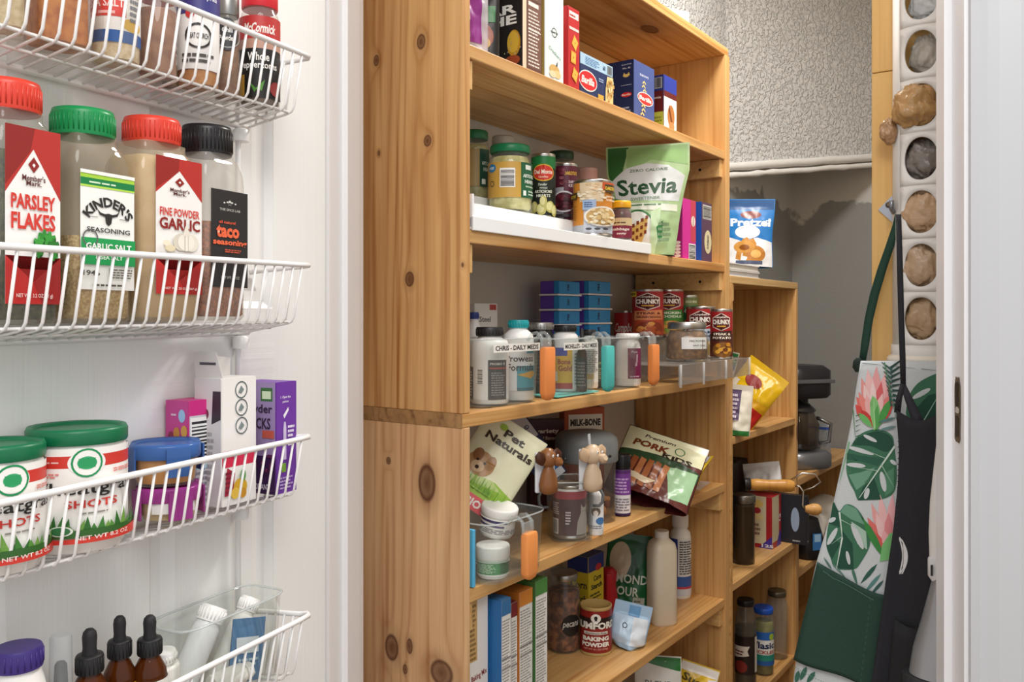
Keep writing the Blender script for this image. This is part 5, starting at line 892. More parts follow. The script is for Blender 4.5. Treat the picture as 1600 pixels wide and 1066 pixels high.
def dogclip(label, px, k, ybase, hpx, c1, c2):
    u, d = bw(px, k); p = B(-(A + k), u, zz(ybase, d)); s = hpx * d / F; t = T('dog_clip', label, 'dog clip', p, facing(p) + R(28)); m1, m2 = M(c1, .3), M(c2, .35)
    q = MB(); q.loft([(s * .10, s * .08, 0), (s * .20, s * .15, s * .06), (s * .21, s * .16, s * .2), (s * .17, s * .13, s * .4), (s * .11, s * .1, s * .52), (s * .08, s * .08, s * .58)], m1, 24); q.obj('body', t)
    q = MB(); q.box(-s * .26, s * .08, s * .02, s * .2, s * .12, s * .85, M('#dfe2e8', .3), s * .03); q.obj('clip_plate', t)
    q = MB(); q.loft([(s * .06, s * .06, s * .55), (s * .18, s * .16, s * .62), (s * .2, s * .18, s * .74), (s * .17, s * .16, s * .87), (s * .06, s * .06, s * .94)], m1, 24); hd = q.obj('head', t)
    q = MB(); q.loft([(s * .04, s * .04, -s * .02), (s * .1, s * .09, s * .02), (s * .105, s * .09, s * .1), (s * .06, s * .05, s * .15)], m1, 18); o = q.obj('muzzle', hd); o.location = (s * .13, -s * .1, s * .66); o.rotation_euler = (R(70), R(40), 0)
    q = MB(); q.loft([(s * .012, s * .012, -s * .03), (s * .035, s * .03, -s * .01), (s * .03, s * .03, s * .02), (s * .008, s * .008, s * .035)], M('#1d1a1a', .25), 12); o = q.obj('nose', hd); o.location = (s * .27, -s * .22, s * .72)
    for sx, hh in ((-1, .9), (.55, .95)):
        q = MB(); q.loft([(s * .01, s * .02, 0), (s * .11, s * .045, -s * .07), (s * .13, s * .05, -s * .2), (s * .02, s * .015, -s * .3)][::-1], m2, 14); o = q.obj('ear', hd); o.location = (sx * s * .27, -s * .10, s * hh); o.rotation_euler = (0, R(14 * sx), 0)
    for sx in (.02, .13): q = MB(); q.loft([(s * .008, s * .008, -s * .03), (s * .03, s * .03, 0), (s * .008, s * .008, s * .03)], M('#f2f1ee', .3), 10); q.loft([(s * .004, s * .004, -s * .012), (s * .014, s * .014, 0), (s * .004, s * .004, s * .012)], M('#151515', .3), 8, ox=s * .008, oy=-s * .022); o = q.obj('eye', hd); o.location = (s * sx, -s * .165, s * .8)
dogclip('glossy brown cartoon dog clip on the rim of the pet bin', 857, -.012, 772, 76, '#8a5a34', '#4a2612'); dogclip('glossy cream cartoon dog clip on the rim of the clear cup', 926, -.01, 768, 78, '#d8bfa2', '#c9ab8a')
q = MB(); q.box(-.003, -.0015, 0, .003, .0015, .03, M('#dfe6ec', .3), .001); one(q, 'plastic_tab', 'thin white plastic tab sticking up behind the cream dog clip', 'tab', B(-(A + .006), bw(922, .006)[0], zz(705, 1.5)), RB, rot=(0, R(-8), RB))
Pq = Pouch(.175, .17, .045, seed=31, wrinkle=.22, crimp=.08)
def l_jerky(P):
    P.r(-.98, 0, .98, .985, '#5a2420'); P.p([(-.98, .985), (.98, .985), (.98, .66), (-.98, .56)], '#dcdcb8'); P.p([(-.98, .60), (.3, .64), (.98, .58), (.98, .42), (-.98, .50)], '#2f4a30'); P.p([(.2, .5), (.95, .56), (.95, .1), (.5, .06), (.35, .3)], '#9cc49a'); P.t('Premium', -.15, .90, .055, .38, '#3a2c22', shear=.25); P.t('PORK', -.3, .75, .12, .44, '#7a3a22', .045, shear=.1); P.t('KIDS', .38, .66, .09, .36, '#33281f', .045); P.ring(.38, .8, .011, .002, '#3f7a4a')
    for i in range(6): x = -.85 + i * .19; P.p([(x, .1), (x + .15, .08), (x + .2, .5), (x + .06, .52)], ('#a5623a', '#8f5230', '#b5744a')[i % 3])
    P.p([(-.9, .2), (-.1, .14), (.1, .22), (-.85, .28)], '#d9c8a8')
bagthing('jerky_bag', 'brown and cream Premium Pork treat bag slouching on the fourth shelf', B(-(A + .035), 1.575, zD + .016), (R(-46), R(16), -.32), Pq, M('#4a1c1a', .28), l_jerky)
Pq = Pouch(.12, .11, .05, seed=33, wrinkle=.5, crimp=.2); bagthing('chip_bag', 'crumpled yellow and clear bag under the jerky bag', B(-(A + .045), 1.715, zD + .012), (R(-58), R(-14), -.9), Pq, M('#d9b92a', .3), lambda P: (P.r(-.9, .7, .9, .98, '#c9cbd6'), P.r(.1, .2, .6, .4, '#b84a78')))
q = MB(); q.box(-.05, -.035, 0, .05, .035, .0022, clear('#e6dfe0', .5)); one(q, 'plastic_sleeve', 'flat clear plastic sleeve on the fourth shelf by the right panel', 'sleeve', B(-(A + .06), 1.855, zD + .0005), RB + R(8))

# ------------------------------------------------------------------ fifth bay: baking goods (shelf zE)
def nutbox(label, x0, x1, x2, ytop, col, top, k=.0, dep=.13, blob=None, name='mix_box'):
    def f(P): P.nut(-.98, .0, .98, 1, 44, '#e3e0da', '#8d8984'); P.r(-.98, .90, .98, 1, top); P.r(-.98, .62, .98, .625, '#333'); P.e(-.3, .1, .4, .03, '#2f6aa8'); P.l(.2, .06, .9, .14, 3, '#3a3a3a')
    def s(P):
        P.r(-1, 0, 1, 1, col)
        if blob: P.e(.5, .35, .4, .12, blob); P.e(.75, .25, .25, .08, blob)
    return cb(name, label, x0, x1, x2, ytop, k, zE, col, f, s, lambda P: P.r(-1, 0, 1, 1, top), depth=dep)
cb('baking_mix_box', 'white baking mix carton with biscuits pictured, against the left panel', 733, 731, 762, 938, .02, zE, '#e9e5de', lambda P: (P.r(-1, 0, 1, 1, '#e6e1da'), P.r(-1, .62, -.1, .98, '#c9a468'), P.l(-.95, .63, -.15, .97, 12, '#8a6a3c'), P.t('Baking Mix', .1, .52, .045, .8, '#8a2f28', .02, rot=.1), P.e(.2, .36, .3, .05, '#d9b06a'), P.e(.4, .28, .35, .05, '#c99a50'), P.e(.0, .2, .25, .03, '#a9bcd0')), None, depth=.12)
nutbox('blue mix carton with a nutrition panel on its front edge', 763, 783, 798, 940, '#2a6aa8', '#3a6fa0', .0)
nutbox('grey mix carton with a dark red top, second of the mix boxes', 797, 798, 808, 944, '#a9a6a4', '#7a2a2c', .01)
nutbox('orange-topped mix carton between the grey and green ones', 806, 811, 832, 927, '#c9762c', '#cf8336', .012)
nutbox('green-topped mix carton, rightmost of the mix boxes', 832, 836, 855, 910, '#3f6a34', '#4a8040', .008)
jar('pecan_jar', 'tall glass jar of pecans with black label and silver lid', atb(881, 50, 893, .148, zE), '#a9a7a2', speck('#3c1c10', '#a0623a', 70, .6, '#6a361e'), .78, None, None, lidh=.012, neck=.8, lidmetal=1)
o = [o for o in bpy.data.objects if o.name.startswith('pecan_jar')][0]; g = atb(881, 50, 893, .148, zE); P = PR(cyl(g[2]), g[2] * 1.3, .042, .035, u0=g[2] * .5, step=.004, off=.0012); P.e(0, .5, 1, .5, '#1a1817', 24); P.t('pecans', -.05, .5, .3, .8, '#d8d4cc', .01, rot=.05, shear=.2); P.obj('label', o)
cb('corn_starch_box', 'yellow and blue Corn Starch carton behind the baking powder', 898, 919, 943, 872, .142, zE, '#d9c02c', lambda P: (P.r(-1, 0, 1, 1, '#dcc634'), P.r(-1, .80, 1, 1, '#26357e'), P.e(.3, .83, .4, .045, '#c4313a'), P.t('Corn', .15, .70, .07, .5, '#2a2a20', .03), P.t('Starch', .05, .60, .07, .72, '#2a2a20', .03), P.l(-.8, .4, .7, .53, 3, '#55502a')), lambda P: (P.r(-1, 0, 1, 1, '#d6bd2a'), P.r(-1, .80, 1, 1, '#222f70'), P.t('Corn', .1, .64, .1, .8, '#26261c', .02), P.t('Starch', .0, .46, .1, .9, '#26261c', .02)), lambda P: P.r(-1, 0, 1, 1, '#26357e'), depth=.05)
def l_rum(P): P.r(-1, 0, 1, 1, '#8f2420'); P.r(-1, .60, 1, .84, '#2a1a18'); P.e(0, .83, .2, .11, '#eeeae2', 20); P.e(.0, .84, .07, .05, '#241a18'); P.r(-.04, .77, .05, .83, '#241a18'); P.t('RUMFORD', 0, .655, .17, .98, '#efece4', .05); P.r(-.5, .445, .5, .515, '#e6e0d8'); P.t('Aluminum-Free', 0, .48, .05, .44, '#2a1a18'); P.t('BAKING', 0, .345, .11, .56, '#f2efe9', .055); P.t('POWDER', 0, .205, .11, .60, '#f2efe9', .055); P.t('NET WT 8.1 OZ (230g)', 0, .095, .05, .5, '#e0a59c')
tin('baking_powder_can', 'red Rumford baking powder can at the front of the fifth shelf', atb(931, 50, 943, .092, zE), '#8f2420', l_rum, top=M('#c2a468', .4))
Pq = Pouch(.112, .175, .05, seed=41, wrinkle=.16, crimp=.06); u_, d_ = bw(980, .135)
bagthing('almond_flour_bag', 'dark green Almond Flour bag behind the light blue bag', B(-(A + .135), u_, zE + .001), (R(-4), R(5), -.14), Pq, M('#1f5a32', .25), lambda P: (P.r(-.97, 0, .97, .98, '#1f5c33'), P.e(-.45, .68, .42, .22, '#c9b494', 24), P.p([(-.2, .5), (.1, .75), (.3, .55), (.1, .4)], '#17472a'), P.t('ALMOND', -.2, .47, .11, .86, '#d6d8c8', .02), P.t('FLOUR', -.25, .32, .11, .6, '#d6d8c8', .02), P.r(.15, .02, .6, .26, '#a9aa9c'), P.l(.2, .05, .55, .24, 5, '#55584c')))
Pq = Pouch(.075, .085, .05, seed=43, wrinkle=.35, crimp=.25, round_=1); u_, d_ = bw(981, .05)
bagthing('sugar_packet', 'crumpled light blue and white bag beside the baking powder', B(-(A + .055), u_, zE + .001), (R(-4), R(12), -.1), Pq, M('#a9c9e6', .35), lambda P: (P.r(-.9, .1, .1, .7, '#bcd6ee'), P.r(.1, .1, .9, .7, '#d6dfe8'), P.ring(-.3, .5, .005, .0016, '#2a3038'), P.r(-.2, .72, .4, .95, '#6aa0d0')))
u_, d_ = bw(951, .15); t = T('measuring_scoop', 'red plastic measuring scoops behind the baking powder', 'scoop', B(-(A + .15), u_, zE), -.1)
q = MB(); q.loft([(.012, 0), (.018, .004), (.02, .05), (.016, .08), (.018, .108), (.010, .116)], M('#b3202a', .35), 20); q.obj('scoop_cup', t); q = MB(); q.box(-.006, -.026, .04, .006, -.018, .110, M('#c4262f', .35), .003); q.obj('scoop_handle', t)
p, rz, r, h = atb(1034, 42, 829, .055, zE); t = T('oat_milk_jug', 'plain off-white plastic jug near the right of the fifth shelf', 'jug', p, rz + R(25)); q = MB(); q.loft([(r * .9, r * .9, 0), (r, r, .005), (r, r, h * .80), (r * .88, r * .88, h * .87), (r * .5, r * .5, h * .92), (r * .46, r * .46, h * .94)], M('#d9cdb8', .35), 32, 3.5); q.obj('jug_body', t); q = MB(); q.loft([(r * .52, h * .93), (r * .52, h)], M('#e9e6df', .4), 24); q.obj('cap', t)
pill('cleaner_bottle', 'white and blue bottle with a printed back label at the right of the fifth shelf', atb(1063, 33, 803, .095, zE), '#eceae4', '#f0efec', '#e4e3e2', lambda P: (P.r(-1, 0, -.15, 1, '#2a3f8a'), P.r(-1, 0, 1, .14, '#c9cdd8'), P.r(-1, .12, 1, .16, '#b83a4a'), P.r(-.15, .16, 1, .34, '#3a5aa0'), P.l(-.05, .38, .9, .98, 14, '#55555c')), caph=.16, capr=.72, lab=(.04, .72), sh=.72)

# ------------------------------------------------------------------ sixth bay (shelf zF)
Pq = Pouch(.10, .19, .05, seed=51, wrinkle=.15, crimp=.06); u_, d_ = bw(1028, .07); bagthing('sweetener_bag', 'white BLEND bag with green top and 75 panel on the sixth shelf', B(-(A + .07), u_, zF + .001), (R(-3), 0, -.16), Pq, M('#e6e6e2', .35), lambda P: (P.r(-.97, .0, .97, .98, '#e2e4e0'), P.p([(-.97, .985), (.97, .985), (.97, .84), (-.2, .90), (-.97, .95)], '#2f7a3c'), P.t('BLEND', .05, .70, .07, .6, '#6a706a', .015), P.r(.0, .45, .7, .62, '#2f7a3c'), P.t('75%', .35, .55, .07, .28, '#dfe9da', .02)))
Pq = Pouch(.088, .135, .05, seed=53, wrinkle=.25, crimp=.12); u_ = 1.838; bagthing('sugar_bag', 'yellow Sugar bag with a rolled white top on the sixth shelf', B(-(A + .06), u_, zF + .001), (R(-8), R(14), -.25), Pq, M('#d9b52a', .35), lambda P: (P.r(-.97, 0, .97, .84, '#dcb82c'), P.r(-.97, .84, .97, .98, '#e9e6e0'), P.t('Sugar', .0, .70, .17, .8, '#5a4a10', .04, rot=-.15, shear=.1), P.e(.1, .35, .5, .18, '#8a5a24'), P.p([(.5, .8), (.97, .84), (.97, .6), (.6, .62)], '#e9e6e0')))

# ------------------------------------------------------------------ second unit
zt = z2[0]
for i, (xx, lb) in enumerate(((.5, 'lower of two thin white books on top of the low unit'), (0, 'upper of two thin white books under the pretzel bag'))):
    q = MB(); t = T('book', lb, 'book', B(-(A + .075), 2.075 - .004 * i, zt + .0165 * i), RB); q = MB(); q.box(-.105, -.066, 0, .105, .066, .0022, M('#e6e6e6', .5)); q.box(-.105, -.066, .0135, .105, .066, .0157, M('#e6e6e6', .5)); q.box(-.105, .062, 0, .105, .066, .0157, M('#dcdcdc', .5)); q.obj('cover', t); q = MB(); q.box(-.103, -.063, .0023, .103, .0615, .0134, M('#cfccc4' if i else '#b9bcc4', .8)); q.obj('pages', t)
Pq = Pouch(.135, .182, .05, seed=61, wrinkle=.12, crimp=.1, waist=.12); u_, d_ = bw(1166, .06)
def l_prz(P):
    P.r(-.97, 0, .97, .985, '#2272b8'); P.r(-.97, .84, .97, .985, '#1f4f86'); P.e(.1, .76, .4, .06, '#7a3a34'); P.t('Pretzel', .1, .645, .12, .78, '#eef2f6', .035); P.p([(-.97, 0), (.97, 0), (.97, .36), (.4, .42), (-.2, .36), (-.97, .45)], '#d8dade'); P.e(.0, .5, .5, .10, '#e8ecf0')
    P.t('3', .0, .24, .26, .5, '#b98038', .07, rot=1.3); P.e(.35, .18, .36, .12, '#b07430'); P.e(.35, .18, .2, .06, '#d9a860'); P.e(-.1, .28, .42, .09, '#c58e46'); P.e(-.1, .27, .2, .04, '#8a4f1c'); P.r(-.4, .03, .6, .08, '#4a5670'); P.l(.7, .62, .92, .7, 2, '#cfe0ee')
bagthing('pretzel_bag', 'blue and white Pretzel bag standing on the books', B(-(A + .06), u_, zt + .034), (R(-4), R(2), -.27), Pq, M('#2a72b4', .25), l_prz)
z21 = z2[1]
Pq = Pouch(.115, .165, .05, seed=63, wrinkle=.2, crimp=.08); u_, d_ = bw(1178, .07)
bagthing('tortilla_chip_bag', 'shiny yellow and red chip bag leaning right in the low unit', B(-(A + .065), 2.12, z21 + .022), (R(-6), R(36), -.5), Pq, M('#e3b91e', .18, coat=.5), lambda P: (P.r(-.97, 0, .97, .42, '#c22a26'), P.p([(-.97, .42), (.97, .36), (.97, .5), (-.97, .48)], '#d8a41c'), P.r(-.97, .0, -.7, .6, '#dfd6c4'), P.e(-.2, .7, .4, .09, '#8f2f2c')))
Pq = Pouch(.12, .21, .05, seed=64, wrinkle=.3, crimp=.08); bagthing('snack_bag', 'white, blue and green organic snack bag behind the chip bag', B(-(A + .15), 2.10, z21 + .003), (R(-5), R(14), -.45), Pq, M('#d9d5c6', .3), lambda P: (P.p([(-.97, .985), (.97, .985), (.97, .78), (-.97, .7)], '#27508f'), P.p([(.1, .985), (.97, .985), (.97, .84), (.2, .82)], '#2f7a45'), P.t('ORGANIC', .45, .91, .06, .5, '#dfe8dc', .02), P.e(0, .55, .3, .08, '#7f9aa0'), P.e(.3, .4, .2, .05, '#4a4480'), P.r(-.97, 0, .97, .08, '#2f7a45')))
Pq = Pouch(.075, .12, .04, seed=66, wrinkle=.3, crimp=.1); bagthing('snack_bag', 'small white bag with purple print at the front of the low unit', B(-(A + .012), 2.005, z21 + .002), (R(-3), R(4), -.4), Pq, M('#e3dfd2', .3), lambda P: (P.r(-.5, .3, .3, .9, '#5a4a6a'), P.l(-.4, .35, .2, .85, 6, '#cfc4d4'), P.r(-.97, 0, .97, .1, '#2f7a3c')))
z22 = z2[2]
jar('glass_canister', 'tall dark glass canister with a metal clamp rim in the low unit', atb(1162, 34, 772, .045, z22), '#8f8e88', M('#2a1c12', .3), .86, lidh=.02, neck=.98, lidmetal=1, glass=clear('#6a5c48', .35), shoulder=.02)
def f_pop(P): P.r(-1, 0, 1, 1, '#cfc3a4'); P.r(-1, 0, 1, .12, '#a8242c'); P.r(.5, .12, 1, 1, '#b0262e'); P.p([(-.2, .0), (1, 0), (1, .2), (.8, .32)], '#4a36a0'); P.t('12', .7, .55, .08, .3, '#efeaf4', .04, rot=1.4)
def s_pop(P): P.r(-1, 0, 1, 1, '#ddd2b4'); P.r(-1, 0, -.75, 1, '#b0262e'); P.r(.6, 0, 1, 1, '#b0262e'); P.r(-1, 0, 1, .08, '#a8242c'); P.t('POPCORN', -.7, .35, .1, .6, '#a8242c', .03, rot=1.57); P.e(0, .85, .4, .08, '#e8c878'); P.e(.1, .6, .3, .07, '#e8d49a'); P.e(.0, .72, .25, .06, '#a8303a'); P.p([(.1, 0), (1, 0), (1, .25)], '#4a36a0'); P.t('125', .7, .05, .06, .4, '#efeaf4', .04); P.l(-.3, .25, .3, .5, 3, '#8a6a5a')
cb('popcorn_box', 'red, white and purple popcorn carton in the low unit', 1178, 1207, 1220, 778, .026, z22, '#d6caa8', f_pop, s_pop, lambda P: P.r(-1, 0, 1, 1, '#b0262e'), depth=.085)
carton('appliance_box', 'wide black appliance carton at the back of the low unit', B(-(A + .178), 2.215, z22), RB, .44, .09, .225, '#232226', lambda P: P.t('ACCENTS', .1, .90, .04, .3, '#77736c'))
t = carton('black_box', 'slim black carton poking out past the right side of the low unit', B(-(A + .01), 2.436, z22), RB, .024, .095, .135, '#26262b', lambda P: (P.r(-1, 0, 1, 1, '#1f1f23'), P.l(-.5, .05, .5, .1, 1, '#aaa')), lambda P: (P.r(-1, 0, 1, 1, '#2a2c34'), P.e(.35, .5, .25, .25, '#9ab0cc'), P.l(.2, .05, .8, .1, 1, '#b9bcc4')))
Pq = Pouch(.10, .075, .04, seed=67, wrinkle=.5, crimp=.15); bagthing('paper_bag', 'crumpled white paper bag lying on the popcorn carton', B(-(A + .06), 2.36, z22 + .158), (R(-30), R(-8), -.3), Pq, M('#dcdde0', .6))
ua_, da_ = bw(1172, -.005); ub_, _ = bw(1238, -.005); zh = zz(750, da_ + .06); t = T('crank_handle', 'turned wooden crank handle with bent wire and round knob', 'handle', B(-(A - .005), ua_, zh), facing(B(-A, ua_, 0)) + R(4)); Lh = .104; mwd = wood('x', '#d3a052', '#b57f37', key='handlewood', wknots=False)
q = MB(); q.loft([(.010, 0), (.013, .004), (.0145, Lh * .15), (.0125, Lh * .42), (.0125, Lh * .5), (.015, Lh * .75), (.0145, Lh * .93), (.010, Lh)], mwd, 24); o = q.obj('grip', t); o.rotation_euler = (0, R(90), 0)
q = MB(); q.loft([(.016, -.012), (.016, .0), (.012, .002)], M('#1d1c1e', .4), 20); o = q.obj('black_ferrule', t); o.rotation_euler = (0, R(90), 0)
q = MB(); q.tube([(Lh, 0, 0), (Lh + .012, -.002, 0), (Lh + .02, -.004, -.012), (Lh + .018, -.006, -.045), (Lh + .024, -.008, -.052)], .0022, STEEL(), 8); q.tube([(Lh - .01, .01, .01), (Lh + .02, .012, .03), (Lh + .05, .012, .028), (Lh + .062, .012, .01), (Lh + .045, .012, -.004), (Lh + .02, .01, -.012)], .0022, STEEL(), 8); q.obj('wire_crank', t)
q = MB(); q.loft([(.007, 0), (.010, .006), (.014, .018), (.0135, .03), (.008, .037), (.001, .039)], wood('x', '#e0b878', '#c8985a', key='knobwood', wknots=False), 20); o = q.obj('knob', t); o.rotation_euler = (0, R(90), 0); o.location = (Lh + .024, -.008, -.053)
z23 = z2[3]
jar('sauce_jar', 'dark narrow-necked sauce jar at the left of the lowest shelf of the low unit', atb(1165, 33, 936, .038, z23), '#171618', M('#1f1610', .3), .7, '#241a16', lambda P: (P.p([(-.9, .4), (.2, .5), (.1, .62), (.25, .75), (-.9, .72)], '#cfc8bc'), P.l(-.7, .5, 0, .65, 2, '#6a3a34'), P.e(-.3, .2, .4, .16, '#7a2a24'), P.r(.6, .05, .9, .98, '#c9c4bc')), neck=.72, lab=(.2, .62), shoulder=.2, glass=clear('#b9b6a8', .12))
jar('pickle_jar', 'blue-lidded Vlasic pickle jar on the lowest shelf of the low unit', atb(1193, 31, 948, .035, z23), '#1f4fae', speck('#5a5a2c', '#7d7a40', 40), .8, '#e6e8e6', lambda P: (P.r(-1, .76, 1, 1, '#2a62b0'), P.t('Vlasic', 0, .6, .2, .8, '#23305a', .03), P.t('PICKLES', .05, .40, .10, .72, '#a8443c', .03), P.r(-1, .0, 1, .32, '#2a8a7a'), P.r(-1, 0, 1, .14, '#2f5fa8'), P.e(.55, .86, .2, .1, '#9ab83c')), neck=.88, lab=(.16, .66), full=True)
jar('empty_jar', 'empty clear glass jar with a dull metal lid, right of the pickle jar', atb(1214, 33, 922, .042, z23), '#6f6a5e', None, .5, None, None, neck=.78, lidmetal=.8, glass=clear('#dfe3e0', .12), shoulder=.16)
# ------------------------------------------------------------------ far corner
u_, d_ = bw(1264, .045); t = T('coffee_maker', 'black and steel drip coffee maker in the far corner', 'coffee maker', B(-(A + .075), u_, -.462), RB - R(35)); mk, mg = M('#232327', .35), M('#7d7f84', .3, .6)
q = MB(); q.loft([(.075, .08, 0), (.08, .085, .006), (.08, .085, .04), (.07, .075, .05)], mg, 32, 3.5); q.obj('base', t); q = MB(); q.box(-.07, .04, .05, .07, .085, .26, mk, .008); q.obj('column', t)
q = MB(); q.loft([(.07, .07, .215), (.078, .078, .225), (.078, .078, .30), (.06, .06, .315)], mk, 32, 4); q.box(-.07, -.082, .262, .07, -.076, .274, mg, .002); q.obj('brew_head', t); q = MB(); q.loft([(.05, .055), (.058, .06), (.06, .13), (.045, .165), (.043, .172)], clear('#5c4c3a', .3), 32); q.obj('carafe', t)
q = MB(); q.loft([(.048, .17), (.05, .176), (.03, .195), (.008, .2), (.008, .208)], M('#3a3a3e', .3), 28); q.obj('carafe_lid', t)
q = MB(); q.tube([(.055, -.02, .07), (.085, -.035, .075), (.09, -.038, .13), (.05, -.02, .15)], .006, M('#8d8f92', .25, .8), 8); q.obj('carafe_handle', t)
Pq = Pouch(.13, .115, .06, seed=71, wrinkle=.5, crimp=.12); u_, d_ = bw(1312, .07); bagthing('zip_bag', 'clear zip bag with a blue seal next to the coffee maker', B(-(A + .09), 2.89, -.461), (R(-6), R(3), -.35), Pq, clear('#c3cdd8', .4, .06), lambda P: (P.r(-.97, .84, .97, .91, '#2a55b4'), P.r(-.5, .1, .5, .5, '#6a7684')))
t = T('hand_blender', 'small black appliance with a blue window on the lower corner shelf', 'appliance', B(-(A + .03), 2.668, -.725), RB - R(40)); q = MB(); q.loft([(.04, .045, 0), (.045, .05, .006), (.042, .045, .05), (.03, .032, .1), (.026, .028, .118)], M('#1c1c20', .35), 28, 3); q.obj('housing', t); P = PR(flat(-.047), .03, .05, .03); P.r(-1, 0, 1, 1, '#3a78b8'); P.r(-.6, .5, .8, .95, '#9cc4e6'); P.obj('window', t)
t = T('paper_towel_roll', 'white paper towel roll lying on the lower corner shelf', 'paper roll', B(-(A + .075), 2.79, -.725 + .062), RB); q = MB(); q.loft([(.061, 0), (.0615, .002), (.0615, .24), (.061, .242), (.021, .242), (.02, .2)], M('#e4e1da', .8), 36, cap1=False); o = q.obj('paper', t); o.rotation_euler = (0, R(90), 0); q = MB(); q.loft([(.0205, 0), (.0205, .243)], M('#b99a6c', .8), 20); o = q.obj('core', t); o.rotation_euler = (0, R(90), 0)

# ------------------------------------------------------------------ right side: bag dispenser, hooks, aprons, hand vacuum
def bup(px, py, u):                                  # point on a plane across the aisle at u: (w, z)
    w_, d_ = bu(px, u); return w_, zz(py, d_)
RX = RB - R(90)                                      # local x = +w (to the right), -y = towards the viewer
# perforated plastic bag dispenser
UDp = UR - .028; wc, dc = bu(1443, UDp); SC = dc / F
dsp = T('bag_dispenser', 'white perforated plastic bag dispenser screwed to the pine board', 'dispenser', B(wc, UDp, zz(560, dc)), RX); m_dsp = M('#ececea', .35)
rad = .045; cell = 82.4 * SC; hole_w, hole_h = .0222, cell * .40; q = MB(); half = 1.35
def dm(x, z): a = x / rad; return (rad * sin(a), .022 - rad * cos(a) * .92, z)
for sg in (-1, 1): q.grid(lambda a, b, sg=sg: dm(sg * (.030 + .0465 * (a if sg > 0 else 1 - a)), 62 * SC - cell * .5 + cell * 9 * b), 8, 1, m_dsp)
for col in (0,):
    for row in range(9):
        z_c = 62 * SC + cell * row - (cell * .5 if col else 0) * 0; x_c = col * .060; n = 40; a0 = []; b0 = []
        for i in range(n):
            an = 2 * pi * i / n + pi / 4; c, s_ = cos(an), sin(an); m_ = max(abs(c), abs(s_)); a0.append((x_c + hole_w * c, z_c + hole_h * s_)); b0.append((x_c + .030 * c / m_, z_c + cell * .5 * s_ / m_))
        vs = [dm(*p) for p in a0] + [dm(*p) for p in b0]; q.add(vs, [(i, (i + 1) % n, n + (i + 1) % n, n + i) for i in range(n)], m_dsp, True)
sh = q.obj('perforated_shell', dsp); md = sh.modifiers.new('thickness', 'SOLIDIFY'); md.thickness = .0022; md.offset = -1
q = MB(); pts = [dm(rad * a, -.004) for a in [-1.68 + 3.36 * i / 14 for i in range(15)]]; q.tube(pts, .0085, M('#efeadf', .4), 10); q.obj('bottom_rim', dsp)
q = MB(); q.grid(lambda a, b: dm(-rad * 1.68 + 3.36 * rad * a, 21 * SC - (21 * SC + .004) * b), 14, 1, m_dsp); o = q.obj('lower_band', dsp); md = o.modifiers.new('thickness', 'SOLIDIFY'); md.thickness = .0022; md.offset = -1
def crumple(label, row, sx, sy, sz, col, dx=0, dy=-.012, dz=0, seed=1, mat=None):
    q = MB(); nu, nv = 56, 40
    def fn(a, b):
        th, ph = 2 * pi * a, pi * b; d = Vector((sin(ph) * cos(th), sin(ph) * sin(th), cos(ph))); r_ = .95 + .22 * noise.noise(d * 1.7 + Vector((seed, 0, 0))) + .16 * abs(noise.noise(Vector((d.x * 4 + seed, d.y * 4, d.z * 1.6 + d.x)))) - .14 * abs(noise.noise(Vector((d.x * 2 + d.z * 3.2, seed, d.y * 3)))) + .05 * noise.noise(d * 9 + Vector((0, 0, seed)))
        return (sx * d.x * r_, sy * d.y * r_, sz * d.z * r_)
    q.grid(fn, nu, nv, mat or M(col, .28, spec=.6, bump=.5, bscale=90)); z_c = 62 * SC + cell * row
    p = dsp.matrix_world if False else None; lx, ly, lz = dx, dy, z_c + dz
    return one(q, 'plastic_bag', label, 'plastic bag', dsp.location + Vector((cos(RX) * lx - sin(RX) * ly, sin(RX) * lx + cos(RX) * ly, lz)), RX)
crumple('crumpled tan plastic bag in the lowest dispenser hole', 0, .027, .016, .034, '#b89a78', dy=-.002, seed=2)
crumple('grey and tan plastic bag bulging from the second hole up', 1, .028, .018, .034, '#c0a486', dx=-.003, dy=-.004, seed=3)
crumple('tan plastic bag crumpled in the third hole up', 2, .028, .019, .034, '#c3a382', dy=-.006, seed=4)
crumple('dark grey plastic bag seen in the fourth hole up', 3, .026, .018, .033, '#77706a', dy=0, seed=5)
crumple('brown plastic bag spilling out of the fifth hole up', 4, .031, .026, .033, '#b9925f', dx=-.009, dy=-.014, seed=6)
crumple('small brown bag tail hanging at the left side of the dispenser', 3, .012, .012, .019, '#b08a64', dx=-.046, dy=-.004, dz=.046, seed=7)
crumple('pale and black plastic bag in the sixth hole up', 5, .024, .014, .030, '#b3aca2', dx=.004, dy=.006, seed=8)
crumple('shiny silver plastic bag in the topmost visible hole', 6, .024, .014, .030, '#c9ccce', dx=.004, dy=.004, seed=9)
# hook plate
wh, zh_ = bup(1399, 326, UR - .003); hk = T('wall_hook', 'square metal hook plate on the pine board beside the dispenser', 'hook', B(wh, UR - .003, zh_), RX); q = MB(); s_ = .024
q.add([(0, 0, -s_), (s_, 0, 0), (0, 0, s_), (-s_, 0, 0), (0, .003, -s_), (s_, .003, 0), (0, .003, s_), (-s_, .003, 0)], [(0, 1, 2, 3), (0, 4, 5, 1), (1, 5, 6, 2), (2, 6, 7, 3), (3, 7, 4, 0)], M('#aeb4c0', .35, .5)); q.obj('plate', hk)
q = MB(); q.tube([(.0, -.001, .004), (.0, -.012, .002), (.002, -.024, -.008), (.002, -.034, -.004), (.002, -.036, .008)], .0035, M('#8f949c', .3, .8), 8); q.obj('hook_arm', hk); q = MB(); q.loft([(.0045, 0), (.0045, .002), (.002, .003)], M('#6f665a', .3, .8), 12); o = q.obj('screw', hk); o.rotation_euler = (R(90), 0, 0); o.location = (-.009, 0, .006)
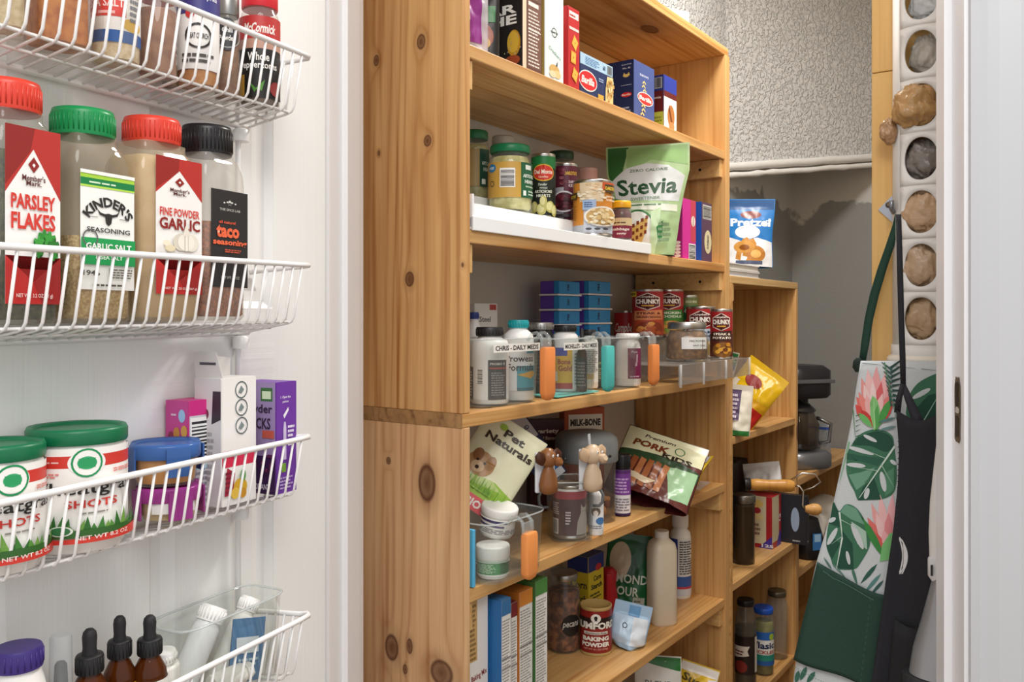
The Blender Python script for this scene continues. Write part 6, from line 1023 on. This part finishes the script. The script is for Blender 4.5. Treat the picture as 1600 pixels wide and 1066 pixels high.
# cloth sheets authored on their own plane, gently folded
UA1, UA2 = UR - .062, UR - .105
def fold(x, y, sd, amp): return amp * (sin(x * .055 + sd + y * .004) * .6 + .5 * noise.noise(Vector((x * .022, y * .007, sd)))) * min(1, max(.15, (y - 560) / 260))
class Cloth:
    def __init__(s, u, sd, amp): s.u, s.sd, s.amp = u, sd, amp
    def pt(s, x, y, o=0):
        w_, z_ = bup(x, y, s.u); return B(w_, s.u - o + fold(x, y, s.sd, s.amp), z_)
    def sheet(s, name, rows, m, parent, nx=16, th=.0016):
        q = MB(); vs = []; fs = []
        for (y, xa, xb) in rows:
            for i in range(nx + 1): vs.append(s.pt(xa + (xb - xa) * i / nx, y))
        for j in range(len(rows) - 1):
            for i in range(nx): a = j * (nx + 1) + i; fs.append((a, a + 1, a + nx + 2, a + nx + 1))
        inv = parent.matrix_basis.inverted(); q.add([inv @ v for v in vs], fs, m, True); o = q.obj(name, parent); md = o.modifiers.new('thickness', 'SOLIDIFY'); md.thickness = th; md.offset = 0; return o
    def pr(s, parent, off=.0016):
        inv = parent.matrix_basis.inverted(); P = PR(lambda x, z, o: inv @ s.pt(x, -z, o), 2, 1, 0, step=9, stepv=9, off=off, rough=.8); return P
def interp(pts, y):
    for (y0, x0), (y1, x1) in zip(pts, pts[1:]):
        if y0 <= y <= y1: return x0 + (x1 - x0) * (y - y0) / (y1 - y0)
    return pts[-1][1] if y > pts[-1][0] else pts[0][1]
def root(name, label, cat, x, y, u):
    w_, z_ = bup(x, y, u); t = T(name, label, cat, B(w_, u, z_), RX); bpy.context.view_layer.update(); return t
C1 = Cloth(UA1, .7, .006); ap = root('floral_apron', 'pale grey apron with green monstera leaves and pink protea flowers', 'apron', 1350, 1290, UA1)
LE = [(564, 1345), (610, 1337), (650, 1332), (690, 1324), (750, 1310), (810, 1297), (880, 1276), (950, 1261), (1045, 1243), (1290, 1215)]; RE = [(578, 1500), (640, 1505), (760, 1515), (900, 1520), (1290, 1530)]
ys = [564 + i * 18 for i in range(41)]
C1.sheet('cloth', [(y, interp(LE, y), interp(RE, y)) for y in ys], M('#cdd3d6', .85, bump=.15, bscale=400), ap, 22)
P = C1.pr(ap); X = lambda pts: [(x, -y) for x, y in pts]
def poly(pts, c): P.p(X(pts), c)
def smooth(pts, k=4):
    out = []; n = len(pts)
    for i in range(n):
        a, b, c, d = (Vector(pts[(i + j) % n]) for j in (-1, 0, 1, 2))
        for t in range(k): s_ = t / k; out.append(tuple(.5 * ((2 * b) + (c - a) * s_ + (2 * a - 5 * b + 4 * c - d) * s_ ** 2 + (3 * b - a - 3 * c + d) * s_ ** 3)))
    return out
def cel(x0, y0, sx, sy, pts, c): poly([(x0 + a / sx, y0 + b / sy) for a, b in pts], c)
def oval(x, y, rx, ry, rot, c, n=14):
    poly([(x + rx * cos(2 * pi * i / n) * cos(rot) - ry * sin(2 * pi * i / n) * sin(rot), y + rx * cos(2 * pi * i / n) * sin(rot) + ry * sin(2 * pi * i / n) * cos(rot)) for i in range(n)], c)
def strokes(a, b, w0, c):
    (x0, y0), (x1, y1) = a, b; L_ = math.hypot(x1 - x0, y1 - y0); nx, ny = -(y1 - y0) / L_ * w0 / 2, (x1 - x0) / L_ * w0 / 2; poly([(x0 + nx, y0 + ny), (x1 + nx * .3, y1 + ny * .3), (x1 - nx * .3, y1 - ny * .3), (x0 - nx, y0 - ny)], c)
def petal(x0, y0, x1, y1, wd, c):
    L_ = math.hypot(x1 - x0, y1 - y0); nx, ny = -(y1 - y0) / L_ * wd / 2, (x1 - x0) / L_ * wd / 2; poly([(x0, y0)] + [(x0 + (x1 - x0) * t + nx * k, y0 + (y1 - y0) * t + ny * k) for t, k in ((.25, .7), (.5, 1), (.75, .85))] + [(x1, y1)] + [(x0 + (x1 - x0) * t - nx * k, y0 + (y1 - y0) * t - ny * k) for t, k in ((.75, .85), (.5, 1), (.25, .7))], c)
DG, MG, LG, PG = '#23503f', '#3f7358', '#6fa088', '#9fc3b0'
# leaves at the right of the strap, palm fronds
poly(smooth([(1416, 645), (1424, 612), (1445, 592), (1475, 588), (1480, 655), (1440, 668), (1425, 660)]), MG); poly([(1430, 640), (1450, 618), (1480, 610), (1480, 650), (1445, 662)], DG); oval(1440, 615, 16, 4, -.5, '#cdd3d6'); strokes((1442, 660), (1470, 612), 2, PG)
for i in range(9): strokes((1392 + i * .6, 575 + i * 7), (1412 - i * .5, 560 + i * 10), 4.5, '#2a4a44'); strokes((1394, 578 + i * 7), (1378 + i * 1.6, 566 + i * 7), 3.5, '#3a5a52')
strokes((1383, 566), (1402, 655), 2, '#5a8a6a')
for i in range(5): strokes((1338, 650 + i * 8), (1345, 647 + i * 8), 1.6, '#3a6a44')
strokes((1334, 640), (1338, 690), 1.6, '#4a7a52'); strokes((1328, 690), (1314, 750), 3, '#7fb08a')
P.obj('frond_motif', ap); P = C1.pr(ap)
# first protea
for x1, y1, wd, c in ((1346, 590, 14, '#e59a96'), (1392, 598, 14, '#e7a4a2'), (1356, 576, 15, '#efc0bf'), (1384, 582, 15, '#eeb6b6'), (1370, 572, 16, '#e9a6a8'), (1338, 620, 14, '#e0756c'), (1396, 626, 14, '#de7a72'), (1350, 600, 12, '#f0cfce'), (1378, 596, 13, '#d9656a'), (1364, 592, 10, '#f2d4d4')): petal(1367, 664, x1, y1, wd, c)
for x1, y1, wd, c in ((1337, 632, 16, '#d6524a'), (1342, 612, 12, '#e88a80'), (1390, 618, 15, '#e2807c'), (1396, 634, 12, '#cf4a46'), (1354, 616, 13, '#eeb3b0'), (1380, 614, 12, '#f0c2c0'), (1346, 640, 12, '#c9403c')): petal(1366, 668, x1, y1, wd, c)
petal(1370, 670, 1394, 622, 12, '#4a9a4a'); petal(1364, 668, 1342, 645, 10, '#6fb86a'); poly([(1366, 672), (1361, 650), (1360, 630), (1364, 618), (1371, 624), (1376, 640), (1374, 660), (1372, 671)], '#86c67c'); poly([(1368, 672), (1366, 645), (1372, 632), (1375, 650), (1373, 670)], '#5aa458'); strokes((1368, 670), (1366, 625), 1.6, '#b6e0a6')
petal(1372, 660, 1402, 652, 5, '#5a7a7a'); petal(1374, 672, 1402, 666, 5, '#6a8a8a')
P.obj('flower_motif', ap); P = C1.pr(ap)
# first monstera leaf
L1 = [(1398, 697), (1394, 680), (1376, 671), (1356, 673), (1340, 682), (1331, 695), (1325, 706), (1323, 720), (1323, 738), (1328, 755), (1335, 768), (1341, 782), (1352, 776), (1366, 780), (1384, 778), (1398, 768), (1402, 740)]
poly(smooth(L1), MG); poly(smooth([(1333, 695), (1345, 682), (1372, 674), (1392, 682), (1396, 697), (1385, 706), (1360, 697)]), DG); poly([(1324, 708), (1345, 712), (1385, 716), (1372, 728), (1340, 720), (1323, 718)], '#2f5f4c'); poly([(1341, 782), (1348, 762), (1366, 745), (1378, 780)], DG); poly([(1326, 742), (1345, 738), (1368, 730), (1352, 756), (1338, 766)], LG); poly([(1376, 745), (1398, 730), (1398, 765), (1385, 775)], '#558a6c')
for x, y, rx, ry, ro in ((1345, 704, 22, 3.4, .28), (1360, 685, 12, 3, .45), (1338, 727, 15, 3.6, .1), (1381, 752, 4.5, 16, -.2), (1355, 771, 4, 9, .3), (1397, 722, 6, 3, .6)): oval(x, y, rx, ry, ro, '#cdd3d6')
strokes((1399, 697), (1343, 778), 3.4, '#cfe0d4'); strokes((1385, 716), (1350, 702), 1.5, PG); strokes((1372, 735), (1335, 730), 1.4, PG); strokes((1378, 725), (1398, 760), 1.6, PG)
P.obj('leaf_motif', ap); P = C1.pr(ap)
# second monstera leaf
L2 = [(1303, 784), (1311, 799), (1322, 788), (1338, 794), (1350, 810), (1358, 830), (1360, 852), (1346, 878), (1334, 890), (1306, 889), (1298, 872), (1292, 852), (1294, 826), (1299, 804)]
poly(smooth(L2), MG); poly([(1303, 784), (1312, 802), (1314, 825), (1296, 818)], DG); poly([(1313, 800), (1322, 788), (1338, 795), (1352, 820), (1330, 812)], LG); poly([(1316, 830), (1332, 850), (1334, 890), (1306, 889), (1312, 862)], DG); poly([(1292, 852), (1304, 842), (1313, 850), (1300, 874)], DG); poly([(1330, 815), (1354, 830), (1356, 858), (1340, 850)], '#a9c6b6')
for x, y, rx, ry, ro in ((1301, 838, 4, 15, .5), (1301, 812, 6, 3.5, -.5), (1325, 872, 3, 11, -.2), (1340, 838, 5, 22, -.45)): oval(x, y, rx, ry, ro, '#cdd3d6')
strokes((1312, 800), (1316, 840), 3, '#d6e4da'); strokes((1316, 840), (1307, 889), 2.6, '#d6e4da'); strokes((1314, 812), (1340, 826), 1.4, PG); strokes((1316, 838), (1300, 850), 1.3, PG)
P.obj('leaf_motif', ap); P = C1.pr(ap)
# second protea
for x1, y1, wd, c in ((1362, 785, 12, '#e9a6a4'), (1376, 772, 14, '#efbcbc'), (1396, 770, 14, '#eeb4b8'), (1356, 808, 13, '#e0726c'), (1370, 800, 13, '#f0c4c4'), (1390, 800, 14, '#e28e92'), (1362, 828, 13, '#da5f58'), (1382, 826, 12, '#eeb0b2')): petal(1390, 864, x1, y1, wd, c)
petal(1384, 872, 1349, 810, 12, '#3f8a44'); poly([(1376, 876), (1380, 850), (1392, 832), (1402, 830), (1398, 872)], '#7cc07a')
P.obj('flower_motif', ap); P = C1.pr(ap)
for a, b, w_, c in (((1345, 912), (1372, 880), 7, '#2f5f50'), ((1352, 925), (1378, 895), 6, '#5a8a86'), ((1340, 915), (1330, 885), 5, '#4a7a66'), ((1362, 928), (1382, 905), 5, '#3a5f5a'), ((1322, 905), (1300, 880), 3, '#6a8a80'), ((1288, 870), (1300, 890), 3, '#5a7a70')): petal(a[0], a[1], b[0], b[1], w_, c)
for a, b in (((1252, 1062), (1262, 1040)), ((1262, 1066), (1275, 1048)), ((1245, 1066), (1250, 1046))): petal(a[0], a[1], b[0], b[1], 8, '#3a6a5a')
for x in (1348, 1400, 1440, 1470): strokes((x, 567 + (x - 1345) * .1), (x + 30, 570 + (x - 1345) * .1), 1, '#5a6a66')
o = P.obj('sprig_motif', ap); o['kind'] = 'stuff'
# pocket, neck strap
C1p = Cloth(UA1 - .006, .7, .006); PE = [(877, 1278), (1030, 1241), (1300, 1200)]
q = MB(); rows = []
for j in range(24):
    t_ = j / 23; r_ = []
    for i in range(15):
        s_ = i / 14; yt = 877 + 54 * (1 - (1 - s_) ** 1.6); yb = 1030 + 52 * s_ ** .9; xt = 1278 + s_ * 120; xb = 1241 + s_ * 146; r_.append(C1p.pt(xt + (xb - xt) * t_, yt + (yb - yt) * t_))
    rows.append(r_)
inv = ap.matrix_basis.inverted(); q.add([inv @ v for r_ in rows for v in r_], [(j * 15 + i, j * 15 + i + 1, (j + 1) * 15 + i + 1, (j + 1) * 15 + i) for j in range(23) for i in range(14)], M('#27453a', .8, bump=.2, bscale=350), True)
pk = q.obj('pocket', ap); md = pk.modifiers.new('thickness', 'SOLIDIFY'); md.thickness = .0016
Pp = C1p.pr(ap, .0014)
def st2(a, b): 
    for i in range(14): t0, t1 = i / 14, (i + .55) / 14; Pp.p([(a[0] + (b[0] - a[0]) * t0, -(a[1] + (b[1] - a[1]) * t0)), (a[0] + (b[0] - a[0]) * t1, -(a[1] + (b[1] - a[1]) * t1)), (a[0] + (b[0] - a[0]) * t1, -(a[1] + (b[1] - a[1]) * t1) - 1.1), (a[0] + (b[0] - a[0]) * t0, -(a[1] + (b[1] - a[1]) * t0) - 1.1)], '#6f9a84')
st2((1283, 888), (1302, 903)); st2((1302, 903), (1335, 919)); st2((1335, 919), (1368, 935)); st2((1362, 932), (1346, 1066)); st2((1364, 932), (1348, 1066)); st2((1243, 1036), (1296, 1066))
o = Pp.obj('stitching', ap); o['kind'] = 'stuff'
q = MB(); SP = [((1347, 566), 10), ((1351, 540), 12), ((1357, 500), 13), ((1366, 460), 14), ((1378, 420), 14), ((1390, 385), 13), ((1400, 352), 11), ((1404, 330), 9)]
C1s = Cloth(UR - .030, 0, 0); vs = []
for (x, y), w_ in SP: vs += [C1s.pt(x - w_ / 2, y), C1s.pt(x + w_ / 2, y)]
q.add([inv @ v for v in vs], [(2 * i, 2 * i + 1, 2 * i + 3, 2 * i + 2) for i in range(len(SP) - 1)], M('#1f4034', .8), True); st_ = q.obj('neck_strap', ap); md = st_.modifiers.new('thickness', 'SOLIDIFY'); md.thickness = .003
q = MB(); q.loft([(.005, .005, -.010), (.009, .007, -.003), (.008, .007, .006), (.004, .004, .011)], M('#1c2a26', .8), 14); o = q.obj('strap_knot', ap); o.location = inv @ C1s.pt(1342, 571)

# black apron hanging in front
C2 = Cloth(UA2, 2.2, .010); bp_ = root('black_apron', 'black canvas apron with white curved print hanging over the floral one', 'apron', 1430, 1290, UA2); mb_ = M('#24242a', .8, bump=.2, bscale=320)
LE2 = [(640, 1400), (700, 1404), (760, 1402), (830, 1395), (900, 1385), (1000, 1371), (1290, 1335)]
def top2(x): return 640 + 17 * sin(pi * min(1, max(0, (x - 1400) / 75))) ** 1.0
q = MB(); rows = []
for j in range(40):
    t_ = j / 39; r_ = []
    for i in range(19):
        s_ = i / 18; yt = top2(1400 + 112 * s_); y = yt + (1290 - yt) * t_; xl = interp(LE2, y); r_.append(C2.pt(xl + (1512 - xl) * s_, y))
    rows.append(r_)
inv2 = bp_.matrix_basis.inverted(); q.add([inv2 @ v for r_ in rows for v in r_], [(j * 19 + i, j * 19 + i + 1, (j + 1) * 19 + i + 1, (j + 1) * 19 + i) for j in range(39) for i in range(18)], mb_, True); o = q.obj('cloth', bp_); md = o.modifiers.new('thickness', 'SOLIDIFY'); md.thickness = .002
def strap2(name, pts, m, th=.003, dy=0):
    q = MB(); vs = []
    for i, ((x, y), w_) in enumerate(pts):
        a = pts[max(0, i - 1)][0]; b = pts[min(len(pts) - 1, i + 1)][0]; L_ = math.hypot(b[0] - a[0], b[1] - a[1]); nx, ny = -(b[1] - a[1]) / L_ * w_ / 2, (b[0] - a[0]) / L_ * w_ / 2; vs += [C2.pt(x - nx, y - ny, dy), C2.pt(x + nx, y + ny, dy)]
    q.add([inv2 @ v for v in vs], [(2 * i, 2 * i + 1, 2 * i + 3, 2 * i + 2) for i in range(len(pts) - 1)], m, True); o = q.obj(name, bp_); md = o.modifiers.new('thickness', 'SOLIDIFY'); md.thickness = th
strap2('neck_strap', [((1404, 335), 8), ((1406, 420), 9), ((1408, 500), 9), ((1410, 560), 9), ((1411, 604), 8)], mb_)
strap2('bib_edge', [((1411, 600), 8), ((1405, 622), 9), ((1402, 645), 10)], mb_, dy=.001); strap2('bib_edge', [((1411, 602), 8), ((1420, 625), 12), ((1431, 652), 16), ((1436, 668), 20)], M('#2c2c34', .8), dy=.001)
P = C2.pr(bp_, .0022)
for k in range(3):
    pts = [(1405 + k * 3.4 + (1.6 + k * 1.2) * 0 + 9 * sin(pi * t) * (1 - k * .05) * (1 if k else .55), 842 + 54 * t) for t in [i / 12 for i in range(13)]]; poly([(x - 1.1, y + k * 2) for x, y in pts] + [(x + 1.1, y + k * 2) for x, y in reversed(pts)], '#d9d9da') if k < 2 else None
pts = [(1405 + 12 * sin(pi * t), 840 + 58 * t) for t in [i / 12 for i in range(13)]]; poly([(x - 1, y) for x, y in pts] + [(x + 1, y) for x, y in reversed(pts)], '#d9d9da')
P.obj('crescent_print', bp_); P = C2.pr(bp_, .0022)
pts = [(1399, 1090), (1400, 1062), (1404, 1043), (1409, 1037), (1415, 1045), (1419, 1066), (1420, 1090)]; poly(pts + [(x + (2 if x < 1410 else -2.5), y + 3.5) for x, y in reversed(pts)], '#d0d0d2')
P.obj('loop_print', bp_); P = C2.pr(bp_, .0022)
for i in range(16): strokes((1403 - i * .15, 690 + i * 9), (1406 - i * .15, 688 + i * 9), 1.6, '#3a3a42')
o = P.obj('edge_stitching', bp_); o['kind'] = 'stuff'
C2p = Cloth(UA2 - .010, 2.2, .010); q = MB(); rows = []
for j in range(14):
    r_ = []
    for i in range(12): s_ = i / 11; yt = 968 + 14 * sin(pi * min(1, s_ * 1.4)) ; y = yt + (1290 - yt) * j / 13; r_.append(C2p.pt(1397 + s_ * 90 - (y - 968) * .10, y))
    rows.append(r_)
q.add([inv2 @ v for r_ in rows for v in r_], [(j * 12 + i, j * 12 + i + 1, (j + 1) * 12 + i + 1, (j + 1) * 12 + i) for j in range(13) for i in range(11)], M('#1f1f22', .75), True); o = q.obj('pocket', bp_); md = o.modifiers.new('thickness', 'SOLIDIFY'); md.thickness = .003
# hand vacuum hanging by the jamb
uv = UA2 - .035; wv, dv = bu(1482, uv); sv = dv / F
hv = T('hand_vacuum', 'silver and white cordless hand vacuum hanging beside the jamb', 'vacuum', B(wv, uv - .02, zz(1110, dv)), RX); Y = lambda y: (1110 - y) * sv
q = MB(); q.loft([(60 * sv, .03, Y(1110)), (62 * sv, .032, Y(1052)), (58 * sv, .03, Y(1050))], M('#2a2b2f', .4), 28, 2.6); q.obj('dust_cup', hv)
q = MB(); q.loft([(52 * sv, .03, Y(1049)), (46 * sv, .028, Y(1010)), (33 * sv, .025, Y(960)), (20 * sv, .02, Y(905)), (14 * sv, .016, Y(890))], M('#a9abb0', .3, .55), 28, 2.4); q.obj('silver_shroud', hv)
q = MB(); q.loft([(18 * sv, .014, Y(905)), (25 * sv, .016, Y(895)), (25 * sv, .016, Y(870)), (24 * sv, .016, Y(868))], M('#e3e4e6', .35), 24, 3); q.loft([(23 * sv, .012, Y(869)), (24 * sv, .014, Y(830)), (22 * sv, .014, Y(780)), (16 * sv, .012, Y(720)), (13 * sv, .01, Y(690))], M('#ebebeb', .4), 24, 2.6); q.obj('handle', hv)
q = MB(); q.box(-18 * sv, -.018, Y(892), -15.5 * sv, -.012, Y(876), M('#26262a', .5)); q.obj('slot', hv)
